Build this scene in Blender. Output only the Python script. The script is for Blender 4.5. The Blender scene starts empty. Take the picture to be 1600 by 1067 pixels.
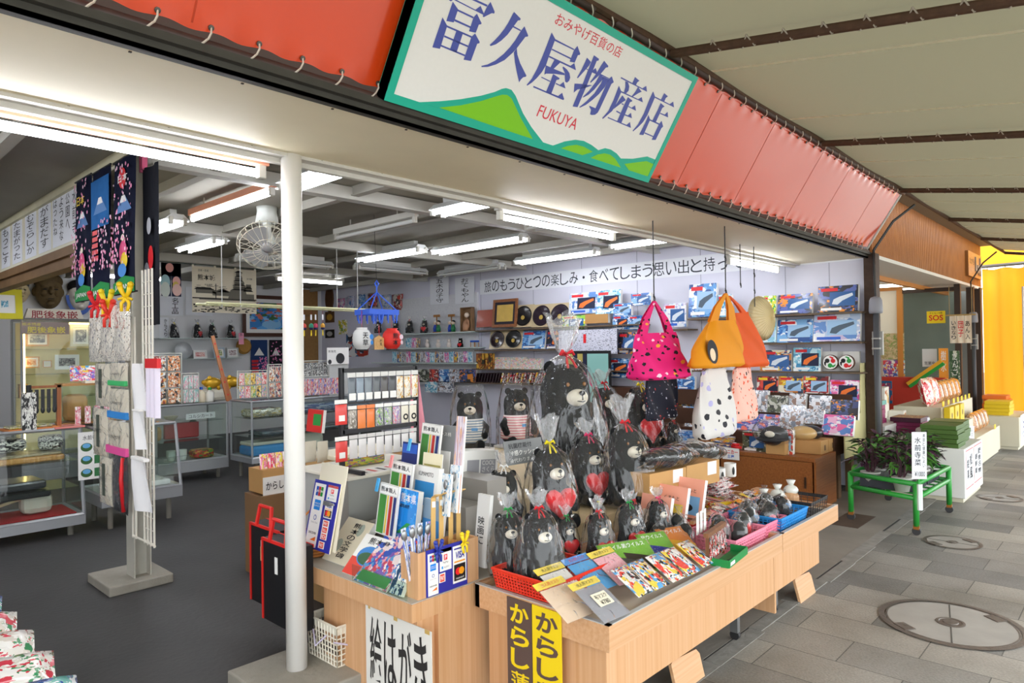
import bpy, bmesh, math, random
from mathutils import Vector, Matrix
import numpy as np
random.seed(7)
S = bpy.context.scene
COL = S.collection
PI = math.pi

# ------------------------------------------------------------------ camera
F = 1600 * 24 / 36.0
YAW, PITCH, ROLL = math.radians(47.0), math.radians(0.6), math.radians(-0.85)
EYE = Vector((0, 0, 1.5))
fw = Vector((math.sin(YAW) * math.cos(PITCH), math.cos(YAW) * math.cos(PITCH), math.sin(PITCH)))
r0 = Vector((math.cos(YAW), -math.sin(YAW), 0))
u0 = r0.cross(fw)
RT = r0 * math.cos(ROLL) + u0 * math.sin(ROLL)
UP = -r0 * math.sin(ROLL) + u0 * math.cos(ROLL)
cd = bpy.data.cameras.new('camera'); cam = bpy.data.objects.new('camera', cd); COL.objects.link(cam)
cd.lens = 24; cd.sensor_width = 36; cd.sensor_fit = 'HORIZONTAL'; cd.clip_start = 0.05; cd.clip_end = 200
cam.matrix_world = Matrix(((RT.x, UP.x, -fw.x, EYE.x), (RT.y, UP.y, -fw.y, EYE.y), (RT.z, UP.z, -fw.z, EYE.z), (0, 0, 0, 1)))
S.camera = cam

# ------------------------------------------------------------------ world, sun, exposure
W = bpy.data.worlds.new('overcast_sky'); S.world = W; W.use_nodes = True
bg = W.node_tree.nodes['Background']; bg.inputs[0].default_value = (0.93, 0.97, 1.0, 1); bg.inputs[1].default_value = 2.9
sl = bpy.data.lights.new('sun', 'SUN'); sl.energy = 1.2; sl.angle = math.radians(20); sl.color = (1, .95, .87)
so = bpy.data.objects.new('sun', sl); COL.objects.link(so); so.rotation_euler = (math.radians(48), math.radians(0), math.radians(35))
S.view_settings.view_transform = 'Standard'; S.view_settings.look = 'None'
S.view_settings.exposure = 0.7; S.view_settings.gamma = 1.0; S.view_settings.use_curve_mapping = False
S.cycles.max_bounces = 10; S.cycles.transparent_max_bounces = 24; S.cycles.diffuse_bounces = 5
S.cycles.use_denoising = True; S.cycles.sample_clamp_indirect = 6.0; S.cycles.caustics_reflective = False; S.cycles.caustics_refractive = False
TUBE = 21.0        # radiance of the lit fluorescent tubes

# ------------------------------------------------------------------ places from picture points on known planes
def at(px, py, ax, v):
    d = fw + RT * ((px - 800) / F) - UP * ((py - 533.5) / F)
    t = (v - EYE[ax]) / d[ax]
    return EYE + d * t
def depth(p): return (Vector(p) - EYE).dot(fw)

# ------------------------------------------------------------------ materials
def lin(h):
    h = h.lstrip('#')
    c = [int(h[i:i + 2], 16) / 255 for i in (0, 2, 4)]
    return tuple(x / 12.92 if x <= .04045 else ((x + .055) / 1.055) ** 2.4 for x in c) + (1,)
MC = {}
def mat(col, rough=.5, spec=.4, metal=0, noise=0, nscale=8, bump=0, bscale=40, trans=0, name=None, coat=0, sub=None):
    key = (col, rough, spec, metal, noise, nscale, bump, bscale, trans, coat)
    if key in MC: return MC[key]
    m = bpy.data.materials.new(name or 'surface_' + col.strip('#')); m.use_nodes = True
    nt = m.node_tree; b = nt.nodes['Principled BSDF']
    b.inputs['Base Color'].default_value = lin(col); b.inputs['Roughness'].default_value = rough
    b.inputs['Specular IOR Level'].default_value = spec; b.inputs['Metallic'].default_value = metal
    b.inputs['Coat Weight'].default_value = coat; b.inputs['Coat Roughness'].default_value = .12
    tc = nt.nodes.new('ShaderNodeTexCoord')
    if noise:
        n = nt.nodes.new('ShaderNodeTexNoise'); n.inputs['Scale'].default_value = nscale; n.inputs['Detail'].default_value = 6
        nt.links.new(tc.outputs['Object'], n.inputs['Vector'])
        mx = nt.nodes.new('ShaderNodeMix'); mx.data_type = 'RGBA'
        c = lin(col); k = 1 - noise
        mx.inputs[6].default_value = (c[0] * k, c[1] * k, c[2] * k, 1); mx.inputs[7].default_value = tuple(min(1, x * (1 + noise * .5)) for x in c[:3]) + (1,)
        nt.links.new(n.outputs[0], mx.inputs[0]); nt.links.new(mx.outputs[2], b.inputs['Base Color'])
    if bump:
        n2 = nt.nodes.new('ShaderNodeTexNoise'); n2.inputs['Scale'].default_value = bscale; n2.inputs['Detail'].default_value = 4
        nt.links.new(tc.outputs['Object'], n2.inputs['Vector'])
        bp = nt.nodes.new('ShaderNodeBump'); bp.inputs['Strength'].default_value = bump; bp.inputs['Distance'].default_value = .01
        nt.links.new(n2.outputs[0], bp.inputs['Height']); nt.links.new(bp.outputs[0], b.inputs['Normal'])
    if trans:
        t = nt.nodes.new('ShaderNodeBsdfTranslucent'); t.inputs[0].default_value = lin(col)
        ms = nt.nodes.new('ShaderNodeMixShader'); ms.inputs[0].default_value = trans
        nt.links.new(b.outputs[0], ms.inputs[1]); nt.links.new(t.outputs[0], ms.inputs[2])
        nt.links.new(ms.outputs[0], nt.nodes['Material Output'].inputs[0])
    MC[key] = m
    return m
def emit(col, s, name):
    key = ('e', col, s)
    if key in MC: return MC[key]
    m = bpy.data.materials.new(name); m.use_nodes = True; nt = m.node_tree; nt.nodes.remove(nt.nodes['Principled BSDF'])
    e = nt.nodes.new('ShaderNodeEmission'); e.inputs[0].default_value = lin(col); e.inputs[1].default_value = s
    nt.links.new(e.outputs[0], nt.nodes['Material Output'].inputs[0]); MC[key] = m
    return m
def film_mat(haze=.03, gain=1.0, rough=.07, bumpd=.9, bscale=12, ior=1.28, tint='#ffffff', name='clear_film'):
    key = ('film', haze, gain, rough, bumpd, bscale, tint, ior)
    if key in MC: return MC[key]
    m = bpy.data.materials.new(name); m.use_nodes = True; nt = m.node_tree; N = nt.nodes; L = nt.links
    N.remove(N['Principled BSDF']); out = N['Material Output']
    tc = N.new('ShaderNodeTexCoord'); mp = N.new('ShaderNodeMapping'); mp.inputs['Scale'].default_value = (1, 1, .35)
    no = N.new('ShaderNodeTexNoise'); no.inputs['Scale'].default_value = bscale; no.inputs['Detail'].default_value = 3; no.inputs['Distortion'].default_value = .8
    bp = N.new('ShaderNodeBump'); bp.inputs['Strength'].default_value = bumpd; bp.inputs['Distance'].default_value = .05
    L.new(tc.outputs['Object'], mp.inputs[0]); L.new(mp.outputs[0], no.inputs['Vector']); L.new(no.outputs[0], bp.inputs['Height'])
    fr = N.new('ShaderNodeFresnel'); ge = N.new('ShaderNodeNewGeometry'); mr = N.new('ShaderNodeMapRange'); mr.inputs[3].default_value = ior; mr.inputs[4].default_value = 1 / ior; L.new(ge.outputs['Backfacing'], mr.inputs[0]); L.new(mr.outputs[0], fr.inputs['IOR']); L.new(bp.outputs[0], fr.inputs['Normal'])
    mm = N.new('ShaderNodeMath'); mm.operation = 'MULTIPLY'; mm.inputs[1].default_value = gain; mm.use_clamp = True; L.new(fr.outputs[0], mm.inputs[0])
    tr = N.new('ShaderNodeBsdfTransparent'); tr.inputs[0].default_value = lin(tint)
    gl = N.new('ShaderNodeBsdfGlossy'); gl.inputs['Roughness'].default_value = rough; L.new(bp.outputs[0], gl.inputs['Normal'])
    df = N.new('ShaderNodeBsdfDiffuse'); df.inputs[0].default_value = (.85, .87, .9, 1)
    m1 = N.new('ShaderNodeMixShader'); m1.inputs[0].default_value = haze; L.new(tr.outputs[0], m1.inputs[1]); L.new(df.outputs[0], m1.inputs[2])
    m2 = N.new('ShaderNodeMixShader'); L.new(mm.outputs[0], m2.inputs[0]); L.new(m1.outputs[0], m2.inputs[1]); L.new(gl.outputs[0], m2.inputs[2])
    L.new(m2.outputs[0], out.inputs[0]); MC[key] = m
    return m
FILM = film_mat()
GLASS = film_mat(.01, 1.0, .01, 0.02, 2, 1.4, '#eef6f1', 'pane_glass')
def pmat(cols, scale=5, rough=.35, coat=0, stretch=(1, 1, 1), metric='CHEBYCHEV'):
    """printed packaging: patches of a few inks, shifted for every object"""
    key = ('p', tuple(cols), scale, rough, coat, stretch, metric)
    if key in MC: return MC[key]
    m = bpy.data.materials.new('printed_card'); m.use_nodes = True; nt = m.node_tree; N = nt.nodes; L = nt.links; b = N['Principled BSDF']
    b.inputs['Roughness'].default_value = rough; b.inputs['Coat Weight'].default_value = coat; b.inputs['Coat Roughness'].default_value = .1
    tc = N.new('ShaderNodeTexCoord'); oi = N.new('ShaderNodeObjectInfo'); ad = N.new('ShaderNodeVectorMath'); ad.operation = 'MULTIPLY_ADD'
    ad.inputs[1].default_value = stretch
    cb = N.new('ShaderNodeCombineXYZ'); mu = N.new('ShaderNodeMath'); mu.operation = 'MULTIPLY'; mu.inputs[1].default_value = 37
    L.new(oi.outputs['Random'], mu.inputs[0])
    for i in range(3): L.new(mu.outputs[0], cb.inputs[i])
    L.new(tc.outputs['Generated'], ad.inputs[0]); L.new(cb.outputs[0], ad.inputs[2])
    no = N.new('ShaderNodeTexNoise'); no.inputs['Scale'].default_value = scale * .9; no.inputs['Detail'].default_value = 2; L.new(ad.outputs[0], no.inputs['Vector'])
    mx = N.new('ShaderNodeMix'); mx.data_type = 'RGBA'; mx.inputs[0].default_value = .12
    L.new(ad.outputs[0], mx.inputs[6]); L.new(no.outputs['Color'], mx.inputs[7])
    vo = N.new('ShaderNodeTexVoronoi'); vo.inputs['Scale'].default_value = scale; vo.distance = metric; L.new(mx.outputs[2], vo.inputs['Vector'])
    sp = N.new('ShaderNodeSeparateColor'); L.new(vo.outputs['Color'], sp.inputs[0])
    rp = N.new('ShaderNodeValToRGB'); rp.color_ramp.interpolation = 'CONSTANT'; L.new(sp.outputs[0], rp.inputs[0])
    e = rp.color_ramp.elements
    while len(e) < len(cols): e.new(.5)
    for i, c in enumerate(cols): e[i].position = i / len(cols); e[i].color = lin(c)
    v2 = N.new('ShaderNodeTexVoronoi'); v2.inputs['Scale'].default_value = scale * 3.1; v2.distance = 'MANHATTAN'; L.new(mx.outputs[2], v2.inputs['Vector'])
    s2 = N.new('ShaderNodeSeparateColor'); L.new(v2.outputs['Color'], s2.inputs[0]); r2 = N.new('ShaderNodeValToRGB'); r2.color_ramp.interpolation = 'CONSTANT'; L.new(s2.outputs[1], r2.inputs[0]); e = r2.color_ramp.elements
    while len(e) < len(cols): e.new(.5)
    for i, c in enumerate(cols[::-1]): e[i].position = i / len(cols); e[i].color = lin(c)
    gt = N.new('ShaderNodeMath'); gt.operation = 'GREATER_THAN'; gt.inputs[1].default_value = .5; L.new(sp.outputs[2], gt.inputs[0])
    m3 = N.new('ShaderNodeMix'); m3.data_type = 'RGBA'; L.new(gt.outputs[0], m3.inputs[0]); L.new(rp.outputs[0], m3.inputs[6]); L.new(r2.outputs[0], m3.inputs[7])
    L.new(m3.outputs[2], b.inputs['Base Color']); MC[key] = m
    return m
def spots(base, cols, scale=9, r=.32, rough=.6, trans=0, coord='Generated', stretch=(1, 1, 1)):
    """cloth with scattered small figures of one or more colours"""
    key = ('s', base, tuple(cols), scale, r, rough, trans, stretch)
    if key in MC: return MC[key]
    m = bpy.data.materials.new('patterned_cloth'); m.use_nodes = True; nt = m.node_tree; N = nt.nodes; L = nt.links; b = N['Principled BSDF']
    b.inputs['Roughness'].default_value = rough; b.inputs['Specular IOR Level'].default_value = .2
    tc = N.new('ShaderNodeTexCoord'); mp = N.new('ShaderNodeMapping'); mp.inputs['Scale'].default_value = stretch; L.new(tc.outputs[coord], mp.inputs[0])
    no = N.new('ShaderNodeTexNoise'); no.inputs['Scale'].default_value = scale * 2.2; L.new(mp.outputs[0], no.inputs['Vector'])
    mx = N.new('ShaderNodeMix'); mx.data_type = 'RGBA'; mx.inputs[0].default_value = .06; L.new(mp.outputs[0], mx.inputs[6]); L.new(no.outputs['Color'], mx.inputs[7])
    vo = N.new('ShaderNodeTexVoronoi'); vo.inputs['Scale'].default_value = scale; L.new(mx.outputs[2], vo.inputs['Vector'])
    lt = N.new('ShaderNodeMath'); lt.operation = 'LESS_THAN'; lt.inputs[1].default_value = r; L.new(vo.outputs['Distance'], lt.inputs[0])
    sp = N.new('ShaderNodeSeparateColor'); L.new(vo.outputs['Color'], sp.inputs[0])
    rp = N.new('ShaderNodeValToRGB'); rp.color_ramp.interpolation = 'CONSTANT'; e = rp.color_ramp.elements
    while len(e) < max(2, len(cols)): e.new(.5)
    for i in range(len(e)): e[i].position = i / len(e); e[i].color = lin(cols[i % len(cols)])
    L.new(sp.outputs[0], rp.inputs[0])
    m2 = N.new('ShaderNodeMix'); m2.data_type = 'RGBA'; m2.inputs[6].default_value = lin(base); L.new(lt.outputs[0], m2.inputs[0]); L.new(rp.outputs[0], m2.inputs[7])
    L.new(m2.outputs[2], b.inputs['Base Color']); MC[key] = m
    return m
def stripes(a, bcol, n=8, axis=2, rough=.8):
    key = ('st', a, bcol, n, axis)
    if key in MC: return MC[key]
    m = bpy.data.materials.new('striped_cloth'); m.use_nodes = True; nt = m.node_tree; N = nt.nodes; L = nt.links; b = N['Principled BSDF']; b.inputs['Roughness'].default_value = rough
    tc = N.new('ShaderNodeTexCoord'); sx = N.new('ShaderNodeSeparateXYZ'); L.new(tc.outputs['Generated'], sx.inputs[0])
    mu = N.new('ShaderNodeMath'); mu.operation = 'MULTIPLY'; mu.inputs[1].default_value = n; L.new(sx.outputs[axis], mu.inputs[0])
    fr = N.new('ShaderNodeMath'); fr.operation = 'FRACT'; L.new(mu.outputs[0], fr.inputs[0])
    lt = N.new('ShaderNodeMath'); lt.operation = 'LESS_THAN'; lt.inputs[1].default_value = .45; L.new(fr.outputs[0], lt.inputs[0])
    mx = N.new('ShaderNodeMix'); mx.data_type = 'RGBA'; mx.inputs[6].default_value = lin(a); mx.inputs[7].default_value = lin(bcol); L.new(lt.outputs[0], mx.inputs[0])
    L.new(mx.outputs[2], b.inputs['Base Color']); MC[key] = m
    return m
def wood(a, b2, scale=(60, 60, 1.2), rough=.45, coat=.1):
    key = ('w', a, b2, scale)
    if key in MC: return MC[key]
    m = bpy.data.materials.new('wood_grain'); m.use_nodes = True; nt = m.node_tree; N = nt.nodes; L = nt.links; b = N['Principled BSDF']
    b.inputs['Roughness'].default_value = rough; b.inputs['Coat Weight'].default_value = coat; b.inputs['Coat Roughness'].default_value = .25
    tc = N.new('ShaderNodeTexCoord'); mp = N.new('ShaderNodeMapping'); mp.inputs['Scale'].default_value = scale; L.new(tc.outputs['Object'], mp.inputs[0])
    no = N.new('ShaderNodeTexNoise'); no.inputs['Scale'].default_value = 1; no.inputs['Detail'].default_value = 5; L.new(mp.outputs[0], no.inputs['Vector'])
    mx = N.new('ShaderNodeMix'); mx.data_type = 'RGBA'; mx.inputs[6].default_value = lin(a); mx.inputs[7].default_value = lin(b2)
    cr = N.new('ShaderNodeValToRGB'); cr.color_ramp.elements[0].position = .3; cr.color_ramp.elements[1].position = .7
    L.new(no.outputs[0], cr.inputs[0]); L.new(cr.outputs[0], mx.inputs[0]); L.new(mx.outputs[2], b.inputs['Base Color']); MC[key] = m
    return m

# ------------------------------------------------------------------ mesh builder
class MB:
    def __init__(s): s.v = []; s.f = []; s.m = []; s.mi = 0
    def mat(s, i): s.mi = i; return s
    def add(s, vs, fs):
        k = len(s.v); s.v += [tuple(x) for x in vs]
        for f in fs: s.f.append(tuple(i + k for i in f)); s.m.append(s.mi)
        return s
    def box(s, x0, x1, y0, y1, z0, z1, c=0):
        if c <= 0:
            v = [(x, y, z) for x in (x0, x1) for y in (y0, y1) for z in (z0, z1)]
            return s.add(v, [(0, 1, 3, 2), (4, 6, 7, 5), (0, 4, 5, 1), (2, 3, 7, 6), (0, 2, 6, 4), (1, 5, 7, 3)])
        pts = []; fs = []
        bmx = bmesh.new(); bmesh.ops.create_cube(bmx, size=1)
        for v in bmx.verts: v.co = Vector(((x0 + x1) / 2 + v.co.x * (x1 - x0), (y0 + y1) / 2 + v.co.y * (y1 - y0), (z0 + z1) / 2 + v.co.z * (z1 - z0)))
        bmesh.ops.bevel(bmx, geom=list(bmx.edges), offset=c, segments=2, affect='EDGES', profile=.5)
        bmx.verts.index_update()
        s.add([v.co[:] for v in bmx.verts], [tuple(v.index for v in f.verts) for f in bmx.faces]); bmx.free()
        return s
    def tube(s, pts, r, n=8, cap=True, closed=False):
        pts = [Vector(p) for p in pts]; k = len(pts); rs = r if isinstance(r, (list, tuple)) else [r] * k
        vs = []; a = None
        for i, p in enumerate(pts):
            if closed: t = pts[(i + 1) % k] - pts[i - 1]
            else: t = pts[min(i + 1, k - 1)] - pts[max(i - 1, 0)]
            t = t.normalized() if t.length > 1e-9 else Vector((0, 0, 1))
            if a is None: a = Vector((0, 0, 1)) if abs(t.z) < .9 else Vector((1, 0, 0))
            a = (a - t * a.dot(t)); a = a.normalized() if a.length > 1e-6 else t.orthogonal().normalized()
            b = t.cross(a)
            for j in range(n):
                q = 2 * PI * j / n; vs.append(p + (a * math.cos(q) + b * math.sin(q)) * rs[i])
        fs = []
        for i in range(k if closed else k - 1):
            for j in range(n):
                i2 = (i + 1) % k; fs.append((i * n + j, i * n + (j + 1) % n, i2 * n + (j + 1) % n, i2 * n + j))
        if cap and not closed: fs += [tuple(range(n - 1, -1, -1)), tuple(range((k - 1) * n, k * n))]
        return s.add(vs, fs)
    def lathe(s, prof, c=(0, 0, 0), n=20, sx=1, sy=1, M=None):
        vs = []; c = Vector(c)
        for (r, z) in prof:
            for j in range(n):
                q = 2 * PI * j / n; p = Vector((r * math.cos(q) * sx, r * math.sin(q) * sy, z)); p = M @ p if M else p; vs.append(p + c)
        fs = [(i * n + j, i * n + (j + 1) % n, (i + 1) * n + (j + 1) % n, (i + 1) * n + j) for i in range(len(prof) - 1) for j in range(n)]
        fs += [tuple(range(n - 1, -1, -1)), tuple(range((len(prof) - 1) * n, len(prof) * n))]
        return s.add(vs, fs)
    def ball(s, c, r, n=14, m=9, M=None):
        rx, ry, rz = r if isinstance(r, (list, tuple)) else (r, r, r)
        prof = [(max(1e-4, math.sin(PI * i / m)), -math.cos(PI * i / m)) for i in range(m + 1)]
        T = Matrix.Diagonal((rx, ry, rz)); T = (M @ T) if M else T
        return s.lathe(prof, c, n, M=T)
    def grid(s, fn, nu, nv):
        vs = [fn(i / nu, j / nv) for i in range(nu + 1) for j in range(nv + 1)]
        return s.add(vs, [(i * (nv + 1) + j, (i + 1) * (nv + 1) + j, (i + 1) * (nv + 1) + j + 1, i * (nv + 1) + j + 1) for i in range(nu) for j in range(nv)])
    def prism(s, poly, z0, z1):
        n = len(poly); vs = [(x, y, z0) for x, y in poly] + [(x, y, z1) for x, y in poly]
        return s.add(vs, [tuple(range(n - 1, -1, -1)), tuple(range(n, 2 * n))] + [(i, (i + 1) % n, n + (i + 1) % n, n + i) for i in range(n)])
    def pillow(s, w, h, t, n=8, z=0, p=.5):
        """flat-edged cushion shape in the XY plane"""
        def g(sgn):
            def f(u, v):
                k = max(0, (1 - (2 * u - 1) ** 4) * (1 - (2 * v - 1) ** 4)) ** p
                return (u * w, v * h, z + sgn * t / 2 * k)
            return f
        s.grid(g(1), n, n)
        k = len(s.f); s.grid(g(-1), n, n)
        for i in range(k, len(s.f)): s.f[i] = s.f[i][::-1]
        return s
    def build(s, name, mats, parent=None, smooth=False, M=None):
        me = bpy.data.meshes.new(name); me.from_pydata(s.v, [], s.f)
        for m in (mats if isinstance(mats, (list, tuple)) else [mats]): me.materials.append(m)
        me.polygons.foreach_set('material_index', s.m)
        if smooth: me.polygons.foreach_set('use_smooth', [True] * len(me.polygons))
        me.update()
        o = bpy.data.objects.new(name, me); COL.objects.link(o)
        if parent is not None: o.parent = parent
        if M is not None: o.matrix_local = M
        return o
def tag(o, label, cat, group=None):
    o['label'] = label; o['category'] = cat
    if group: o['group'] = group
    return o
def struct(o): o['kind'] = 'structure'; return o
def thing(name, label, cat, M=None, group=None):
    o = bpy.data.objects.new(name, None); COL.objects.link(o); o.empty_display_size = .05
    if M is not None: o.matrix_world = M
    return tag(o, label, cat, group)
def LOC(x, y=None, z=None, rz=0, rx=0, ry=0):
    v = Vector(x) if y is None else Vector((x, y, z))
    return Matrix.Translation(v) @ Matrix.Rotation(rz, 4, 'Z') @ Matrix.Rotation(ry, 4, 'Y') @ Matrix.Rotation(rx, 4, 'X')
def dup(root, M, label=None, group=None):
    r = root.copy(); COL.objects.link(r); r.matrix_world = M
    if label: r['label'] = label
    if group: r['group'] = group
    for ch in root.children:
        c = ch.copy(); COL.objects.link(c); c.parent = r
        for g in ch.children:
            d = g.copy(); COL.objects.link(d); d.parent = c
    return r
def frame(o, ex, ey):
    ex = Vector(ex).normalized(); ey = Vector(ey); ey = (ey - ex * ey.dot(ex)).normalized(); ez = ex.cross(ey); o = Vector(o)
    return Matrix(((ex.x, ey.x, ez.x, o.x), (ex.y, ey.y, ez.y, o.y), (ex.z, ey.z, ez.z, o.z), (0, 0, 0, 1)))
AXD = {0: Vector((0, -1, 0)), 1: Vector((1, 0, 0))}
def rectpx(ax, v, x0, y0, x1, y1, tilt=0):
    """frame, width, height of an upright rectangle seen between picture points, standing in the plane axis=v"""
    a = at(x0, (y0 + y1) / 2, ax, v); b = at(x1, (y0 + y1) / 2, ax, v); xm = (x0 + x1) / 2
    zt = at(xm, y0, ax, v).z; zb = at(xm, y1, ax, v).z
    ex = AXD[ax]; w = (b - a).dot(ex); o = Vector((a.x, a.y, zb)); nrm = ex.cross(Vector((0, 0, 1)))
    ey = Vector((0, 0, 1)) * math.cos(tilt) - nrm * math.sin(tilt)
    return frame(o, ex, ey), w, (zt - zb) / math.cos(tilt)
def card(name, label, cat, M, w, h, th, front, side=None, group=None, parent=None, bev=0):
    mb = MB(); mb.mat(1).box(0, w, 0, h, -th, 0, bev)
    if bev: mb.mat(0).add([(bev, bev, .0004), (w - bev, bev, .0004), (w - bev, h - bev, .0004), (bev, h - bev, .0004)], [(0, 1, 2, 3)])
    else: mb.m[5] = 0
    if parent is not None: return mb.build(name, [front, side or front], parent, M=M)
    o = mb.build(name, [front, side or front]); o.matrix_world = M
    return tag(o, label, cat, group) if label else o
TC = {}
def glyphs(s, bold=0):
    key = (s, bold)
    if key not in TC:
        cu = bpy.data.curves.new('t', 'FONT'); cu.body = s; cu.size = 1; cu.resolution_u = 3; cu.offset = bold; cu.fill_mode = 'FRONT'
        ob = bpy.data.objects.new('t', cu); COL.objects.link(ob)
        dg = bpy.context.evaluated_depsgraph_get(); dg.update(); me = ob.evaluated_get(dg).to_mesh()
        TC[key] = ([tuple(v.co) for v in me.vertices], [tuple(p.vertices) for p in me.polygons])
        ob.evaluated_get(dg).to_mesh_clear(); bpy.data.objects.remove(ob); bpy.data.curves.remove(cu)
    return TC[key]
def lettering(parent, s, rect, m, vertical=False, bold=0, z=.0012, shear=0, name='lettering'):
    x0, y0, x1, y1 = rect; mb = MB()
    if any(ord(c) > 0x4e00 for c in s): bold = min(bold, .011)
    def put(t, a0, b0, a1, b1):
        v, f = glyphs(t, bold)
        if not v: return
        xs = [p[0] for p in v]; ys = [p[1] for p in v]; lx, ly = min(xs), min(ys); wx = max(max(xs) - lx, 1e-4); wy = max(max(ys) - ly, 1e-4)
        mb.add([(a0 + (p[0] - lx) / wx * (a1 - a0) + shear * (p[1] - ly) / wy * (b1 - b0), b0 + (p[1] - ly) / wy * (b1 - b0), z) for p in v], f)
    if vertical:
        n = len(s); ch = (y1 - y0) / n
        for i, c in enumerate(s):
            if c.strip() == '': continue
            k = .12 if c not in 'っゃゅょァッー・、' else .3
            put(c, x0 + k * .3 * (x1 - x0), y1 - (i + 1 - k * .6) * ch, x1 - k * .3 * (x1 - x0), y1 - (i + k * .6) * ch)
    else: put(s, x0, y0, x1, y1)
    if not mb.f: return None
    return mb.build(name, m, parent)
def rects(parent, name, items, z=.0008):
    """flat printed patches: items of (material, x0, y0, x1, y1) as one part"""
    mats = []; mb = MB()
    for (m, x0, y0, x1, y1) in items:
        if m not in mats: mats.append(m)
        mb.mat(mats.index(m)).add([(x0, y0, z), (x1, y0, z), (x1, y1, z), (x0, y1, z)], [(0, 1, 2, 3)])
    return mb.build(name, mats, parent)
def discs(parent, name, items, z=.0012, n=20):
    mats = []; mb = MB()
    for k, (m, x, y, rx, ry) in enumerate(items):
        if m not in mats: mats.append(m)
        mb.mat(mats.index(m)).add([(x + rx * math.cos(2 * PI * i / n), y + ry * math.sin(2 * PI * i / n), z + k * .0003) for i in range(n)], [tuple(range(n))])
    return mb.build(name, mats, parent)
ORD = 'first second third fourth fifth sixth seventh eighth ninth tenth eleventh twelfth thirteenth fourteenth fifteenth sixteenth seventeenth eighteenth nineteenth twentieth'.split()

WHITE = mat('#f2f1ee', .45); INK = mat('#1c1c22', .6); STEEL = mat('#9a9c9e', .35, .5, .8); DARKPIPE = mat('#4a3630', .5, .5, 0, .35, 30)
BLACK = mat('#151517', .5); RED = mat('#d8232a', .45); BLUE = mat('#2f62c8', .45); YEL = mat('#f3d321', .45); ALU = mat('#b9bcc0', .35, .5, .6)
KRAFT = mat('#c79a63', .7, .2, 0, .12, 6); ORG = mat('#e8752a', .5); GRN = mat('#2f9a45', .5); PINK = mat('#ee6f96', .5)

# ================================================================== SETTING
# ---- ground
def paver_mat():
    m = bpy.data.materials.new('stone_pavers'); m.use_nodes = True; nt = m.node_tree; N = nt.nodes; L = nt.links; b = N['Principled BSDF']
    tc = N.new('ShaderNodeTexCoord'); mp = N.new('ShaderNodeMapping'); mp.inputs['Rotation'].default_value = (0, 0, PI / 2); mp.inputs['Location'].default_value = (.255, .02, 0)
    L.new(tc.outputs['Object'], mp.inputs[0])
    br = N.new('ShaderNodeTexBrick'); br.inputs['Scale'].default_value = 1; br.inputs['Brick Width'].default_value = .57; br.inputs['Row Height'].default_value = .285
    br.inputs['Mortar Size'].default_value = .003; br.inputs['Mortar Smooth'].default_value = .3
    br.inputs['Color1'].default_value = lin('#a49f96'); br.inputs['Color2'].default_value = lin('#777673'); br.inputs['Mortar'].default_value = lin('#565552'); br.inputs['Bias'].default_value = .1
    L.new(mp.outputs[0], br.inputs['Vector'])
    n1 = N.new('ShaderNodeTexNoise'); n1.inputs['Scale'].default_value = 1.6; n1.inputs['Detail'].default_value = 8; L.new(tc.outputs['Object'], n1.inputs['Vector'])
    r1 = N.new('ShaderNodeValToRGB'); r1.color_ramp.elements[0].position = .35; r1.color_ramp.elements[0].color = (.55, .54, .5, 1); r1.color_ramp.elements[1].position = .6; r1.color_ramp.elements[1].color = (1, 1, 1, 1)
    L.new(n1.outputs[0], r1.inputs[0])
    n2 = N.new('ShaderNodeTexNoise'); n2.inputs['Scale'].default_value = 90; n2.inputs['Detail'].default_value = 4; L.new(tc.outputs['Object'], n2.inputs['Vector'])
    mx = N.new('ShaderNodeMix'); mx.data_type = 'RGBA'; mx.blend_type = 'MULTIPLY'; mx.inputs[0].default_value = .8; L.new(br.outputs['Color'], mx.inputs[6]); L.new(r1.outputs[0], mx.inputs[7])
    m2 = N.new('ShaderNodeMix'); m2.data_type = 'RGBA'; m2.blend_type = 'OVERLAY'; m2.inputs[0].default_value = .35; L.new(mx.outputs[2], m2.inputs[6]); L.new(n2.outputs[0], m2.inputs[7])
    L.new(m2.outputs[2], b.inputs['Base Color']); b.inputs['Roughness'].default_value = .62
    bp = N.new('ShaderNodeBump'); bp.inputs['Strength'].default_value = .25; bp.inputs['Distance'].default_value = .01; L.new(n2.outputs[0], bp.inputs['Height']); L.new(bp.outputs[0], b.inputs['Normal'])
    return m
CONC = mat('#74716b', .75, .3, 0, .5, 3, .3, 60); FLOORM = mat('#484747', .6, .35, 0, .55, 1.3, .25, 30)
struct(MB().box(-8, 40, -7, 1.54, -.1, 0).build('pavement', paver_mat()))
struct(MB().box(-4, 7.75, 1.585, 2.35, -.05, .002).build('floor_apron', mat('#8a847b', .75, .3, 0, .45, 2.2, .3, 50)))
struct(MB().box(-8, 40, -40, -7, -.12, -.02).build('ground_outside', mat('#c2bdb0', .8, .2, 0, .2, .5)))
struct(MB().box(-4, 7.75, 1.54, 12.7, -.1, 0).build('floor', FLOORM))
struct(MB().box(7.75, 40, 1.54, 12.7, -.1, 0).build('floor_neighbour', CONC))
cur = MB()
for i in range(60):
    x = -6 + i * .5; cur.box(x, x + .497, 1.5 + .012 * math.sin(i * 1.7), 1.585 + .02 * math.sin(i * 2.3), -.05, .004 + .002 * math.sin(i))
struct(cur.build('kerb_trim', mat('#8f8c86', .8, .2, 0, .45, 14, .4, 50)))
FE = mat('#6b635c', .5, .5, .3, .3, 20, .3, 80); STONE = mat('#9c9993', .7, .3, 0, .3, 5)
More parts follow.
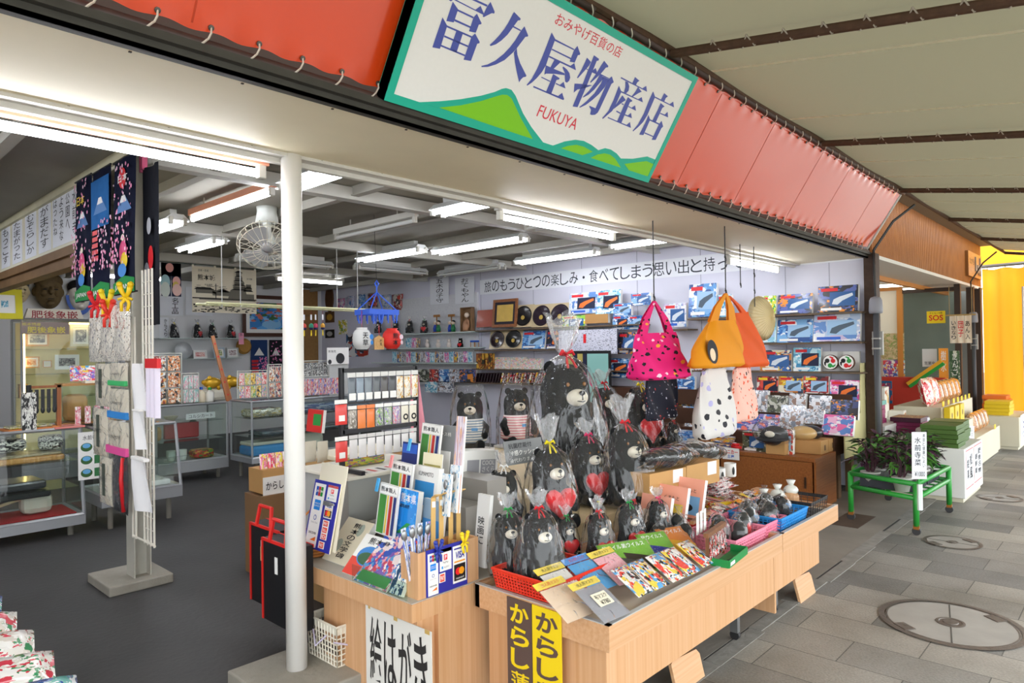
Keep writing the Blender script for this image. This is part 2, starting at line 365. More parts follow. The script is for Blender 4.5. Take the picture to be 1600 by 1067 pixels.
def manhole(x, y, r, label):
    t = thing('manhole_cover', label, 'manhole', LOC(x, y, 0))
    MB().lathe([(r * .9, 0), (r * .9, .004), (r * .2, .0045)], n=48).build('stone_lid', STONE, t)
    ring = MB()
    for a, b, h in ((1.0, .91, .007), (.895, .87, .006)):
        ring.add([(rr * r * math.cos(2 * PI * k / 64), rr * r * math.sin(2 * PI * k / 64), h if rr != a else h - .001) for rr in (a, b) for k in range(64)], [(k, (k + 1) % 64, 64 + (k + 1) % 64, 64 + k) for k in range(64)])
    ring.build('iron_ring', FE, t)
    md = MB().lathe([(r * .2, .003), (r * .2, .008), (r * .16, .009), (r * .15, .006), (r * .11, .006), (r * .1, .01), (r * .03, .01)], n=32); md.build('iron_medallion', FE, t)
    for sg in (1, -1): MB().box(-.045, .045, sg * r * .8 - .03, sg * r * .8 + .03, .003, .008).build('lifting_plate', FE, t, M=Matrix.Rotation(.9, 4, 'Z'))
    MB().box(-r * .85, r * .85, -.003, .003, .004, .0055).build('joint', mat('#4b4945', .8), t, M=Matrix.Rotation(1.57 if r < .3 else .2, 4, 'Z'))
manhole(4.256, .80, .34, 'large round manhole cover with a wide iron ring, nearest on the paved walkway')
manhole(5.977, 1.10, .19, 'small round manhole cover in front of the green plant stand')
manhole(7.955, 1.07, .185, 'small round manhole cover beside the white counter with hand-lettered posters')
struct(MB().box(5.95, 6.45, 1.75, 1.98, .0, .004).build('floor_plate', mat('#5b4b40', .7, .3, .2, .3, 12)))

# ---- room shell
WALLM = mat('#dcdcea', .6, .3, 0, .05, 2); WALLB = mat('#e4e4e6', .65, .3, 0, .06, 1.5); DKWOOD = mat('#5a3a2a', .5, .4, 0, .3, 10)
struct(MB().box(-3, 7.8, 12.6, 12.7, 0, 3).build('wall_back', WALLB))
struct(MB().box(-3.1, -3, 1.6, 12.7, 0, 3).build('wall_left', WALLB))
wr = MB(); wr.box(7.7, 7.76, 2.13, 12.6, 0, 2.95)
for y in (2.5, 2.97, 4.0, 4.91, 5.82, 6.73, 7.85): wr.mat(1).box(7.697, 7.7, y - .004, y + .004, 1.0, 2.9)
struct(wr.build('wall_right', [WALLM, mat('#a9a9b8', .6)]))
struct(MB().box(7.66, 7.699, 7.9, 9.9, .9, 2.42).build('wall_panel_right', spots('#dfe0e4', ['#cfd0d8'], 60, .35, .5)))
struct(MB().box(-3, 7.7, 12.57, 12.6, 2.80, 2.86).box(7.67, 7.7, 9.9, 12.6, 2.80, 2.86).build('trim_1', DKWOOD))
struct(MB().box(7.6, 7.74, 2.02, 2.13, 0, 2.42).box(7.76, 7.86, 2.05, 2.12, 0, 2.42).build('trim_2', mat('#4b382d', .6, .3, 0, .5, 20)))
CEILM = mat('#a09c90', .8, .2, 0, .25, 2); struct(MB().box(-3, 7.76, 2.2, 12.7, 2.80, 2.85).build('ceiling', CEILM))
BEAMM = mat('#b4b1a6', .6, .3, 0, .2, 4)
k = 1
for x in (-.2, .9, 2.0, 3.1, 4.2, 5.3, 6.4, 7.4):
    b = MB().box(x - .02, x + .02, 2.86, 12.5, 2.73, 2.80).box(x - .035, x + .035, 2.86, 12.5, 2.72, 2.73); struct(b.build('ceiling_beam_%d' % k, BEAMM)); k += 1
for y in (4.6, 6.9, 9.2):
    b = MB().box(1.6, 7.7, y - .035, y + .035, 2.70, 2.79).box(1.6, 7.7, y - .05, y + .05, 2.69, 2.70); struct(b.build('ceiling_beam_%d' % k, mat('#cfcdc4', .5, .3, 0, .1, 6))); k += 1
SOFF = mat('#efe4c6', .6, .35, 0, .16, 2.2, .1, 8)
sf = MB().box(-3.2, 7.76, 2.11, 2.86, 2.39, 2.43)
for i in range(26):
    x = -1 + i * .34; sf.mat(1)
    for yy in (2.17, 2.8): sf.box(x, x + .008, yy, yy + .008, 2.387, 2.39)
struct(sf.build('ceiling_soffit', [SOFF, mat('#4a4038', .7)]))
struct(MB().box(-3.2, 7.7, 2.855, 2.89, 2.352, 2.44, .006).box(-3.2, 7.7, 2.80, 2.86, 2.375, 2.392).build('trim_3', mat('#cfccc4', .45, .4, 0, .1, 5)))
struct(MB().box(-3.2, 7.78, 2.085, 2.12, 2.372, 2.385).box(-3.2, 7.78, 2.085, 2.092, 2.372, 2.43).box(-3.2, 7.78, 2.06, 2.085, 2.405, 2.43).build('trim_4', mat('#4c4a44', .5, .4, .4, .5, 9)))
struct(MB().box(-3.2, 7.78, 2.2, 2.24, 2.43, 3.25).build('wall_backing', mat('#6b655c', .7)))  # hidden backing behind the awning, placed dark to stop light

# deep timber header board with paper notices
struct(MB().box(1.5, 1.56, 4.9, 10.5, 2.33, 2.79).build('beam_header', mat('#e7e2cc', .6, .3, 0, .06, 3)))
struct(MB().box(1.49, 1.6, 4.9, 10.5, 2.26, 2.33).box(1.52, 1.62, 4.9, 10.5, 2.18, 2.26).build('beam_lower', mat('#8a6a48', .6, .3, 0, .4, 6)))
struct(MB().box(1.47, 1.5, 4.3, 10.5, 2.74, 2.80).build('beam_upper', mat('#d6cfae', .6, .3, 0, .2, 6)))
PAPER = mat('#eef0f6', .6, .2, 0, .04, 5)
notes = [(82, 122, 300, 408, ['水前寺', '公園へ', 'よう来な', 'はったね'], 'wide white notice of two pairs of handwritten columns on the header board'),
         (60, 79, 325, 411, ['がまだす'], 'narrow white handwritten notice next to the wide one on the header board'),
         (39, 56, 345, 414, ['むぞらしか'], 'narrow white handwritten notice, third along the header board from the towels'),
         (19, 34, 358, 418, ['たまがった'], 'narrow white handwritten notice, fourth along the header board from the towels'),
         (2, 15, 366, 420, ['もっこす'], 'narrow white handwritten notice at the far end of the header board')]
for x0, x1, y0, y1, cols, lb in notes:
    a = at(x0, 330, 0, 1.497); b = at(x1, 330, 0, 1.497); w = a.y - b.y
    o = card('paper_notice', lb, 'notice', frame((1.497, a.y, 2.36), (0, -1, 0), (0, 0, 1)), w, .40, .003, PAPER)
    n = len(cols)
    for i, c in enumerate(cols):
        x = w * (1 - (i + 1) / n); lettering(o, c, (x + w / n * .15, .03 + (.06 if i % 2 else 0), x + w / n * (.85 if n == 1 else .8), .38), INK, True)

# ---- steel columns
def plinth(x, y, a, b, h, rz=0): struct(MB().box(-a, a, -b, b, 0, h, .008).build('column_plinth', mat('#9b968b', .8, .2, 0, .3, 8, .3, 40), M=LOC(x, y, 0, rz)))
plinth(1.56, 2.80, .2, .24, .08); plinth(1.57, 4.93, .19, .22, .06)
struct(MB().lathe([(.0455, .06), (.0455, 2.40)], (1.583, 2.829, 0), 24).build('column_round', mat('#ebe9e4', .35, .5, 0, .05, 3, .1, 30), smooth=False))
for p in bpy.data.objects['column_round'].data.polygons: p.use_smooth = len(p.vertices) == 4
h = MB()
h.box(-.07, .07, -.052, -.044, 0, 2.75).box(-.07, .07, .044, .052, 0, 2.75).box(-.004, .004, -.05, .05, 0, 2.75)
struct(h.build('column_steel', mat('#b9b6ab', .5, .4, 0, .25, 6), M=LOC(1.60, 4.86, .05, PI / 2)))

# ================================================================== AWNING AND SIGN
O0 = Vector((0, 2.05, 2.425)); UPS = (Vector((0, 1.731, 2.931)) - O0).normalized(); NRM = Vector((1, 0, 0)).cross(UPS)
VINYL = mat('#ff5016', .3, .6, 0, .05, 2, .04, 5, trans=.2, coat=1)
aw = thing('shop_awning', 'long orange vinyl awning laced to brown pipes above the shopfront', 'awning', frame(O0 - NRM * .075, (1, 0, 0), UPS))
X0, X1 = -.25, 7.62
def awf(u, v):
    x = X0 + (X1 - X0) * u; y = .03 + .575 * v; e = min(v, 1 - v)
    z = .004 * math.cos(x * 2 * PI / .155) * math.exp(-e * 20) + .002 * math.sin(x * 3.1 + v * 2)
    pull = .010 * (.5 - .5 * math.cos(x * 2 * PI / .155)) * (math.exp(-v * 60) - math.exp(-(1 - v) * 60))
    return (x, y - pull, z)
MB().grid(awf, 480, 18).build('cloth', VINYL, aw, True)
for x in (.85, 3.75, 4.52, 5.45, 6.1, 6.97): MB().grid(lambda u, v: (awf((x - .003 + .006 * u - X0) / (X1 - X0), .02 + .96 * v)[0], awf((x - X0) / (X1 - X0), .02 + .96 * v)[1], awf((x - X0) / (X1 - X0), .02 + .96 * v)[2] + .001), 1, 18).build('seam', mat('#c8401c', .5), aw)
MB().tube([(X0, -.012, .012), (X1 + .05, -.012, .012)], .019, 12).build('pipe', DARKPIPE, aw, True)
for a, b in ((X0, 2.45), (2.62, X1 + .05)): MB().tube([(a, .632, .012), (b, .632, .012)], .019, 12).build('pipe', DARKPIPE, aw, True)
MB().tube([(X1 + .03, -.02, 0), (X1 + .03, .66, 0)], .012, 8).build('end_bar', mat('#d8d5cf', .5), aw)
ROPE = mat('#d8cfc0', .8)
n = int((X1 - X0) / .155)
for (yc, sg, ye) in ((-.012, 1, .042), (.632, -1, .595)):
        lc = MB(); gr = MB(); x = 0
        pts = [(x, ye, .006), (x - .004, ye - sg * .012, .024)]
        for k in range(7):
            a = -.5 + k * 2.6 / 6 if sg > 0 else -.5 + k * 2.6 / 6
            pts.append((x - .01 - .007 * k, yc + sg * .024 * math.cos(a + .7), .012 + .024 * math.cos(a - .4 + (0 if sg > 0 else 0)) ))
        lc.tube(pts, .0033, 5)
        gr.lathe([(.009, 0), (.009, .004), (.005, .005)], (x, ye, .003), 10)
        a = lc.build('lacing_loop', ROPE, aw); b = gr.build('grommet', mat('#5a5550', .4, .5, .7), a); a.location.x = X0 + .07
        for i in range(1, n):
            c = a.copy(); COL.objects.link(c); c.parent = aw; c.location.x = X0 + .07 + i * .155
            d = b.copy(); COL.objects.link(d); d.parent = c
# white signboard with green frame
TEAL = mat('#12b398', .4); SGW = mat('#f1f0ee', .38, .5, 0, .03, 60); SGB = mat('#4a57b0', .42, .4, 0, .12, 5); LIME = mat('#7fcc10', .4); SRED = mat('#e2344a', .45)
sg = thing('shop_signboard', 'white shop signboard with teal frame, blue lettering and green hills on the awning', 'sign', frame((1.525, O0.y, O0.z), (1, 0, 0), UPS))
MB().box(.0, 1.82, .0, .598, -.06, -.003).build('panel', SGW, sg)
fr = MB()
fr.box(0, 1.82, 0, .032, -.062, .001).box(0, 1.82, .566, .598, -.062, .001).box(0, .032, .032, .566, -.062, .001).box(1.788, 1.82, .032, .566, -.062, .001)
fr.build('frame', TEAL, sg)
hb = MB(); HILL = [[(153, 31), (246, 59), (341, 92), (437, 132), (499, 164), (531, 186), (552, 195), (583, 196), (617, 180), (697, 123), (777, 80), (893, 30)],
 [(957, 30), (1027, 67), (1093, 90), (1156, 98), (1223, 92), (1289, 79), (1333, 99), (1381, 102), (1440, 93), (1492, 76), (1592, 95), (1705, 131), (1789, 130), (1789, 30)]]
for p in HILL: hb.prism([(x / 1000, y / 1000) for x, y in p][::-1], -.003, -.0015)
hb.build('hill_outline', TEAL, sg)
GH = [[(253, 36), (351, 70), (447, 113), (508, 147), (543, 165), (571, 171), (600, 164), (697, 99), (816, 31)], [(1020, 32), (1058, 52), (1114, 70), (1174, 72), (1252, 63), (1186, 32)],
 [(1254, 31), (1296, 58), (1343, 74), (1391, 77), (1442, 67), (1527, 31)], [(1539, 56), (1645, 87), (1715, 107), (1788, 105), (1788, 30), (1606, 30)]]
for p in GH: MB().prism([(x / 1000, y / 1000) for x, y in p][::-1], -.0015, -.0002).build('hill', LIME, sg)
GLY = [[[132,343],[164,323],[166,239],[131,234]],[[162,324],[289,325],[290,319],[165,318]],[[299,339],[334,318],[335,313],[326,308],[325,241],[289,235],[288,322]],[[211,321],[244,320],[245,249],[211,250]],[[166,289],[287,289],[288,283],[166,283]],[[165,254],[288,254],[289,248],[166,248]],[[153,406],[187,390],[187,343],[153,337]],[[186,390],[266,390],[266,384],[187,384]],[[276,405],[312,382],[312,378],[302,373],[301,342],[268,337],[267,389]],[[187,355],[269,355],[269,349],[188,348]],[[151,413],[163,417],[263,415],[280,435],[307,416],[307,411]],[[161,445],[310,449],[309,442],[157,438]],[[319,463],[354,439],[355,432],[343,430],[312,404],[306,406],[311,445]],[[153,447],[174,440],[145,404],[134,405]],[[446,470],[491,459],[492,453],[481,448],[471,423],[456,385],[436,355],[416,334],[393,320],[387,323],[402,344],[418,372],[430,399],[438,426]],[[471,423],[514,422],[514,417],[469,418]],[[525,440],[562,415],[562,411],[550,406],[528,354],[514,329],[488,293],[453,265],[418,245],[386,235],[384,239],[410,252],[442,277],[472,313],[491,346],[505,379],[515,418]],[[527,354],[543,332],[575,306],[634,271],[633,266],[620,260],[612,248],[609,235],[577,267],[546,301],[521,334]],[[680,466],[715,449],[717,377],[720,341],[712,308],[697,278],[679,253],[660,235],[655,237],[670,268],[678,310],[681,366],[681,420]],[[713,449],[845,448],[844,443],[715,442]],[[857,465],[893,442],[893,437],[882,432],[881,399],[849,394],[847,444]],[[718,410],[849,410],[849,404],[718,405]],[[718,380],[864,380],[880,397],[908,373],[717,374]],[[756,375],[796,375],[772,340],[846,342],[853,335],[790,323],[740,310],[732,303],[719,340],[750,340]],[[823,365],[852,360],[875,351],[891,336],[893,321],[884,310],[871,311],[861,324],[848,343],[820,360]],[[781,320],[829,315],[829,309],[815,303],[817,240],[781,241],[783,287]],[[721,291],[781,289],[780,285],[720,287]],[[820,291],[846,290],[862,308],[890,285],[819,286]],[[696,244],[781,243],[863,244],[880,263],[908,242],[906,236],[697,238]],[[944,440],[980,431],[977,415],[969,398],[940,346],[933,346],[941,388]],[[966,398],[981,398],[980,395],[966,395]],[[1010,399],[1025,417],[1043,406],[1047,394],[1014,394]],[[981,462],[1022,458],[1024,451],[1013,446],[1016,337],[1015,231],[981,226],[981,293],[985,331]],[[933,320],[980,331],[1016,336],[1047,344],[1046,341],[1010,320],[966,301],[952,283]],[[1060,461],[1102,449],[1103,443],[1091,438],[1073,402],[1034,351],[1028,353],[1043,393]],[[1069,404],[1143,403],[1143,400],[1073,398]],[[1071,399],[1108,397],[1095,371],[1076,331],[1052,300],[1025,279],[1022,282],[1045,317],[1064,362]],[[1102,398],[1144,399],[1139,361],[1120,321],[1093,286],[1063,254],[1030,232],[1026,234],[1057,270],[1087,316],[1103,367]],[[1155,416],[1186,396],[1175,385],[1169,260],[1166,242],[1154,229],[1132,222],[1118,223],[1112,243],[1090,253],[1090,257],[1138,257],[1143,400]],[[1319,459],[1364,453],[1353,442],[1353,428],[1320,428]],[[1221,431],[1411,428],[1432,446],[1458,423],[1221,425]],[[1264,423],[1285,424],[1308,410],[1317,391],[1308,375],[1289,375],[1282,400]],[[1374,425],[1417,412],[1399,401],[1367,373],[1358,375],[1369,398]],[[1267,375],[1415,374],[1436,390],[1463,370],[1268,369]],[[1232,392],[1268,373],[1269,307],[1263,275],[1221,224],[1215,228],[1236,270],[1238,324]],[[1287,360],[1327,346],[1312,333],[1272,291],[1265,284],[1269,307]],[[1333,363],[1377,357],[1377,352],[1365,346],[1370,240],[1333,241],[1331,316]],[[1308,326],[1325,326],[1326,321],[1308,321]],[[1368,327],[1395,325],[1414,342],[1440,320],[1368,322]],[[1293,285],[1330,283],[1331,277],[1294,279]],[[1368,285],[1393,285],[1408,302],[1434,280],[1369,279]],[[1252,242],[1335,241],[1416,241],[1432,260],[1461,235],[1253,237]],[[1598,454],[1640,448],[1629,436],[1631,419],[1596,419]],[[1540,420],[1685,418],[1705,437],[1735,413],[1541,414]],[[1504,438],[1540,418],[1544,324],[1536,284],[1514,251],[1490,223],[1484,226],[1503,264],[1510,323],[1503,397]],[[1606,404],[1652,397],[1639,386],[1640,307],[1606,308],[1609,363]],[[1641,360],[1684,361],[1698,380],[1725,355],[1641,355]],[[1552,327],[1584,309],[1587,226],[1550,220],[1556,285]],[[1582,310],[1674,310],[1675,303],[1583,304]],[[1683,327],[1719,304],[1711,292],[1709,226],[1674,219],[1674,305]],[[1588,241],[1675,240],[1675,235],[1590,235]]]
g = MB()
for p in GLY: g.add([(x / 1000, y / 1000, -.0018) for x, y in p][::-1], [tuple(range(len(p)))])
bm = bmesh.new(); me = g.build('lettering', SGB, sg).data; bm.from_mesh(me); bmesh.ops.triangulate(bm, faces=bm.faces[:]); bm.normal_update()
for f in bm.faces:
    if f.normal.z < 0: f.normal_flip()
bm.to_mesh(me); bm.free()
lettering(sg, 'おみやげ百貨の店', (.674, .499, 1.153, .548), SRED, z=-.0018)
lettering(sg, 'FUKUYA', (.781, .131, 1.062, .183), SRED, z=-.0018)

# ---- arcade roof of white sheets laced to pipes
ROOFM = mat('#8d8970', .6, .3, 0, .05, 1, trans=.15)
def roofz(y): return 3.0 + (y - 1.72) * .167
def rp(x, y, dz=0): return (x, y, roofz(y) + dz)
px = [-1.28, .91, 3.09, 5.27, 7.45, 9.64, 11.8, 14.0]
for i in range(len(px) - 1):
    a, b = px[i], px[i + 1]
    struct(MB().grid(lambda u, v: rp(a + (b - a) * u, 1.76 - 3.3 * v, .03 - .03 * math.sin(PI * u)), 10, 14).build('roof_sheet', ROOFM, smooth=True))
    if i >= 1:
        sm = MB()
        for x in (a + (.35 if i == 2 else .75), a + 1.45): sm.add([rp(x - .016, 1.7, -.014), rp(x + .016, 1.7, -.014), rp(x + .016, -1.5, -.014), rp(x - .016, -1.5, -.014)], [(0, 1, 2, 3)])
        struct(sm.build('roof_seam', mat('#fffbe8', .6, .3, 0, 0, 8, 0, 40, .6)))
RUST = mat('#59402f', .7, .4, .2, .5, 25)
for i, x in enumerate(px):
    mb = MB().tube([rp(x, 1.74, -.02), rp(x, -1.55, -.02)], .023, 10)
    mb.mat(1)
    for j in range(18 if i > 0 else 0):
        y = 1.6 - j * .17
        mb.tube([rp(x + .03, y, .01), rp(x + .022, y - .03, -.03), rp(x, y - .06, -.046), rp(x - .03, y - .09, .005)], .004, 4)
        mb.tube([rp(x - .03, y - .09, .005), rp(x - .01, y - .12, -.044), rp(x + .025, y - .15, -.01)], .004, 4)
    struct(mb.build('roof_pipe', [RUST, mat('#a99f90', .8)]))
struct(MB().tube([(-3, 1.76, 3.01), (14.3, 1.76, 3.01)], .022, 8).build('roof_pipe_front', RUST))
struct(MB().box(-3.2, 14.3, 1.78, 2.25, 3.16, 3.2).build('roof_edge', mat('#807a6c', .7)))
for x in (-1.2, 6.4, 14.2): struct(MB().tube([(x, -1.5, 0), (x, -1.5, 2.5)], .04, 12).build('roof_post', mat('#8a8880', .5)))

# ================================================================== LAMPS
TUBEM = emit('#f4f7ff', TUBE, 'lit_tube'); TUBEOFF = mat('#e9ebe8', .3); HOUSE = mat('#d3d1c8', .45, .4, 0, .1, 8); PEACH = mat('#e9a184', .5); REFL = mat('#eef0f0', .35)
def lamp(label, p0, p1, kind='twin', lit=True, holder=HOUSE):
    p0 = Vector(p0); p1 = Vector(p1); L = (p1 - p0).length; ex = (p1 - p0).normalized()
    t = thing('fluorescent_lamp', label, 'lamp', frame(p0, ex, Vector((0, 0, 1)).cross(ex)), 'fluorescent lamps of the shop')
    b = MB()
    if kind == 'twin':
        b.add([(0, -.11, .02), (L, -.11, .02), (L, -.05, .075), (0, -.05, .075), (0, .11, .02), (L, .11, .02), (L, .05, .075), (0, .05, .075)],
              [(0, 1, 2, 3), (5, 4, 7, 6), (3, 2, 6, 7), (0, 3, 7, 4), (2, 1, 5, 6)])
        b.box(.1, L - .1, -.03, .03, .0745, .13); ys = (-.06, .06)
    else:
        b.box(-.03, L + .03, -.024, .024, .035, .09, .004); ys = (0,)
    b.build('housing', REFL if kind == 'twin' else holder, t)
    for x in (.0, L):
        for y in ys: MB().box(x - .018, x + .018, y - .017, y + .017, -.022, .045, .004).build('end_holder', HOUSE, t)
    for y in ys: MB().tube([(.02, y, 0), (L - .02, y, 0)], .0145 if kind == 'twin' else .0185, 10).build('tube', TUBEM if lit else TUBEOFF, t)
    if p0.z < 2.55 or kind != 'wall':
        top = 2.8 - p0.z - (.13 if kind == 'twin' else .09)
        if top > .02 and p0.y > 3: MB().tube([(.25, 0, .08), (.25, 0, 2.80 - p0.z)], .006, 6).tube([(L - .25, 0, .08), (L - .25, 0, 2.80 - p0.z)], .006, 6).build('hanger_rod', HOUSE, t)
    return t
LZ = 2.65
lamp('long bare lit tube on a peach holder under the soffit, before the round column', (-.5, 2.93, 2.31), (1.49, 2.93, 2.31), 'one', holder=PEACH)
lamp('bare lit fluorescent tube under the middle of the soffit beneath the signboard', (3.05, 2.93, 2.32), (4.27, 2.93, 2.32), 'one')
lamp('bare lit fluorescent tube under the far end of the soffit near the orange bags', (6.2, 2.93, 2.30), (7.38, 2.93, 2.30), 'one')
lamp('single lit tube in a pale holder just behind the fan, beside the towels', (2.42, 4.6, LZ), (2.42, 6.0, LZ), 'one', holder=PEACH)
lamp('lit twin tube lamp with white reflector partly hidden behind the round column', (2.45, 3.45, LZ), (2.45, 4.4, LZ))
lamp('lit twin tube lamp with white reflector beyond the black gauze curtain', (2.38, 6.2, LZ), (2.38, 7.4, LZ))
lamp('lit twin tube lamp over the black rack of hanging packs', (5.08, 6.15, LZ), (5.08, 7.35, LZ))
lamp('lit twin tube lamp above the handwritten paper strips', (5.36, 4.8, LZ), (5.36, 6.2, LZ))
lamp('lit tube lamp with wide white reflector close behind the middle front tube', (3.82, 3.7, LZ), (3.82, 4.4, LZ))
lamp('lit twin tube lamp along the long calligraphy banner', (6.8, 4.9, LZ), (6.8, 6.2, LZ))
lamp('lit twin tube lamp above the pink bag, at the front end of the calligraphy banner', (6.57, 3.4, LZ), (6.57, 4.5, LZ))
lamp('unlit twin tube lamp running across above the castle cloth', (3.85, 8.2, LZ), (5.15, 8.2, LZ), 'twin', False)
lamp('lit tube lamp far back above the lake picture', (5.35, 10.05, LZ), (6.55, 10.05, LZ), 'one')
lamp('unlit bare tube on a long holder between the fan and the banner lamps', (3.85, 4.75, LZ), (3.85, 6.0, LZ), 'one', False)
lamp('unlit twin tube lamp across the rear bay by the paper strips', (5.45, 8.0, LZ), (6.65, 8.0, LZ), 'twin', False)
lamp('unlit twin tube lamp close to the end of the calligraphy banner', (7.0, 6.7, LZ), (7.0, 8.0, LZ), 'twin', False)
lamp('short unlit lamp end showing between the front tubes', (4.95, 3.75, LZ), (4.95, 4.35, LZ), 'twin', False)
lamp('lit tube lamp seen beyond the fan and column', (3.1, 7.0, LZ), (3.1, 7.9, LZ))
lamp('added unseen twin tube lamp over the front display case, brightening the towels side', (.25, 4.2, LZ), (.25, 5.5, LZ))  # lamp added out of view to brighten the dim left bay
lamp('added unseen twin tube lamp in the outer bay, brightening the hanging pouches', (-1.2, 4.4, LZ), (-1.2, 5.7, LZ))  # extra lamp out of view, put in to light goods facing left
lamp('added unseen bare tube under the near end of the shopfront soffit', (-2.4, 2.93, 2.31), (-.8, 2.93, 2.31), 'one', holder=PEACH)  # front tube row extended out of view for more light on the rack
lamp('added unseen twin tube lamp over the far end of the header board', (.3, 7.0, LZ), (.3, 8.3, LZ))  # second lamp added out of view, lifts the dim ceiling here
lamp('lit tube lamp low over the glass cases at the back wall', (2.9, 11.2, LZ), (4.1, 11.2, LZ), 'one')

# ---- ceiling fan with wire cage
FANW = mat('#dfe3de', .4); FANB = mat('#b2b5b8', .35, .5, .2)
ft = thing('ceiling_fan', 'grey bladed ceiling fan in a wire cage beside the round column', 'fan', LOC(2.98, 5.76, 2.46)); FT = Matrix.Rotation(-.48, 4, 'Z') @ Matrix.Rotation(-.8, 4, 'X')
MB().lathe([(.10, .20), (.085, .30), (.09, .34)], n=20).lathe([(.04, .04), (.035, .22)], n=14).build('mount', FANW, ft, True)
MB().lathe([(.02, -.03), (.06, -.02), (.075, .03), (.07, .1), (.05, .13)], n=20).build('motor', FANW, ft, True, M=FT)
MB().lathe([(.001, -.06), (.035, -.058), (.05, -.045), (.05, -.02)], n=18).build('hub', FANB, ft, True, M=FT)
for k in range(3):
    def bl(u, v, k=k):
        r = .04 + .19 * u; a = k * 2 * PI / 3 + (v - .5) * (1.35 - .35 * u) * (1 if u < .85 else .75); return (r * math.cos(a), r * math.sin(a), -.03 + .03 * (v - .5))
    MB().grid(bl, 10, 8).build('blade', FANB, ft, True, M=FT)
cg = MB()
for k in range(24):
    a = 2 * PI * k / 24; cg.tube([(r * math.cos(a), r * math.sin(a), z) for r, z in ((.07, .09), (.16, .085), (.23, .06), (.255, .0), (.23, -.055), (.12, -.085), (.05, -.09))], .0022, 4)
for r, z in ((.255, 0), (.16, .086), (.12, -.086), (.235, -.05)): cg.tube([(r * math.cos(2 * PI * j / 32), r * math.sin(2 * PI * j / 32), z) for j in range(32)], .003, 5, closed=True)
cg.build('cage', mat('#d9d6c4', .45), ft, M=FT)

# ================================================================== NEIGHBOURING SHOP
def slat_mat():
    m = bpy.data.materials.new('ribbed_timber'); m.use_nodes = True; nt = m.node_tree; N = nt.nodes; L = nt.links; b = N['Principled BSDF']; b.inputs['Roughness'].default_value = .55
    tc = N.new('ShaderNodeTexCoord'); no = N.new('ShaderNodeTexNoise'); no.inputs['Scale'].default_value = 6; L.new(tc.outputs['Object'], no.inputs['Vector'])
    mx = N.new('ShaderNodeMix'); mx.data_type = 'RGBA'; mx.inputs[6].default_value = lin('#9c5c22'); mx.inputs[7].default_value = lin('#c07a34'); L.new(no.outputs[0], mx.inputs[0]); L.new(mx.outputs[2], b.inputs['Base Color'])
    return m
fa = MB().mat(1).box(7.85, 14.3, 2.14, 2.2, 2.44, 3.16).mat(0)
for i in range(130): fa.box(7.87 + i * .0495, 7.87 + i * .0495 + .03, 2.118, 2.14, 2.44, 3.16)
struct(fa.build('wall_fascia_neighbour', [slat_mat(), mat('#4a2a10', .7)]))
struct(MB().box(7.85, 14.3, 2.10, 2.6, 2.40, 2.44).build('trim_5', mat('#e3e1da', .5)))
struct(MB().box(7.85, 14.3, 2.6, 2.66, 2.34, 2.44).build('trim_6', mat('#c98845', .5)))
struct(MB().box(7.78, 14.6, 2.6, 7, 2.5, 2.54).build('ceiling_neighbour', mat('#d8cbaa', .5, .4, 0, .1, 3)))
struct(MB().box(12.5, 12.56, 3.0, 7, 0, 2.5).build('wall_neighbour_side', mat('#efe9d8', .6, .3, 0, .05, 2)))
struct(MB().box(7.8, 12.5, 7, 7.06, 0, 2.5).build('wall_neighbour_back', mat('#e6dfcc', .6)))
struct(MB().box(12.44, 12.52, 2.92, 3.0, 0, 2.5).box(12.46, 12.5, 3.0, 7, 2.36, 2.42).build('trim_7', mat('#c9853c', .5)))
struct(MB().box(12.44, 12.52, 2.12, 2.2, 0, 2.42).box(13.4, 13.5, 2.1, 2.2, 0, 2.42).box(13.9, 14.1, 2.08, 2.2, 0, 2.42).box(12.46, 12.5, 2.2, 2.92, 2.30, 2.36).build('trim_8', mat('#3e2f26', .5)))
struct(MB().box(12.47, 12.48, 2.2, 2.92, .5, 2.3).build('window_1', GLASS))
struct(MB().box(12.56, 14.5, 4.4, 4.46, 0, 2.5).box(14.5, 14.56, 2.2, 4.4, 0, 2.5).build('wall_neighbour_inner', mat('#8e9492', .6, .3, 0, .3, 3)))
def nlamp(label, p0, p1):
    p0, p1 = Vector(p0), Vector(p1); L = (p1 - p0).length; ex = (p1 - p0).normalized()
    t = thing('ceiling_light', label, 'lamp', frame(p0, ex, Vector((0, 0, 1)).cross(ex)), 'ceiling lights of the neighbouring shop')
    MB().box(0, L, -.06, .06, .04, .09, .005).build('housing', REFL, t); MB().box(.03, L - .03, -.05, .05, .0, .04, .01).build('diffuser', emit('#fff8ea', 6, 'lit_diffuser'), t)
nlamp('lit ceiling light over the cream wall of the neighbouring shop', (11.2, 5.2, 2.38), (11.2, 3.2, 2.38))
nlamp('lit ceiling light near the window frame of the neighbouring shop', (11.9, 3.4, 2.38), (11.9, 2.75, 2.38))
nlamp('lit ceiling light behind the glass of the neighbouring shop', (13.0, 4.2, 2.38), (13.0, 2.6, 2.38))
# shop name board with metal letters
nb = card('name_board', 'light timber name board with silver letters on the ribbed fascia', 'sign', frame((12.9, 2.075, 2.56), (1, 0, 0), (0, 0, 1)), 1.15, .40, .04, wood('#d79a55', '#c07c3a', (4, 60, 60)), mat('#8c5a28', .6))
MET = mat('#9a958c', .35, .5, .7); DARKL = mat('#3a3129', .5)
lettering(nb, 'たかもり', (.1, .2, .62, .30), DARKL, bold=.01); lb = MB()
for x, y, h in ((.55, .1, .24), (.72, .08, .14), (.84, .06, .16), (.95, .05, .30)): lb.box(x, x + .07, y, y + h, .0, .02)
lb.build('metal_relief', MET, nb)
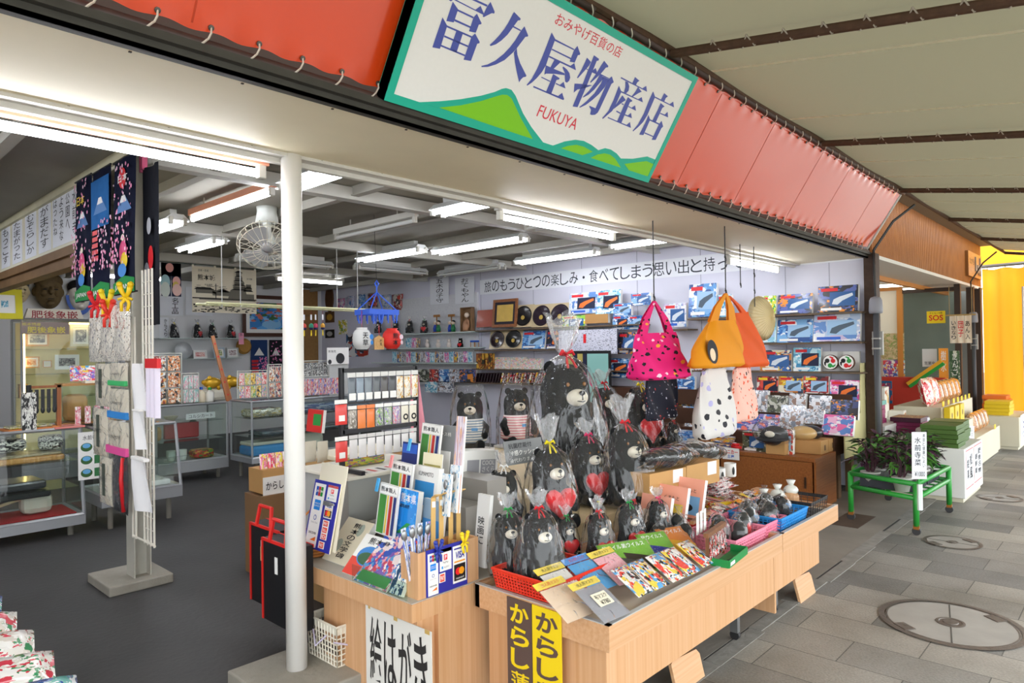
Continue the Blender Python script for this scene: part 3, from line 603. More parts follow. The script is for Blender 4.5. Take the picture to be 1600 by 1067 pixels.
# small split curtain, SOS plate, posters
M, w, hh = rectpx(0, 12.30, 1484, 492, 1519, 536)
nc = thing('split_curtain', 'small cream split curtain with brush lettering hung at the neighbouring shop', 'curtain', M)
for i in range(3): MB().grid(lambda u, v, i=i: ((i + u * .97) * w / 3, v * hh, .01 * math.sin(u * 6 + v * 3)), 6, 6).build('panel', mat('#f3e6d2', .8, .1, 0, .05, 8, trans=.2), nc)
lettering(nc, 'いきなり', (w * .08, hh * .12, w * .3, hh * .8), INK, True, .01, z=.02); lettering(nc, '団子', (w * .38, hh * .2, w * .63, hh * .8), RED, True, .01, z=.02); lettering(nc, 'あん入', (w * .7, hh * .12, w * .92, hh * .8), INK, True, .01, z=.02)
MB().tube([(-.05, hh, 0), (w + .05, hh, 0)], .012, 8).tube([(0, hh, 0), (0, hh + .45, 0)], .004, 5).tube([(w, hh, 0), (w, hh + .45, 0)], .004, 5).build('rod', mat('#b89a62', .6), nc)
M, w, hh = rectpx(0, 12.42, 1448, 486, 1477, 505)
o = card('warning_plate', 'yellow plate with red emergency letters on the neighbouring window', 'sign', M, w, hh, .006, YEL)
lettering(o, 'SOS', (w * .12, hh * .22, w * .88, hh * .68), RED, bold=.02); lettering(o, '子ども110番', (w * .15, hh * .76, w * .85, hh * .92), INK)
def poster(label, box, front, ax=0, v=12.45, texts=(), side=None, name='poster'):
    M, w, hh = rectpx(ax, v, *box); o = card(name, label, 'poster', M, w, hh, .004, front, side or WHITE)
    for (s, x0, y0, x1, y1, m, ve) in texts: lettering(o, s, (x0 * w, y0 * hh, x1 * w, y1 * hh), m, ve, .005)
    return o
poster('old map poster in brown tones on the cream wall', (1366, 521, 1413, 561), pmat(['#d8c39a', '#bfa878', '#c9b88e', '#a99668', '#8fa05a'], 14))
poster('colourful tourist poster under the map on the cream wall', (1380, 563, 1414, 592), pmat(['#bfe0e6', '#f0d060', '#d84a4a', '#4a62b8', '#f6f0e2', '#9a4a90'], 7))
poster('white notice with a round emblem on the neighbouring window', (1441, 545, 1464, 573), mat('#d9dad8', .5), 0, 12.40, [('営業中', .15, .12, .85, .3, INK, False)])
poster('orange vertical banner with white lettering before the neighbouring window', (1467, 544, 1482, 602), mat('#f6a23a', .5), 0, 12.30, [('樹氷', .2, .35, .8, .95, WHITE, True)], name='banner')
poster('dark green vertical cloth banner next to the orange one', (1484, 548, 1500, 604), pmat(['#3c5a3a', '#2e4632', '#d8d8c8', '#54704c'], 6), 0, 12.28, [('だんご', .25, .3, .8, .95, WHITE, True)], name='banner')
poster('blue shop curtain with red letters and white crests behind the boxes', (1374, 595, 1394, 630), spots('#2f6796', ['#e8eef2', '#d8483c'], 4, .3), 0, 12.19, [('歓迎', .1, .6, .9, .92, RED, False)], name='curtain')
o = MB(); o.box(0, .6, 0, .05, -.02, .02).mat(1).box(0, .6, .05, .10, -.02, .02)
a = at(1423, 606, 0, 12.17); b_ = at(1469, 575, 0, 12.17); bar = o.build('striped_board', [mat('#2e9a3c', .5), mat('#e8a82a', .5)]); bar.matrix_world = frame(a, (b_ - a), (0, 0, 1)); tag(bar, 'slanting board striped green and yellow above the snack stall', 'board')
# wall behind the stalls
struct(MB().box(12.2, 12.4, 2.3, 4.2, 0, .95).build('wall_low_neighbour', mat('#c23a2c', .6)))
# yellow sun curtain at the arcade end
YC = mat('#f2a52c', .7, .2, 0, .1, 2, trans=.4)
cu = thing('sun_curtain', 'tall yellow orange sun curtain hanging across the end of the arcade', 'curtain', LOC(14.6, 2.15, 0))
MB().grid(lambda u, v: (.05 * math.sin(u * 30) + .03 * math.sin(u * 23 + v * 2), -1.75 * u, .28 + 2.5 * v + .015 * math.cos(u * 30)), 120, 10).build('cloth', YC, cu, True)
MB().tube([(0, .1, 2.83), (0, -1.75, 2.86)], .03, 8).build('rail', mat('#6a6a66', .5, .5, .3), cu)
MB().grid(lambda u, v: (.15, .1 - 1.85 * u, 2.86 + .45 * v), 10, 2).build('upper_cloth', YC, cu)
hk = MB()
for i in range(7): hk.tube([(0, -.08 - i * .26, 2.81), (0, -.08 - i * .26, 2.77)], .006, 5)
hk.build('hook', mat('#6a4a2a', .6), cu)
fl = thing('banner_flag', 'purple red vertical flag with white letters on a slim pole by the yellow curtain', 'flag', LOC(13.2, 1.42, 0))
MB().tube([(0, 0, 0), (0, 0, 2.35)], .014, 8).tube([(0, 0, 2.3), (0, -.55, 2.3)], .006, 6).build('pole', WHITE, fl)
MB().grid(lambda u, v: (.02 * math.sin(v * 7 + u * 3), -.05 - .5 * u, .35 + 1.93 * v), 6, 16).build('cloth', mat('#a8386a', .7, .2, 0, .15, 2, trans=.3), fl, True)
lettering(fl, '水前寺', (.08, .6, .48, 1.9), WHITE, True).matrix_local = frame((-.03, 0, 0), (0, -1, 0), (0, 0, 1))

# ---- utility pipe and cables on the post between the shops
up = thing('cable_riser', 'grey conduit riser with capped head and loose black cables between the two shops', 'pipe', LOC(at(1370, 560, 1, 2.0).x, 2.0, 0))
MB().tube([(0, 0, 0), (0, 0, 1.82)], .028, 12).build('conduit', mat('#4d4f54', .5), up, True)
MB().lathe([(.06, 1.80), (.064, 1.83), (.06, 1.93), (.045, 1.96), (.012, 1.97)], n=18).build('cap', mat('#8c8e96', .5), up, True)
cb = MB()
for d in (0, .03): cb.tube([(d * .5, 0, 1.96), (.03 + d, .02, 2.2), (.10 + d, .04, 2.45), (.28 + d, -.1, 2.75), (.5 + d, -.25, 2.93)], .009, 6)
cb.tube([(.03, .0, 1.8), (.05, .03, 1.7), (.02, .03, 1.62), (.06, .02, 1.55)], .006, 5); cb.build('cable', mat('#2c2c2e', .5), up)
MB().box(.03, .07, -.05, .05, 1.38, 1.62, .006).box(-.032, .04, -.035, .035, 1.44, 1.455).box(-.032, .04, -.035, .035, 1.54, 1.555).build('junction_box', mat('#a7a7a2', .5), up)
u2 = dup(up, LOC(at(1522, 560, 1, 2.0).x, 2.0, 0), 'second grey conduit riser at the far corner of the neighbouring shop')

# ================================================================== OUTSIDE STALLS
# ---- green pipe plant stand
GP = mat('#2c9a3a', .4, .5, 0, .15, 8)
ps = thing('plant_stand', 'green painted pipe plant stand on casters beside the walkway', 'stand', LOC(0, 0, 0))
C4 = [Vector((6.04, 1.35, 0)), Vector((7.02, 1.31, 0)), Vector((7.20, 1.84, 0)), Vector((6.22, 1.88, 0))]
for c in C4:
    MB().tube([c + Vector((0, 0, .07)), c + Vector((0, 0, .40))], .022, 12).build('leg', GP, ps, True)
    cs = MB().tube([c + Vector((-.011, 0, .031)), c + Vector((.011, 0, .031))], .031, 14).mat(1).box(c.x - .014, c.x + .014, c.y - .02, c.y + .02, .045, .08)
    cs.build('caster', [mat('#3a3a3c', .6), mat('#a0672e', .6, .3, .3)], ps)
rl = MB()
for z in (.395, .285):
    for i in range(4): rl.tube([C4[i] + Vector((0, 0, z)), C4[(i + 1) % 4] + Vector((0, 0, z))], .02, 10)
for k in range(1, 6):
    f = k / 6; rl.tube([C4[0].lerp(C4[1], f) + Vector((0, 0, .285)), C4[3].lerp(C4[2], f) + Vector((0, 0, .285))], .008, 6)
rl.build('rail', GP, ps, True)
MB().tube([C4[0] + Vector((-.0, -.024, .2)), C4[0] + Vector((0, -.024, .40))], .024, 6).build('tie_wrap', mat('#dfe7e4', .5), ps)
TRAY = mat('#3d3f47', .5)
for k, (f, lb) in enumerate(((.3, 'dark plastic tray under the pots at the near end of the plant stand'), (.72, 'dark plastic tray under the pots at the far end of the plant stand'))):
    c = (C4[0] + C4[3]) / 2; d = (C4[1] + C4[2]) / 2; p = c.lerp(d, f); mb = MB(); w, dd = .19, .20
    mb.box(-w, w, -dd, dd, 0, .008)
    for sx in (-1, 1): mb.box(sx * w - .004, sx * w + .004, -dd, dd, 0, .07)
    for sy in (-1, 1):
        for q in range(9): mb.box(-w + q * w * 2 / 9, -w + (q + .6) * w * 2 / 9, sy * dd - .003, sy * dd + .003, 0, .07)
        mb.box(-w, w, sy * dd - .004, sy * dd + .004, .058, .07)
    o = mb.build('plant_tray', TRAY); o.matrix_world = LOC(p.x, p.y, .294, -.03); tag(o, lb, 'tray')
POT = mat('#d9d8d2', .5); SOIL = mat('#3a2b20', .9); LG = mat('#2f4a2a', .45, .5, 0, .4, 9); LP = mat('#4a2440', .45, .5, 0, .5, 9); LL = mat('#4f8a34', .5)
def potted(p, seed, label, n=46, R=.15, H=.24):
    rnd = random.Random(seed); t = thing('potted_plant', label, 'plant', LOC(p), 'purple leaved plants on the green stand')
    MB().lathe([(.05, 0), (.072, .1), (.078, .1), (.078, .115), (.068, .115)], n=18).build('pot', POT, t, True)
    MB().lathe([(.066, .1), (.001, .104)], n=14).build('soil', SOIL, t)
    st = MB(); lf = MB()
    for k in range(n):
        a = rnd.random() * 6.283; r = R * (.25 + .75 * rnd.random()); z = .12 + H * (.25 + .75 * rnd.random()) * (1.1 - .4 * r / R); b = Vector((r * .6 * math.cos(a), r * .6 * math.sin(a), z))
        if k % 3 == 0: st.tube([(.02 * math.cos(a), .02 * math.sin(a), .1), b * .7 + Vector((0, 0, .05)), b], .003, 4)
        L = .075 + .065 * rnd.random(); wd = .014 + .012 * rnd.random(); dirv = Vector((math.cos(a + rnd.uniform(-.7, .7)), math.sin(a + rnd.uniform(-.7, .7)), rnd.uniform(-.35, .7))).normalized(); sd = dirv.cross(Vector((0, 0, 1))).normalized()
        dn = Vector((0, 0, -1)); q = [b, b + dirv * L * .35 + sd * wd - dn * .004, b + dirv * L * .35 - sd * wd - dn * .004, b + dirv * L * .75 + sd * wd * .6 + dn * .012, b + dirv * L * .75 - sd * wd * .6 + dn * .012, b + dirv * L + dn * .03, b + dirv * L * .35 + dn * .004, b + dirv * L * .75 + dn * .018]
        lf.mat(rnd.choice([0, 0, 1, 1, 1, 2] if k % 5 else [2])); lf.add(q, [(0, 1, 6), (0, 6, 2), (1, 3, 7, 6), (6, 7, 4, 2), (3, 5, 7), (7, 5, 4)])
    st.build('stem', mat('#5a3a44', .6), t); lf.build('leaves', [LG, LP, LL], t)
spots_ = [(.10, .25, 'potted purple leaved plant at the near front corner of the green stand'), (.12, .75, 'potted purple leaved plant at the back corner of the stand nearest the shop'), (.34, .22, 'potted purple leaved plant behind the tall name card'),
          (.36, .72, 'potted purple leaved plant in the back row beside the corner one'), (.6, .25, 'potted purple leaved plant in the front row beyond the name card'), (.62, .72, 'potted purple leaved plant in the back row beyond the middle'), (.85, .3, 'potted purple leaved plant at the far front end of the stand'), (.86, .75, 'potted purple leaved plant at the far back end of the stand')]
for k, (f, g_, lb) in enumerate(spots_):
    p = C4[0].lerp(C4[1], f).lerp(C4[3].lerp(C4[2], f), g_); potted((p.x, p.y, .302), 11 + k, lb, 95, .19, .29)
pc = thing('plant_label', 'tall white card naming the plant and its price on the corner of the green stand', 'sign', frame((6.0, 1.365, .40), RT, (0, 0, 1)))
MB().box(.0, .115, .04, .405, -.003, 0).build('card', PAPER, pc); MB().box(.05, .062, -.06, .06, -.008, -.003).build('stick', GP, pc)
lettering(pc, '水前寺菜', (.018, .14, .072, .37), INK, True, .006); lettering(pc, '美容と健康によい', (.082, .13, .103, .395), INK, True); lettering(pc, '¥1000', (.02, .06, .1, .1), INK, shear=.01)

# ---- white counters of the neighbour with goods
CW = mat('#e6e6e2', .5, .3, 0, .05, 3); CB = mat('#d9d3bd', .55, .3, 0, .08, 3)
def stall(label, x0, x1, y0, y1, h, m=CW):
    t = thing('display_counter', label, 'counter', LOC(0, 0, 0))
    MB().box(x0, x1, y0, y1, .04, h, .006).build('body', m, t); MB().box(x0 + .02, x1 - .02, y0 + .02, y1, .0, .05).build('plinth', CB, t)
    return t
stall('white counter with two hand lettered posters on its front, behind the plant stand', 7.5, 8.42, 1.27, 1.95, .50)
stall('low white counter against the shop post behind the potted plants', 7.95, 9.0, 2.05, 2.6, .62)
stall('long cream counter stacked with yellow boxes and snack bags', 9.0, 11.3, 1.50, 2.5, .36, CB)
st3 = stall('cream counter on casters at the far end of the neighbouring stalls', 11.6, 12.75, 1.32, 1.9, .45, CB)
st4 = thing('display_shelf', 'cream stepped snack shelf standing on the long cream counter', 'shelf', LOC(0, 0, 0)); MB().box(9.3, 11.25, 1.8, 2.3, .362, .73).build('step', CB, st4); MB().box(9.02, 10.15, 1.62, 1.79, .362, .55).build('low_step', CB, st4)
for x0, x1, s1, s2, lb in ((7.55, 7.9, '松風', '銘菓', 'white poster edged in red with two big brush characters on the white counter'), (7.95, 8.35, '肥後名物', '朝鮮飴', 'white poster edged in red with small brush writing on the white counter')):
    o = card('paper_poster', lb, 'poster', frame((x0, 1.268, .12), (1, 0, 0), (0, 0, 1)), x1 - x0, .36, .003, PAPER); w = x1 - x0
    rects(o, 'red_border', [(RED, .0, .352, w, .36), (RED, .0, 0, .008, .36), (RED, w - .008, 0, w, .36), (RED, 0, 0, w, .008)])
    lettering(o, s1, (w * .5, .06, w * .9, .32), INK, True, .01); lettering(o, s2, (w * .12, .08, w * .42, .28), INK, True, .01)
def pile(name, label, cat, group, x, y, z, w, d, h, n, m, top=None, rz=0, jit=.01):
    rnd = random.Random(int(x * 100 + y * 1000))
    for k in range(n):
        mb = MB().box(-w / 2, w / 2, -d / 2, d / 2, 0, h - .002, .003)
        if top: mb.mat(1).add([(-w / 2 + .01, -d / 2 + .01, h - .0015), (w / 2 - .01, -d / 2 + .01, h - .0015), (w / 2 - .01, d / 2 - .01, h - .0015), (-w / 2 + .01, d / 2 - .01, h - .0015)], [(0, 1, 2, 3)])
        o = mb.build(name, [m, top or m]); o.matrix_world = LOC(x + rnd.uniform(-jit, jit), y + rnd.uniform(-jit, jit), z + k * h, rz + rnd.uniform(-.03, .03))
        tag(o, label % ORD[k] if '%' in label else label, cat, group)
GB = mat('#4c6a2e', .5, .3, 0, .2, 8); MAR = mat('#8c2a5a', .45); SAND = pmat(['#c8945a', '#a8683a', '#e2b87e', '#7a3a2a'], 16)
pile('sweet_box', 'flat green sweet box, %s from the bottom of the green pile nearer the plants', 'box', 'green sweet boxes', 7.72, 1.48, .5, .36, .3, .042, 5, GB)
pile('sweet_box', 'flat green sweet box, %s from the bottom of the far green pile', 'box', 'green sweet boxes', 8.12, 1.5, .5, .34, .3, .042, 5, GB, mat('#7a8a4a', .4))
pile('sweet_box', 'flat maroon sweet box, %s from the bottom of the pile by the post', 'box', 'maroon sweet boxes', 8.2, 2.3, .62, .36, .3, .05, 4, MAR)
pile('sweet_box', 'teal edged sweet box with a clear lid, topping the maroon pile by the post', 'box', None, 8.2, 2.3, .82, .38, .3, .05, 1, mat('#5aa59a', .4), SAND)
pile('sweet_box', 'flat maroon sweet box, %s from the bottom of the second maroon pile', 'box', 'maroon sweet boxes', 8.55, 1.95, .5, .34, .28, .045, 3, MAR)
pile('sweet_box', 'plum sweet box with a clear lid, on top of the second maroon pile', 'box', None, 8.55, 1.95, .635, .36, .3, .05, 1, mat('#4a2438', .4), SAND)
tag(MB().box(8.44, 8.75, 1.8, 2.04, 0, .5).build('plinth_box', CW), 'white plinth box under the second maroon pile of sweet boxes', 'plinth')
YB = mat('#e3c21e', .45)
for k in range(3):
    o = MB().box(-.11, .11, -.03, .03, 0, .2, .004).build('yellow_box', YB); o.matrix_world = LOC(9.2 + k * .3, 1.70, .552); tag(o, 'upright yellow box with a dark crest, %s along the cream counter' % ORD[k], 'box', 'upright yellow boxes')
    discs(o, 'crest', [(mat('#6a4a18', .5), 0, 0, .025, .035)]).matrix_local = frame((0, -.031, .1), (1, 0, 0), (0, 0, 1))
def snack(label, x, y, z, w, h, front, group=None, tagm=None):
    t = thing('snack_bag', label, 'snack', LOC(x, y, z), group)
    MB().pillow(w, h, w * .45, 8).build('pouch', front, t, True, M=frame((-w / 2, 0, 0), (1, 0, 0), (0, .2, 1)))
    if tagm: MB().box(-.05, .05, -.14, -.135, 0, .06).build('price_card', tagm, t)
CH = pmat(['#f2e4d6', '#e85a6a', '#f6f0ea', '#d8323a', '#e8c8b0'], 5, .2, .4); CR = pmat(['#c88a4a', '#a86a34', '#e0b070', '#8a5228'], 18, .15, .5)
for k in range(2): snack('white and pink printed snack bag, %s on the snack shelf' % ORD[k], 9.5 + k * .3, 1.95, .732, .3, .34, CH, 'printed snack bags', YEL)
for k in range(5): snack('clear bag of brown crackers, %s along the top of the snack shelf' % ORD[k], 10.1 + k * .25, 1.95, .732, .26, .28, CR, 'clear cracker bags', YEL)
for k in range(4): snack('clear bag of brown crackers, %s on the lower snack step' % ORD[k], 10.3 + k * .24, 1.62, .362, .24, .24, CR, 'clear cracker bags', YEL if k == 2 else None)
snack('clear bag of white sweets on the far end of the poster counter', 8.3, 1.75, .5, .3, .12, mat('#e9e2dc', .25, .5, 0, .1, 40, coat=.5))
pile('sweet_box', 'flat yellow sweet box, %s from the bottom on the far caster counter', 'box', 'yellow sweet boxes', 12.0, 1.6, .45, .4, .3, .05, 4, YB)
pile('sweet_box', 'orange sweet box, %s from the bottom behind the yellow ones on the far counter', 'box', 'orange sweet boxes', 12.6, 1.7, .45, .4, .3, .06, 4, ORG)
for k, (x, y, z, w, h) in enumerate(((8.9, 2.35, .62, .3, .36), (9.05, 2.2, .42, .22, .28))):
    o = MB().box(-w / 2, w / 2, -.08, .08, 0, h, .004).mat(1).box(-w / 2 + .02, w / 2 - .05, -.083, -.08, h * .45, h * .9).build('carton', [mat('#e4e0d4', .6), pmat(['#e8c34a', '#f4f0e4', '#b8683a'], 4)]); o.matrix_world = LOC(x, y, z, .1); tag(o, ('tall white carton with a yellow print by the cream wall', 'small white carton with a yellow print on the cream counter')[k], 'box')
for k in range(3):
    o = card('price_card', 'white upright price card, %s between the maroon and yellow boxes' % ORD[k], 'card', frame(((8.6, 1.86, .501), (9.08, 1.55, .362), (9.3, 1.56, .362))[k], RT, (0, 0, 1)), .1, .17, .003, PAPER, group='white price cards'); lettering(o, ('名物', '銘菓', '特選')[k], (.02, .05, .08, .14), INK, True)
o = card('paper_poster', 'white sheets with blue brush writing hung on the far caster counter', 'poster', frame((11.7, 1.315, .05), (1, 0, 0), (0, 0, 1)), .8, .42, .003, PAPER); lettering(o, 'くまもと', (.1, .08, .7, .36), mat('#3a4ab0', .5), bold=.01)

# ================================================================== SHOP, LEFT SIDE
def pouch(name, label, cat, M, w, h, t, front, group=None, header=None, film=True, parts=None, back=None):
    """soft package: filled pouch, card header, clear film"""
    o = thing(name, label, cat, M, group)
    hh = h * (.16 if header else 0)
    MB().pillow(w * .94, h * .96 - hh, t, 6).build('contents', front, o, True, M=LOC(w * .03, h * .01, t / 2))
    if header: MB().box(0, w, h - hh, h, t * .3, t * .3 + .003).build('header_card', header, o)
    if film: MB().pillow(w, h, t * 1.25, 6).build('film', FILM, o, True, M=LOC(0, 0, t / 2))
    return o
def glass_case(label, x0, x1, y0, y1, z0, z1, shelves, slant=0, legs=True, base=.08):
    t = thing('display_case', label, 'display case', LOC(x0, y0, 0)); w, d = x1 - x0, y1 - y0; s = .014
    f = MB(); ins = slant
    P_ = [Vector((0, 0, z0)), Vector((w, 0, z0)), Vector((w, d, z0)), Vector((0, d, z0)), Vector((0, ins, z1)), Vector((w, ins, z1)), Vector((w, d, z1)), Vector((0, d, z1))]
    for a, b in ((0, 1), (1, 2), (2, 3), (3, 0), (4, 5), (5, 6), (6, 7), (7, 4), (0, 4), (1, 5), (2, 6), (3, 7)): f.tube([P_[a], P_[b]], s, 4)
    f.build('frame', ALU, t)
    MB().box(-.01, w + .01, -.01, d + .01, z0 - base, z0).build('base_panel', mat('#a3a6aa', .4, .5, .4), t)
    g = MB()
    for q in ((0, 1, 5, 4), (1, 2, 6, 5), (3, 0, 4, 7), (4, 5, 6, 7)): g.add([P_[i] for i in q], [(0, 1, 2, 3)])
    g.build('glass', GLASS, t)
    for z in shelves:
        k = ins * (z - z0) / (z1 - z0); MB().box(.02, w - .02, k + .03, d - .02, z - .006, z).build('shelf', GLASS, t)
    if legs:
        for lx in (.08, w - .08):
            for ly in (.08, d - .08): MB().tube([(lx, ly, 0), (lx, ly, z0 - base)], .022, 10).build('leg', mat('#77736a', .5), t)
    return t
def rc(name, label, cat, ax, v, box, th, front, side=None, group=None, tilt=0):
    M, w, h = rectpx(ax, v, *box, tilt=tilt); o = card(name, label, cat, M, w, h, th, front, side, group); o['w'] = w; o['h'] = h
    return o, w, h
GREY = mat('#b9bab8', .5); CREAM = mat('#efe7cf', .6); NAVY = mat('#1d2440', .7); DKRED = mat('#9a2630', .5)

# ---- towels and gauze hung by the steel column
def towel(label, box, v, kind):
    M, w, h = rectpx(0, v, *box); t = thing('souvenir_towel', label, 'towel', M)
    MB().grid(lambda u, q: (u * w, q * h, .006 * math.sin(u * 7 + q * 4)), 6, 20).build('cloth', mat('#12162c', .8, .1, 0, .1, 20), t, True)
    MB().tube([(-.01, h, 0), (w + .01, h, 0)], .006, 6).tube([(-.01, 0, 0), (w + .01, 0, 0)], .006, 6).build('rod', BLACK, t)
    rnd = random.Random(kind); PK, PK2 = mat('#f29ac0', .8), mat('#f7d3e2', .8); items = []
    def blossoms(n, x0, x1, y0, y1):
        for _ in range(n):
            r = .006 + rnd.random() * .008; items.append((rnd.choice([PK, PK, PK2]), x0 + rnd.random() * (x1 - x0), y0 + rnd.random() * (y1 - y0), r, r))
    if kind != 1: blossoms(30, .01, w - .01, h * .62, h * .97)
    blossoms(60, w * (.5 if kind == 1 else .05), w * .97, h * .22, h * .6); blossoms(22, w * .1, w * .5, h * .2, h * .4)
    MB().add([(0, 0, .010), (w, 0, .010), (w, h * .1, .010), (w * .5, h * .13, .010), (0, h * .08, .010)], [(0, 1, 2, 3, 4)]).build('green_field', mat('#1f8a44', .8), t)
    mt = MB(); by = h * (.66 if kind == 1 else .6)
    if kind == 1: MB().add([(0, h * .55, .009), (w, h * .55, .009), (w, h * .93, .009), (0, h * .93, .009)], [(0, 1, 2, 3)]).build('sky_print', mat('#2f6aa8', .8, .1, 0, .3, 14), t)
    mt.add([(w * .15, by, .0105), (w * .9, by, .0105), (w * .6, by + h * .12, .0105), (w * .45, by + h * .12, .0105)], [(0, 1, 2, 3)]); mt.build('mountain_print', mat('#5d84b8', .8), t)
    MB().add([(w * .36, by + h * .07, .011), (w * .68, by + h * .07, .011), (w * .6, by + h * .12, .011), (w * .45, by + h * .12, .011)], [(0, 1, 2, 3)]).build('snow_print', WHITE, t)
    discs(t, 'blossom_print', items, z=.0115, n=7)
    if kind == 1: rects(t, 'pagoda_print', [(RED, w * .05 + .004 * k, h * (.30 + .05 * k), w * .42 - .004 * k, h * (.335 + .05 * k)) for k in range(5)], z=.012)
    else: discs(t, 'figure_print', [(mat('#e05a8a', .8), w * .5, h * .3, w * .18, h * .09), (YEL, w * .55, h * .24, w * .16, h * .06), (mat('#4a8ad0', .8), w * .45, h * .17, w * .2, h * .05), (CREAM, w * .5, h * .41, w * .08, h * .025)], z=.012)
    if kind == 0: lettering(t, '日本', (w * .2, h * .78, w * .7, h * .86), YEL, bold=.03, z=.0125)
    if kind == 2:
        discs(t, 'red_disc', [(RED, w * .5, h * .85, w * .17, w * .17)], z=.012); lettering(t, '日本', (w * .3, h * .82, w * .75, h * .88), WHITE, bold=.03, z=.0135)
    lettering(t, 'JAPAN', (w * .1, h * .02, w * .75, h * .065), WHITE, bold=.02, z=.0125)
towel('dark Japan souvenir towel with yellow characters and pink blossom, outermost from the column', (119, 278, 143, 470), 1.43, 0)
towel('blue Japan souvenir towel with mountain and red pagoda, middle of the three', (145, 264, 173, 466), 1.43, 1)
towel('black Japan souvenir towel with a red disc, hung closest to the steel column', (179, 246, 212, 458), 1.43, 2)
M, w, h = rectpx(0, 1.5, 224, 258, 250, 508)
gz = thing('gauze_curtain', 'long black gauze curtain with pale moons hanging beside the towels', 'curtain', M)
MB().grid(lambda u, v: (u * w, v * h, .01 * math.sin(u * 9)), 8, 10).build('cloth', mat('#26272e', .8, .1, 0, .2, 60), gz, True)
discs(gz, 'moon_print', [(mat('#b9bac0', .7), w * .5, h * .62, .035, .05), (mat('#8a8b92', .7), w * .35, h * .3, .05, .09), (RED, w * .6, h * .42, .04, .07)], z=.014)
MB().box(-.0, .02, h - .02, h + .08, -.01, .02).box(.03, .05, h - .01, h + .07, -.01, .02).build('clothes_peg', PINK, gz)
# ---- white wire rack round the steel column with hanging bags
WIRE = mat('#dcd8cc', .45)
a = at(207, 640, 0, 1.42); b = at(240, 640, 0, 1.42)
wrk = thing('wire_rack', 'tall white wire rack standing around the steel column', 'rack', LOC(1.42, 0, 0))
for k, x in enumerate((206, 211, 224, 229, 234, 239)):
    p = at(x, 600, 0, 1.42); z1 = 1.98 if k > 1 else 1.72; MB().tube([(0, p.y, .42), (0, p.y, z1)], .006, 6).build('upright', WIRE, wrk)
wr2 = MB()
ya, yb = at(206, 600, 0, 1.42).y, at(240, 600, 0, 1.42).y
for k in range(22):
    z = .44 + k * .07; wr2.tube([(0, at(224, 600, 0, 1.42).y, z), (0, yb, z)], .0025, 5)
wr2.tube([(0, ya, .43), (0, yb, .43)], .006, 6); wr2.build('cross_wires', WIRE, wrk)
BAGW = spots('#efe9dc', ['#23232a', '#3a3f6a', '#a88a5a'], 13, .26, .6)
for k, (x0, x1, y0, y1) in enumerate(((143, 166, 482, 566), (162, 188, 476, 566), (184, 209, 478, 564))):
    M, w, h = rectpx(0, 1.40, x0, y0, x1, y1); pouch('gift_bag', 'white gift bag with small dark figures under film, %s from the towels side' % ORD[k], 'bag', M, w, h, .03, BAGW, 'spotted white gift bags')
clips = [('red', RED, 150, 478), ('yellow', YEL, 168, 476), ('bright red', mat('#e23a2a', .4), 170, 492), ('golden yellow', mat('#f2c81a', .4), 197, 466)]
def clip_toy(label, p, m, s=1.0, rz=0, fr=None):
    """star-limbed plastic clip: a body with two heads and two legs"""
    t = MB()
    for sg_ in (-1, 1):
        t.tube([(0, .0, 0), (sg_ * .010, .018, .004), (sg_ * .016, .036, .006)], [.006, .007, .009], 8); t.ball((sg_ * .017, .042, .006), .0095, 8, 6)
        t.tube([(0, 0, 0), (sg_ * .012, -.016, .004), (sg_ * .009, -.04, .008)], [.006, .0055, .005], 8)
        t.tube([(0, .004, 0), (sg_ * .022, -.004, .006)], [.005, .004], 8)
    o = t.build('plastic_clip', m, smooth=True); o.matrix_world = (fr or frame(p, RT, (0, 0, 1))) @ Matrix.Scale(s, 4) if fr is None else fr @ Matrix.Scale(s, 4)
    return tag(o, label, 'clip')
for c, m, x, y in clips: clip_toy('%s figure shaped plastic clip holding a spotted gift bag' % c, at(x, y, 0, 1.37), m, 1.9)
NAT = mat('#e2dac6', .7, .2, 0, .08, 12)
socks = [(153, 178, 566, 635, None, 'natural canvas pouch with a slim dark figure, top of the towels side'), (176, 205, 566, 605, '#3fb56a', 'canvas pouch with a green base, top of the inner column of pouches'),
         (175, 207, 606, 656, '#2f86d0', 'canvas pouch with a blue base, middle of the inner column of pouches'), (150, 174, 636, 712, None, 'natural canvas pouch, second down on the towels side'),
         (173, 207, 656, 712, '#e0529a', 'canvas pouch with a pink base, lowest of the inner column of pouches'), (160, 182, 712, 788, None, 'natural canvas pouch, lowest on the towels side')]
for x0, x1, y0, y1, c, lb in socks:
    M, w, h = rectpx(0, 1.39, x0, y0, x1, y1); o = pouch('canvas_pouch', lb, 'pouch', M, w, h, .03, NAT)
    if c: MB().box(w * .04, w * .96, .01, h * .27, .012, .034, .004).build('coloured_base', mat(c, .6), o)
    else: MB().box(w * .42, w * .58, h * .2, h * .85, .03, .034).build('dark_print', mat('#4a5248', .7), o)
    lettering(o, 'KUMAMOTO', (w * .25, h * .5, w * .75, h * .58), INK, z=.037)
M, w, h = rectpx(0, 1.39, 183, 708, 206, 800); o = pouch('tote_bag', 'dark folded bag with red handles hung low on the wire rack', 'bag', M, w, h, .04, mat('#2c2f36', .6))
MB().tube([(w * .8, h * .95, .03), (w * .85, h * .6, .045), (w * .82, .02, .03)], .012, 8).build('handle', RED, o, True)
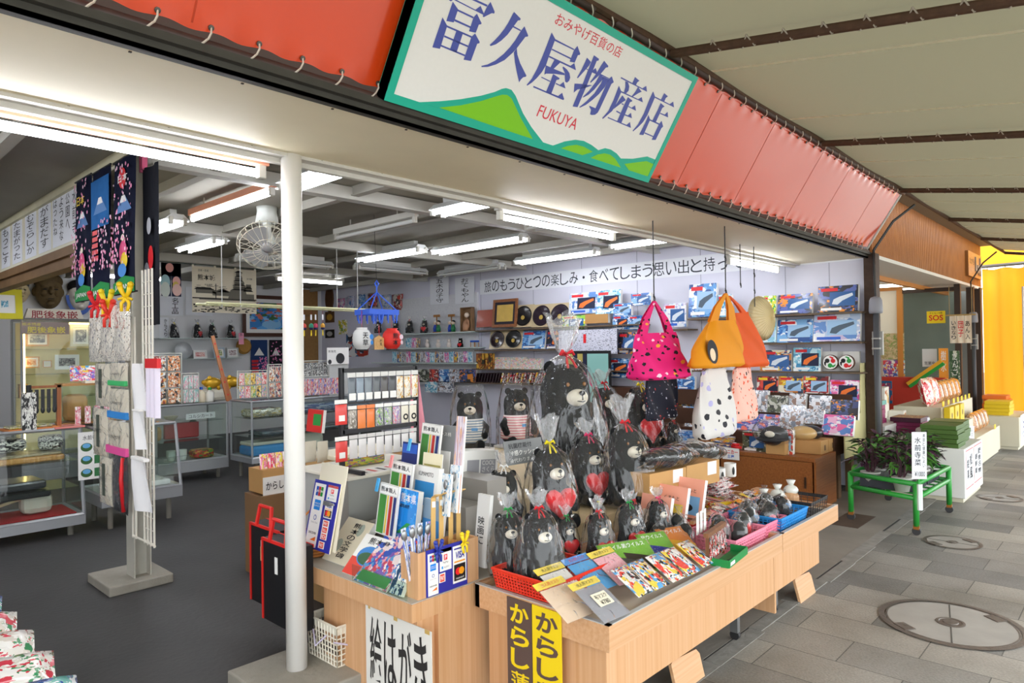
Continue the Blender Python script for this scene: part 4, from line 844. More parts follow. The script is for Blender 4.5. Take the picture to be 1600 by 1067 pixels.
for k, (x0, x1, y0, y1) in enumerate(((212, 226, 568, 642), (214, 224, 640, 702), (211, 232, 715, 798))):
    M, w, h = rectpx(0, 1.36, x0, y0, x1, y1); o = thing('hand_towel', 'white hand towel clipped on the wire rack, %s from the top' % ORD[k], 'towel', M); MB().grid(lambda u, v: (u * w * (.75 + .25 * (1 - v)), v * h, .02 * math.sin(u * 5 + v * 2)), 8, 10).build('cloth', mat('#eeeef0', .8, .1, 0, .04, 6, trans=.2), o, True)
    if k: MB().box(w * .1, w * 1.1, h * .96, h * 1.02, .0, .03, .004).build('clip', WHITE, o)
M, w, h = rectpx(0, 1.34, 233, 575, 252, 652); o = thing('hand_towel', 'bundle of lilac white towels hanging from the gauze side of the rack', 'towel', M)
for k in range(3): MB().grid(lambda u, v, k=k: ((k + u * .9) * w / 3, v * h, .025 * math.sin(u * 3.1)), 6, 8).build('fold', mat('#e3dcec', .8, .1, 0, .05, 6), o, True)
MB().box(0, w, h, h + .05, .0, .02).build('red_clips', RED, o)

# ---- display cases
glass_case('low slanted glass display case standing beside the steel column, full of folded goods', .45, 1.735, 6.55, 7.15, .17, .885, (.40, .62), .10, True)
glass_case('slanted glass display case behind the steel column on short round legs', 1.86, 2.5, 6.5, 7.1, .30, .86, (.5,), .12, True, .1)
glass_case('long glass display case under the hanging card racks', 2.42, 3.70, 8.2, 8.75, .24, .90, (.48, .70), .0, True, .12)
glass_case('tall legged glass display case behind the round column', 3.75, 5.6, 7.66, 8.2, .26, .92, (.5, .72), 0, True, .06)
tc_ = glass_case('tall lit glass cabinet for inlay work below the masks', 1.92, 2.95, 9.6, 10.1, .3, 1.93, (.7, 1.0, 1.28, 1.58), 0, False, .28)
MB().box(.03, 1.0, .46, .485, .32, 1.9).build('back_panel', mat('#f0dfae', .6), tc_)
MB().tube([(.1, .1, 1.89), (.93, .1, 1.89)], .012, 8).tube([(.035, .06, .4), (.035, .06, 1.85)], .01, 8).build('strip_lamp', emit('#ffd98a', 7, 'warm_tube'), tc_)
M, w, h = rectpx(1, 9.57, 33, 503, 108, 522); o = card('shop_plate', 'brown plate with yellow characters behind film on the tall cabinet', 'sign', M, w, h, .006, mat('#6a4a38', .4, .5, coat=.4)); lettering(o, '肥後象嵌', (w * .12, h * .08, w * .92, h * .62), mat('#e3d24a', .5), bold=.02); lettering(o, '熊本特産', (w * .02, h * .68, w * .4, h * .92), mat('#e3d24a', .5))
o = MB(); o.add([(0, 0, 0), (.62, 0, 0), (.62, .1, 0), (0, .1, 0), (.04, .02, .13), (.58, .02, .13), (.58, .08, .13), (.04, .08, .13)], [(0, 1, 5, 4), (1, 2, 6, 5), (2, 3, 7, 6), (3, 0, 4, 7), (4, 5, 6, 7), (3, 2, 1, 0)]); o = o.build('name_block', mat('#e9e2d4', .5)); o.matrix_world = LOC(at(38, 497, 1, 9.65).x, 9.65, 1.93); tag(o, 'pale block with red engraved characters on top of the tall cabinet', 'sign')
lettering(o, '肥後象嵌', (.07, .015, .55, .11), DKRED, bold=.02).matrix_local = frame((0, .0, 0), (1, 0, 0), (0, .154, 1)) @ LOC(0, 0, .002)
def framed(label, ax, v, box, fm, pm, mw=.12, tilt=0, cat='picture', name='framed_picture', matm=None):
    M, w, h = rectpx(ax, v, *box, tilt=tilt); t = thing(name, label, cat, M); b = min(w, h) * mw
    MB().box(0, w, 0, b, -.02, 0).box(0, w, h - b, h, -.02, 0).box(0, b, b, h - b, -.02, 0).box(w - b, w, b, h - b, -.02, 0).build('frame', fm, t)
    MB().box(b * .9, w - b * .9, b * .9, h - b * .9, -.018, -.008).build('mount', matm or WHITE, t)
    MB().box(b * 2, w - b * 2, b * 2, h - b * 2, -.008, -.006).build('print', pm, t); return t, w, h
LWOOD = wood('#d9a866', '#b9803e'); INKP = pmat(['#5a5a5e', '#8a8a8c', '#c8c6c0', '#77777a'], 6)
framed('framed grey inlay plaque with wooden rim on the top cabinet shelf', 1, 9.75, (40, 518, 77, 541), LWOOD, INKP)
framed('framed grey inlay plaque with pale rim, by the gift bags', 1, 9.75, (110, 508, 143, 541), CREAM, INKP)
framed('small white framed inlay picture standing tilted on the middle shelf', 1, 9.7, (86, 554, 124, 577), WHITE, INKP)
framed('small orange toned framed card lying back on the middle shelf', 1, 9.7, (37, 557, 62, 575), LWOOD, pmat(['#e8b48a', '#d8895a', '#f2d8b8'], 4))
framed('tiny framed inlay brooch on the middle shelf', 1, 9.7, (67, 563, 81, 574), LWOOD, CREAM)
o, w, h = rc('trinket_chest', 'little wooden drawer chest on the low shelf of the tall cabinet', 'drawers', 1, 9.8, (31, 600, 44, 622), .1, LWOOD); rects(o, 'drawer_front', [(mat('#c99a52', .5), .01, h * (.05 + .33 * k), w - .01, h * (.3 + .33 * k)) for k in range(3)])
framed('picture of a white cloud in a bright yellow frame on the tall cabinet', 1, 9.5, (-20, 451, 36, 498), mat('#d9cf1e', .5), pmat(['#3a8fb0', '#7fb8cf', '#dfe9ee'], 2), .2, .15)
# ---- carved masks on the back wall
def mask(label, px_, py_, wpx, hpx, face, hair, extra=None):
    p = at(px_, py_, 1, 12.5); s = depth(p) / F; rx, rz = wpx * s / 2, hpx * s / 2; t = thing('wall_mask', label, 'mask', LOC(p))
    m = MB().ball((0, 0, 0), (rx, .13, rz), 20, 14); 
    for sx in (-1, 1): m.ball((sx * rx * .95, .03, -.05 * rz), (rx * .18, .05, rz * .25)); m.ball((sx * rx * .4, -.1, rz * .22), (rx * .25, .04, rz * .08)); m.ball((sx * rx * .45, -.095, -.15 * rz), (rx * .25, .05, rz * .18))
    m.tube([(0, -.12, rz * .2), (0, -.17, -.1 * rz), (0, -.13, -.18 * rz)], [.02, .035, .02], 8); m.ball((0, -.12, -.45 * rz), (rx * .35, .03, rz * .1)); m.ball((0, -.1, -.7 * rz), (rx * .3, .06, rz * .16))
    m.build('face', face, t, True)
    if hair: MB().ball((0, .02, rz * .55), (rx * 1.06, .13, rz * .5), 18, 10).build('hair', hair, t, True)
    e = MB()
    for sx in (-1, 1): e.ball((sx * rx * .38, -.118, rz * .08), (rx * .17, .015, rz * .045), 10, 6)
    e.ball((0, -.145, -.45 * rz), (rx * .26, .01, rz * .03), 10, 6); e.build('eyes_and_mouth', mat('#1a1614', .6), t)
    if extra: MB().grid(lambda u, v: (rx * 1.15 * math.cos(PI + PI * u) * (.85 + .25 * v), -.03, rz * 1.15 * math.sin(PI + PI * u) * (.85 + .25 * v)), 24, 3).build('scarf', extra, t, True)
BRZ = mat('#6a5634', .65, .4, 0, .45, 16, .6, 30)
mask('large carved brown wooden mask in the middle of the three on the back wall', 76, 455, 38, 56, BRZ, mat('#5d4b2e', .7, .3, 0, .4, 24, .6, 40))
mask('white faced mask with black hair and a blue scarf beside the towels', 124, 462, 30, 48, mat('#e6e0d6', .4), mat('#1c1b1c', .5), mat('#3d5fae', .6))
mask('pale mask with a grey cap behind the yellow framed picture', 30, 455, 26, 38, mat('#d8c49a', .5), mat('#4c5056', .6))
# ---- goods in and on the front case
FILMD = mat('#3a3d42', .3, .5, 0, .5, 10, .5, 20, coat=.6)
def lump(name, label, cat, p, sx, sy, sz, m, rz=0, grp=None):
    o = MB().box(-sx / 2, sx / 2, -sy / 2, sy / 2, 0, sz, min(sx, sy, sz) * .3).build(name, m, smooth=False); o.matrix_world = LOC(p[0], p[1], p[2], rz); return tag(o, label, cat, grp)
RP = pmat(['#c23a3a', '#e8d8c8', '#8a2a2a'], 4); WB = pmat(['#1e1e22', '#f0efe8', '#1e1e22', '#cfcfca'], 8, .3, .5)
lump('folded_cloth', 'red cloth spread over the floor of the front display case', 'cloth', (1.1, 6.85, .172), 1.2, .45, .01, mat('#b8242c', .7))
lump('paper_box', 'plain grey white box standing in the bottom of the front display case', 'box', (1.46, 6.86, .185), .22, .2, .17, mat('#cfccc2', .6))
lump('folded_garment', 'film wrapped folded dark garment on the lower shelf of the front case', 'garment', (1.1, 6.86, .403), .8, .36, .07, FILMD, .05)
lump('folded_garment', 'second dark garment under the wrapped one in the front case', 'garment', (1.15, 6.86, .33), .78, .3, .05, mat('#26272b', .7))
lump('wooden_tray', 'shallow wooden tray of cloths on the upper shelf of the front case', 'tray', (1.38, 6.86, .622), .5, .34, .05, LWOOD, .05)
lump('fabric_stack', 'beige patterned cloths lying in the wooden tray', 'cloth', (1.4, 6.86, .673), .42, .3, .02, pmat(['#b8a98a', '#8f8468', '#d6cbb0'], 6), .05)
lump('paper_box', 'pink topped grey gift box near the slanted post of the front case', 'box', (1.05, 6.84, .622), .28, .3, .05, mat('#d89aa0', .5))
lump('drawstring_bag', 'black and white patterned bag under the top of the front case', 'bag', (1.2, 6.9, .72), .34, .3, .10, WB, .2)
lump('drawstring_bag', 'smaller black and white patterned bag by the end post of the front case', 'bag', (1.58, 6.9, .70), .18, .2, .12, WB, -.2)
o = MB().tube([(0, 0, 0), (.7, .12, .14)], .012, 8).tube([(.68, .12, .14), (.8, .14, .165)], .02, 8).build('umbrella', mat('#d8c8a2', .5)); o.matrix_world = LOC(.75, 6.72, .20); tag(o, 'pale folded stick umbrella leaning inside the front case', 'umbrella')
ks = thing('keyring_stand', 'wooden peg stand of black keyrings on top of the front case', 'stand', LOC(at(60, 665, 1, 6.75).x, 6.75, .89)); MB().box(-.0, .16, -.03, .03, 0, .015).box(.13, .16, -.02, .02, .015, .36).box(-.08, .16, -.02, .02, .34, .36).build('frame', wood('#a8622c', '#8a4c1e'), ks)
for k in range(5): MB().box(-.07 + k * .042, -.045 + k * .042, -.03, -.02, .16 + .02 * (k % 2), .33).ball((-.058 + k * .042, -.025, .16), (.016, .01, .03), 8, 6).build('keyring', mat('#26282c', .4), ks)
o = thing('keyring_bunch', 'hanging strip of black and white tags on the front case top', 'keyring', LOC(at(45, 665, 1, 6.7).x, 6.7, .89)); MB().box(-.05, .05, -.02, .02, .0, .31).build('strip', WB, o); MB().tube([(0, 0, .31), (0, 0, .37)], .02, 8).build('cap', BLACK, o)
gb = thing('glass_box', 'small glass counter box carrying a desk calendar on the front case', 'display case', LOC(at(98, 668, 1, 6.9).x, 6.9, .89)); MB().box(0, .42, 0, .25, 0, .02).box(0, .42, 0, .25, .34, .36).build('boards', mat('#b98a52', .5), gb); MB().box(.005, .415, .005, .245, .02, .34).build('glass', GLASS, gb)
lump('paper_box', 'brown kraft box inside the small glass box', 'box', (gb.location.x + .12, 7.0, .912), .18, .16, .24, KRAFT)
for k in range(4): o = MB().box(-.022, .022, -.004, .004, 0, .15).ball((0, 0, .05), (.018, .012, .05), 8, 6).build('keyring_pack', [pmat(['#e8a0b0', '#f4f0ea', '#e06a7a', '#d8c0c8'], 5, .2, .5)]); o.matrix_world = LOC(gb.location.x + .1 + k * .075, 6.84, .90); tag(o, 'pink and clear hanging keyring pack, %s along the front case top' % ORD[k], 'keyring', 'pink keyring packs')
M, w, h = rectpx(1, 6.93, 110, 573, 150, 597); ca = thing('desk_calendar', 'desk calendar with a rainbow cloud pattern on the small glass box', 'calendar', LOC(M.translation.x, 6.93, 1.25)); MB().box(0, w, -.003, 0, .02, h + .02).build('page', pmat(['#e84a4a', '#f2c83a', '#4aa8e0', '#e88ac0', '#f4f4f4', '#7a5ac0'], 8), ca, M=Matrix.Rotation(-.2, 4, 'X')); MB().box(.1, w - .02, -.05, .05, 0, .022).build('base', CREAM, ca)
lump('paper_tray', 'orange rimmed tray of ribbons and brooches on the front case', 'tray', (1.42, 6.8, .887), .38, .22, .02, mat('#c8783a', .5), .1)
lump('ribbon_pile', 'loose green and yellow wrapped ribbons in the orange tray', 'ribbon', (1.4, 6.8, .908), .3, .16, .02, pmat(['#6a8a4a', '#d8c83a', '#d8d8d0', '#4a4a42'], 9, .25, .4), .1)
lump('cloth_pack', 'pink wrapped cloth on the end of the front case top', 'cloth', (1.66, 6.75, .887), .22, .25, .015, mat('#d8807a', .4, .5, coat=.5))
o, w, h = rc('price_poster', 'white card of six oval magnet pictures hung by the steel column', 'poster', 1, 6.5, (122, 674, 170, 748), .004, WHITE); lettering(o, '水前寺公園', (w * .15, h * .83, w * .9, h * .93), INK, bold=.005)
for k in range(3): discs(o, 'oval_picture', [(mat('#3f6a3a', .5, .3, 0, .4, 30), w * .27, h * (.68 - .27 * k), w * .19, h * .09), (mat('#6ab0e0', .5), w * .27, h * (.71 - .27 * k), w * .13, h * .05)]); rects(o, 'green_picture', [(mat('#3a7a4a', .5, .3, 0, .5, 40), w * .52, h * (.59 - .27 * k), w * .92, h * (.77 - .27 * k))])
lump('clear_pack', 'crumpled clear packs in the slanted case behind the column', 'pack', (2.25, 6.8, .303), .4, .4, .05, mat('#d8dcda', .2, .5, 0, .4, 14, coat=.6))
o = MB().grid(lambda u, v: (.3 * u, .12 * v, .02 * (1 - v)), 6, 3).build('wire_tray', spots('#5a6a72', ['#e8f0f2'], 20, .3, .4)); o.matrix_world = LOC(at(244, 738, 1, 6.42).x, 6.38, .56); tag(o, 'pale blue wire tray hooked beside the slanted case', 'tray')
struct(MB().tube([(2.0, 6.45, .58), (2.0, 6.45, .75)], .004, 5).build('trim_9', WIRE))

# ---- back wall: cloths, shelves, pictures
cs = thing('castle_cloth', 'cream cloth hanging printed with a black castle drawing', 'cloth', rectpx(1, 9.4, 300, 419, 400, 489)[0]); _, w, h = rectpx(1, 9.4, 300, 419, 400, 489)
MB().grid(lambda u, v: (u * w, v * h, .01 * math.sin(u * 8)), 24, 10).build('cloth', mat('#e9dfc8', .8, .1, 0, .06, 10, trans=.15), cs, True)
rnd = random.Random(3); GK = mat('#6f6b60', .8); BK = mat('#24221e', .8); its = []
def wp(x0, y0, x1, y1, m): its.append((m, w * x0, h * y0, w * x1, h * y1))
wp(.05, .42, .36, .5, GK); wp(.1, .5, .32, .52, BK); wp(.3, .38, .62, .48, GK); wp(.0, .3, 1, .325, BK); wp(.345, .3, .357, .64, BK); wp(.655, .3, .667, .62, BK); wp(.1, .28, .98, .3, GK); wp(.78, .32, .96, .44, GK)
for k in range(90): x, y = rnd.random() * .95, rnd.random() * .2; wp(x, y, x + .02 + .03 * rnd.random(), y + .018, BK if k % 3 else GK)
for k in range(14): x = rnd.random() * .5; y = .5 + rnd.random() * .1; wp(x, y, x + .06, y + .008, BK)
rects(cs, 'castle_print', its, z=.0125); cp_ = MB()
def tri(x, y, a, b, hh, m): cp_.mat(m).add([(w * (x - a), h * y, .0128), (w * (x + a), h * y, .0128), (w * (x + b), h * (y + hh), .0128), (w * (x - b), h * (y + hh), .0128)], [(0, 1, 2, 3)])
for q, (x, y, a) in enumerate(((.72, .52, .14), (.72, .62, .115), (.71, .72, .085), (.71, .82, .06), (.86, .50, .09), (.87, .57, .06))): tri(x, y, a, a * .6, .035, 0); tri(x, y + .035, a * .72, a * .68, .06, 1); tri(x, y + .05, a * .5, a * .5, .012, 0)
tri(.71, .915, .07, .012, .05, 0); tri(.70, .32, .16, .12, .2, 1); tri(.17, .5, .15, .1, .05, 0); tri(.45, .46, .14, .02, .08, 1); tri(.46, .46, .1, .01, .06, 0); cp_.build('keep_print', [BK, GK], cs); lettering(cs, '熊本城', (w * .08, h * .70, w * .34, h * .83), BK, bold=.03, z=.0125); lettering(cs, '日本・名城', (w * .09, h * .89, w * .24, h * .94), BK, z=.0125); lettering(cs, '本丸御殿', (w * .18, h * .59, w * .3, h * .63), BK, z=.0125); lettering(cs, '天守閣', (w * .84, h * .77, w * .93, h * .81), BK, z=.0125)
MB().box(w * .002, w * .03, h * .97, h * 1.04, -.005, .005).box(w * .33, w * .36, h * .97, h * 1.06, -.005, .005).box(w * .65, w * .68, h * .97, h * 1.06, -.005, .005).box(w * .97, w, h * .97, h * 1.04, -.005, .005).build('loops', CREAM, cs)
MB().tube([(-.9, h * 1.05, 0), (w * 1.5, h * 1.05, 0)], .012, 8).build('pole', mat('#2c4a3a', .5), cs)
M, w, h = rectpx(1, 9.4, 252, 411, 283, 463); nt_ = thing('navy_cloth', 'navy cloth strip with pale dancing figures next to the castle cloth', 'cloth', M)
MB().box(0, w * .48, 0, h, -.002, 0).box(w * .52, w, 0, h, -.002, 0).box(0, w, h * .6, h, -.003, 0).build('cloth', NAVY, nt_)
discs(nt_, 'figure_print', [(mat('#e8a8a0', .8), w * .42, h * .86, .05, .06), (mat('#9fc4c8', .8), w * .2, h * .42, .06, .1), (mat('#c8d0c8', .8), w * .2, h * .2, .06, .1), (mat('#e8b0a8', .8), w * .76, h * .45, .05, .07), (mat('#d8c060', .8), w * .72, h * .32, .04, .06), (mat('#e8c0b8', .8), w * .78, h * .2, .06, .08)], z=.001)
for box, s, lb in (((250, 463, 286, 493), '名工品', 'white paper with brush characters under the navy cloth'), ((290, 449, 332, 493), '', 'blank white paper pinned behind the castle cloth'), ((249, 496, 264, 528), 'からくり', 'narrow white paper with blue writing beside the shelf of black dolls')):
    o, w, h = rc('paper_notice', lb, 'notice', 1, 12.58, box, .003, PAPER)
    if s: lettering(o, s, (w * .5, h * .06, w * .8, h * .95), INK, True, .01)
SHG = mat('#c9d6d2', .15, .5, 0, .02, 3)
def wall_shelf(label, ax, v, x0, x1, py, dep, m=SHG, th=.012, name='wall_shelf'):
    z = at((x0 + x1) / 2, py, ax, v).z; a = at(x0, py, ax, v); b = at(x1, py, ax, v)
    o = MB().box(*( (a.x, b.x, v, v + dep) if ax == 1 else (v, v + dep, b.y, a.y)), z - th, z).build(name, m); tag(o, label, 'shelf'); return z
zs1 = wall_shelf('upper glass wall shelf with four black dolls', 1, 12.25, 249, 378, 528, .34); zs2 = wall_shelf('lower glass wall shelf with a plate and framed cards', 1, 12.25, 249, 378, 560, .34)
PL = mat('#17181a', .85, .2, 0, .3, 20); CRM = mat('#e9e2d0', .7); FILM2 = film_mat(.03, 2.2, .07, .7, 8, 1.33)
def bear_mesh(H, ears=True):
    """seated plush animal: head, body, limbs and ears as one skin"""
    b = MB(); s = H
    b.lathe([(.03 * s, 0), (.21 * s, .02 * s), (.29 * s, .14 * s), (.28 * s, .3 * s), (.24 * s, .45 * s), (.225 * s, .53 * s), (.225 * s, .6 * s), (.235 * s, .70 * s), (.22 * s, .81 * s), (.165 * s, .91 * s), (.09 * s, .965 * s), (.01 * s, .98 * s)], n=24, sy=.82)
    for sx in (-1, 1):
        b.tube([(sx * .17 * s, -.02 * s, .47 * s), (sx * .27 * s, -.08 * s, .36 * s), (sx * .25 * s, -.17 * s, .25 * s)], [.07 * s, .075 * s, .06 * s], 10); b.ball((sx * .25 * s, -.18 * s, .24 * s), .063 * s, 10, 7)
        b.tube([(sx * .13 * s, -.05 * s, .09 * s), (sx * .17 * s, -.27 * s, .08 * s)], [.095 * s, .08 * s], 10); b.ball((sx * .17 * s, -.28 * s, .085 * s), (.085 * s, .05 * s, .095 * s), 10, 7)
        if ears: b.ball((sx * .155 * s, 0, .945 * s), (.06 * s, .035 * s, .06 * s), 10, 7)
    return b
RIBC = {'red': mat('#d8202c', .5), 'yellow': mat('#f0dc1a', .5), 'green': mat('#1f9a46', .5), 'pink': mat('#e0356a', .5), 'white': WHITE}
REDH = mat('#d8262c', .65, .3, 0, .1, 20)
EYEM = mat('#8a5a26', .15, .6, coat=1)
FILM3 = film_mat(.22, 1.6, .06, 1.0, 16, 1.25)
def plush(label, p, H, rz=0, rib='red', heart=False, shirt=None, bag=True, lean=0, muzzle=True, seed=1, name='plush_bear', grp=None, neck=1.03, top=.22, tagp=True, roll=0):
    rnd = random.Random(seed); t = thing(name, label, 'plush toy', LOC(p) @ Matrix.Rotation(rz, 4, 'Z') @ Matrix.Rotation(lean, 4, 'X') @ Matrix.Rotation(roll, 4, 'Y'), grp)
    bear_mesh(H).build('body', PL, t, True)
    if muzzle:
        MB().ball((0, -.175 * H, .68 * H), (.105 * H, .085 * H, .075 * H), 18, 12).build('muzzle', CRM, t, True); MB().ball((0, -.258 * H, .72 * H), (.032 * H, .016 * H, .022 * H), 10, 6).tube([(0, -.262 * H, .70 * H), (0, -.264 * H, .66 * H)], .005 * H, 5).tube([(-.045 * H, -.24 * H, .655 * H), (0, -.262 * H, .645 * H), (.045 * H, -.24 * H, .655 * H)], .005 * H, 5).build('nose_and_mouth', BLACK, t, True)
        for sx in (-1, 1): MB().ball((sx * .085 * H, -.175 * H, .795 * H), (.019 * H, .012 * H, .019 * H), 10, 6).build('button_eye', EYEM, t, True)
    if heart:
        h = MB(); k = 20; vs = []
        def hf(u, v):
            a = 2 * PI * u; r = math.sin(PI * v); x = 16 * math.sin(a) ** 3; y = 13 * math.cos(a) - 5 * math.cos(2 * a) - 2 * math.cos(3 * a) - math.cos(4 * a)
            return (x * .0145 * H * r, -.24 * H - .085 * H * math.cos(PI * v), .33 * H + y * .0145 * H * r)
        h.grid(hf, 24, 8).build('heart', REDH, t, True)
    if shirt: MB().lathe([(.295 * H, .12 * H), (.298 * H, .2 * H), (.29 * H, .3 * H), (.252 * H, .45 * H), (.236 * H, .53 * H)], n=22, sy=.86).build('shirt', shirt, t, True); MB().box(.02 * H, .13 * H, -.245 * H, -.238 * H, .33 * H, .38 * H).build('name_patch', mat('#5aa0dc', .6), t)
    if tagp: MB().box(.10 * H, .15 * H, -.30 * H, -.297 * H, .12 * H, .17 * H).build('price_tag', WHITE, t)
    if bag:
        ph = rnd.random() * 6; nk = neck * H
        prof = [(.22, .0), (.34, .01), (.375, .08), (.375, .25), (.36, .45), (.32, .62), (.275, .78), (.22, .90), (.12, .985), (.035, 1.03), (.05, 1.06), (.11, 1.06 + top * .5), (.15, 1.06 + top)]
        def bf(u, v):
            i = v * (len(prof) - 1); k = min(int(i), len(prof) - 2); f = i - k; r = prof[k][0] * (1 - f) + prof[k + 1][0] * f; z = prof[k][1] * (1 - f) + prof[k + 1][1] * f
            a = 2 * PI * u; fold = (.05 + .10 * max(0, z - .55) + (.2 if z > 1.04 else 0)) * (1.2 - abs(math.sin(4.5 * a + ph + z * 3)) - abs(math.sin(7 * a - ph * 2 - z * 4.5))) + .03 * math.sin(17 * a + z * 14)
            r *= 1 + fold; return (r * H * math.cos(a), r * H * math.sin(a) * .92, z * nk * (1 + (.03 * math.sin(3 * a + ph) if z > 1.1 else 0)))
        MB().grid(lambda u, v: bf(u, v * .765), 72, 30).build('clear_bag', FILM2, t, True); MB().grid(lambda u, v: bf(u, .76 + v * .24), 48, 12).build('bag_top', FILM3, t, True)
        rb = MB().lathe([(.03 * H, 1.015 * nk), (.043 * H, 1.03 * nk), (.03 * H, 1.045 * nk)], n=10)
        for sx in (-1, 1): rb.tube([(0, -.035 * H, 1.03 * nk), (sx * .05 * H, -.055 * H, 1.055 * nk), (sx * .075 * H, -.05 * H, 1.02 * nk)], [.008 * H, .018 * H, .012 * H], 6); rb.tube([(0, -.04 * H, 1.03 * nk), (sx * .03 * H, -.09 * H, .97 * nk), (sx * .045 * H, -.125 * H, .91 * nk)], [.008 * H, .011 * H, .012 * H], 5)
        rb.build('ribbon', RIBC[rib], t, True)
    return t
for k, (x, c) in enumerate(((272, 'yellow'), (309, 'yellow'), (332, 'green'), (361, 'white'))):
    p = at(x, 528, 1, 12.38); plush('small black plush doll, %s from the column on the glass wall shelf' % ORD[k], (p.x, 12.4, zs1), .25, .6, c, k in (1, 3), seed=k, tagp=False)
p = at(285, 560, 1, 12.45); o = thing('plate', 'white plate painted with grapes standing on the lower glass shelf', 'plate', frame((p.x, 12.42, zs2 + .145), (1, 0, 0), (0, .1, 1))); MB().lathe([(.08, 0), (.10, .004), (.145, .02), (.148, .024)], n=32).build('dish', mat('#eceef2', .2, .5, coat=.5), o, True)
discs(o, 'grape_print', [(mat('#5a3a6a', .5), .02, .01, .03, .025), (mat('#4a7a3a', .5), -.03, .03, .03, .02), (mat('#6a4a7a', .5), -.02, -.02, .022, .02), (mat('#4a7a3a', .5), .02, -.03, .03, .012), (mat('#6a4a7a', .5), .045, .035, .02, .02)], z=.022)
framed('small pink framed card on the lower glass shelf beside the plate', 1, 12.4, (303, 547, 324, 560), WHITE, pmat(['#e8b0a8', '#f0d8d0', '#c87a7a'], 5), tilt=.2)
framed('small green framed card on the lower glass shelf, third from the plate', 1, 12.4, (335, 543, 352, 559), mat('#b8c8d8', .4), pmat(['#7a9a5a', '#d8e0c8', '#c8b86a'], 5), tilt=.2)
framed('small grey framed sketch at the end of the lower glass shelf', 1, 12.4, (355, 543, 374, 559), GREY, pmat(['#c8b8b8', '#8a6a6a', '#e0d8d8'], 5), tilt=.2)
framed('large lake and boat photograph in a white mount and brown frame', 1, 12.5, (379, 462, 470, 526), mat('#4a2a1c', .4), pmat(['#3a86d0', '#5aa8e8', '#2f5a9a', '#3f6a3a', '#c86a5a', '#8ac0e8'], 4), .09)
o = MB().lathe([(.13, -.03), (.15, 0), (.11, .05), (.001, .07)], n=24).build('straw_disc', mat('#b88a48', .8, .2, 0, .25, 30)); p = at(381, 541, 1, 12.5); o.matrix_world = frame((p.x, 12.5, p.z), (1, 0, 0), (0, 0, 1)); tag(o, 'round brown straw disc hanging beside the lower glass shelf', 'straw disc')
o, w, h = rc('hanging_tag', 'pink paper tag with a black mark hung over the straw disc', 'tag', 1, 12.3, (373, 520, 381, 538), .004, mat('#f2a0b8', .6)); lettering(o, '祭', (w * .2, h * .7, w * .8, h * .95), INK)
for k, (x0, x1, kd) in enumerate(((392, 418, 1), (421, 441, 0))):
    M, w, h = rectpx(1, 12.56, x0, 531, x1, 585); t = thing('souvenir_towel', ('small blue mountain tapestry pinned below the lake photograph', 'small black blossom tapestry pinned beside the blue one')[k], 'towel', M); MB().box(0, w, 0, h, -.004, 0).build('cloth', mat('#1a3a6a' if kd else '#15141e', .8), t)
    rnd = random.Random(k); discs(t, 'blossom_print', [(mat('#f08ac0', .8), w * rnd.uniform(.4 if kd else .1, .95), h * rnd.uniform(.05, .5 if kd else .95), .014, .014) for _ in range(40)], n=7)
    MB().add([(w * .2, h * .55, .001), (w * .8, h * .55, .001), (w * .5, h * .78, .001)], [(0, 1, 2)]).build('mountain_print', WHITE, t)
    if kd: rects(t, 'pagoda_print', [(RED, w * .05, h * (.05 + .1 * q), w * .45, h * (.12 + .1 * q)) for q in range(4)])
# ---- hanging bamboo rail with charms
ra = at(322, 473, 1, 6.9); rb_ = at(618, 486, 1, 6.9); hr = thing('hanging_rail', 'long pale bamboo rail hung on wires across the room behind the round column', 'rail', LOC(0, 0, 0))
MB().tube([ra, rb_], .012, 8).tube([ra + Vector((0, .25, 0)), rb_ + Vector((0, .25, 0))], .012, 8).build('pole', mat('#d8d8a8', .5), hr)
nt2 = MB()
for k in range(40): q = k / 39; nt2.tube([ra.lerp(rb_, q), ra.lerp(rb_, q) + Vector((0, .25, 0))], .003, 4)
nt2.build('netting', mat('#e6e6c8', .7), hr)
for x in (347, 376, 527, 559): p = at(x, 480, 1, 6.9); MB().tube([(p.x, 6.9, p.z), (p.x, 6.9, 2.8)], .005, 5).build('wire', GREY, hr)
for k, (x, c) in enumerate(((475, '#e0564a'), (486, '#3a9a7a'), (493, '#d84a6a'), (504, '#d8a03a'))):
    p = at(x, 486, 1, 6.9); t = thing('hanging_charm', 'little round paper charm with tassel on the bamboo rail, %s past the column' % ORD[k], 'charm', LOC(p.x, 6.9, p.z - .19), 'paper charms on the rail')
    MB().tube([(0, 0, .05), (0, 0, .19)], .002, 4).build('cord', DKRED, t); MB().ball((0, 0, .02), (.026, .026, .032), 12, 8).mat(1).ball((0, 0, -.005), (.024, .024, .02), 12, 6).build('ball', [mat(c, .6), mat('#2a2a5a', .6)], t, True); MB().tube([(0, 0, -.02), (0, 0, -.09)], [.005, .008], 6).build('tassel', YEL, t); MB().box(-.008, .008, -.004, .004, .09, .15).build('paper_strip', PAPER, t)
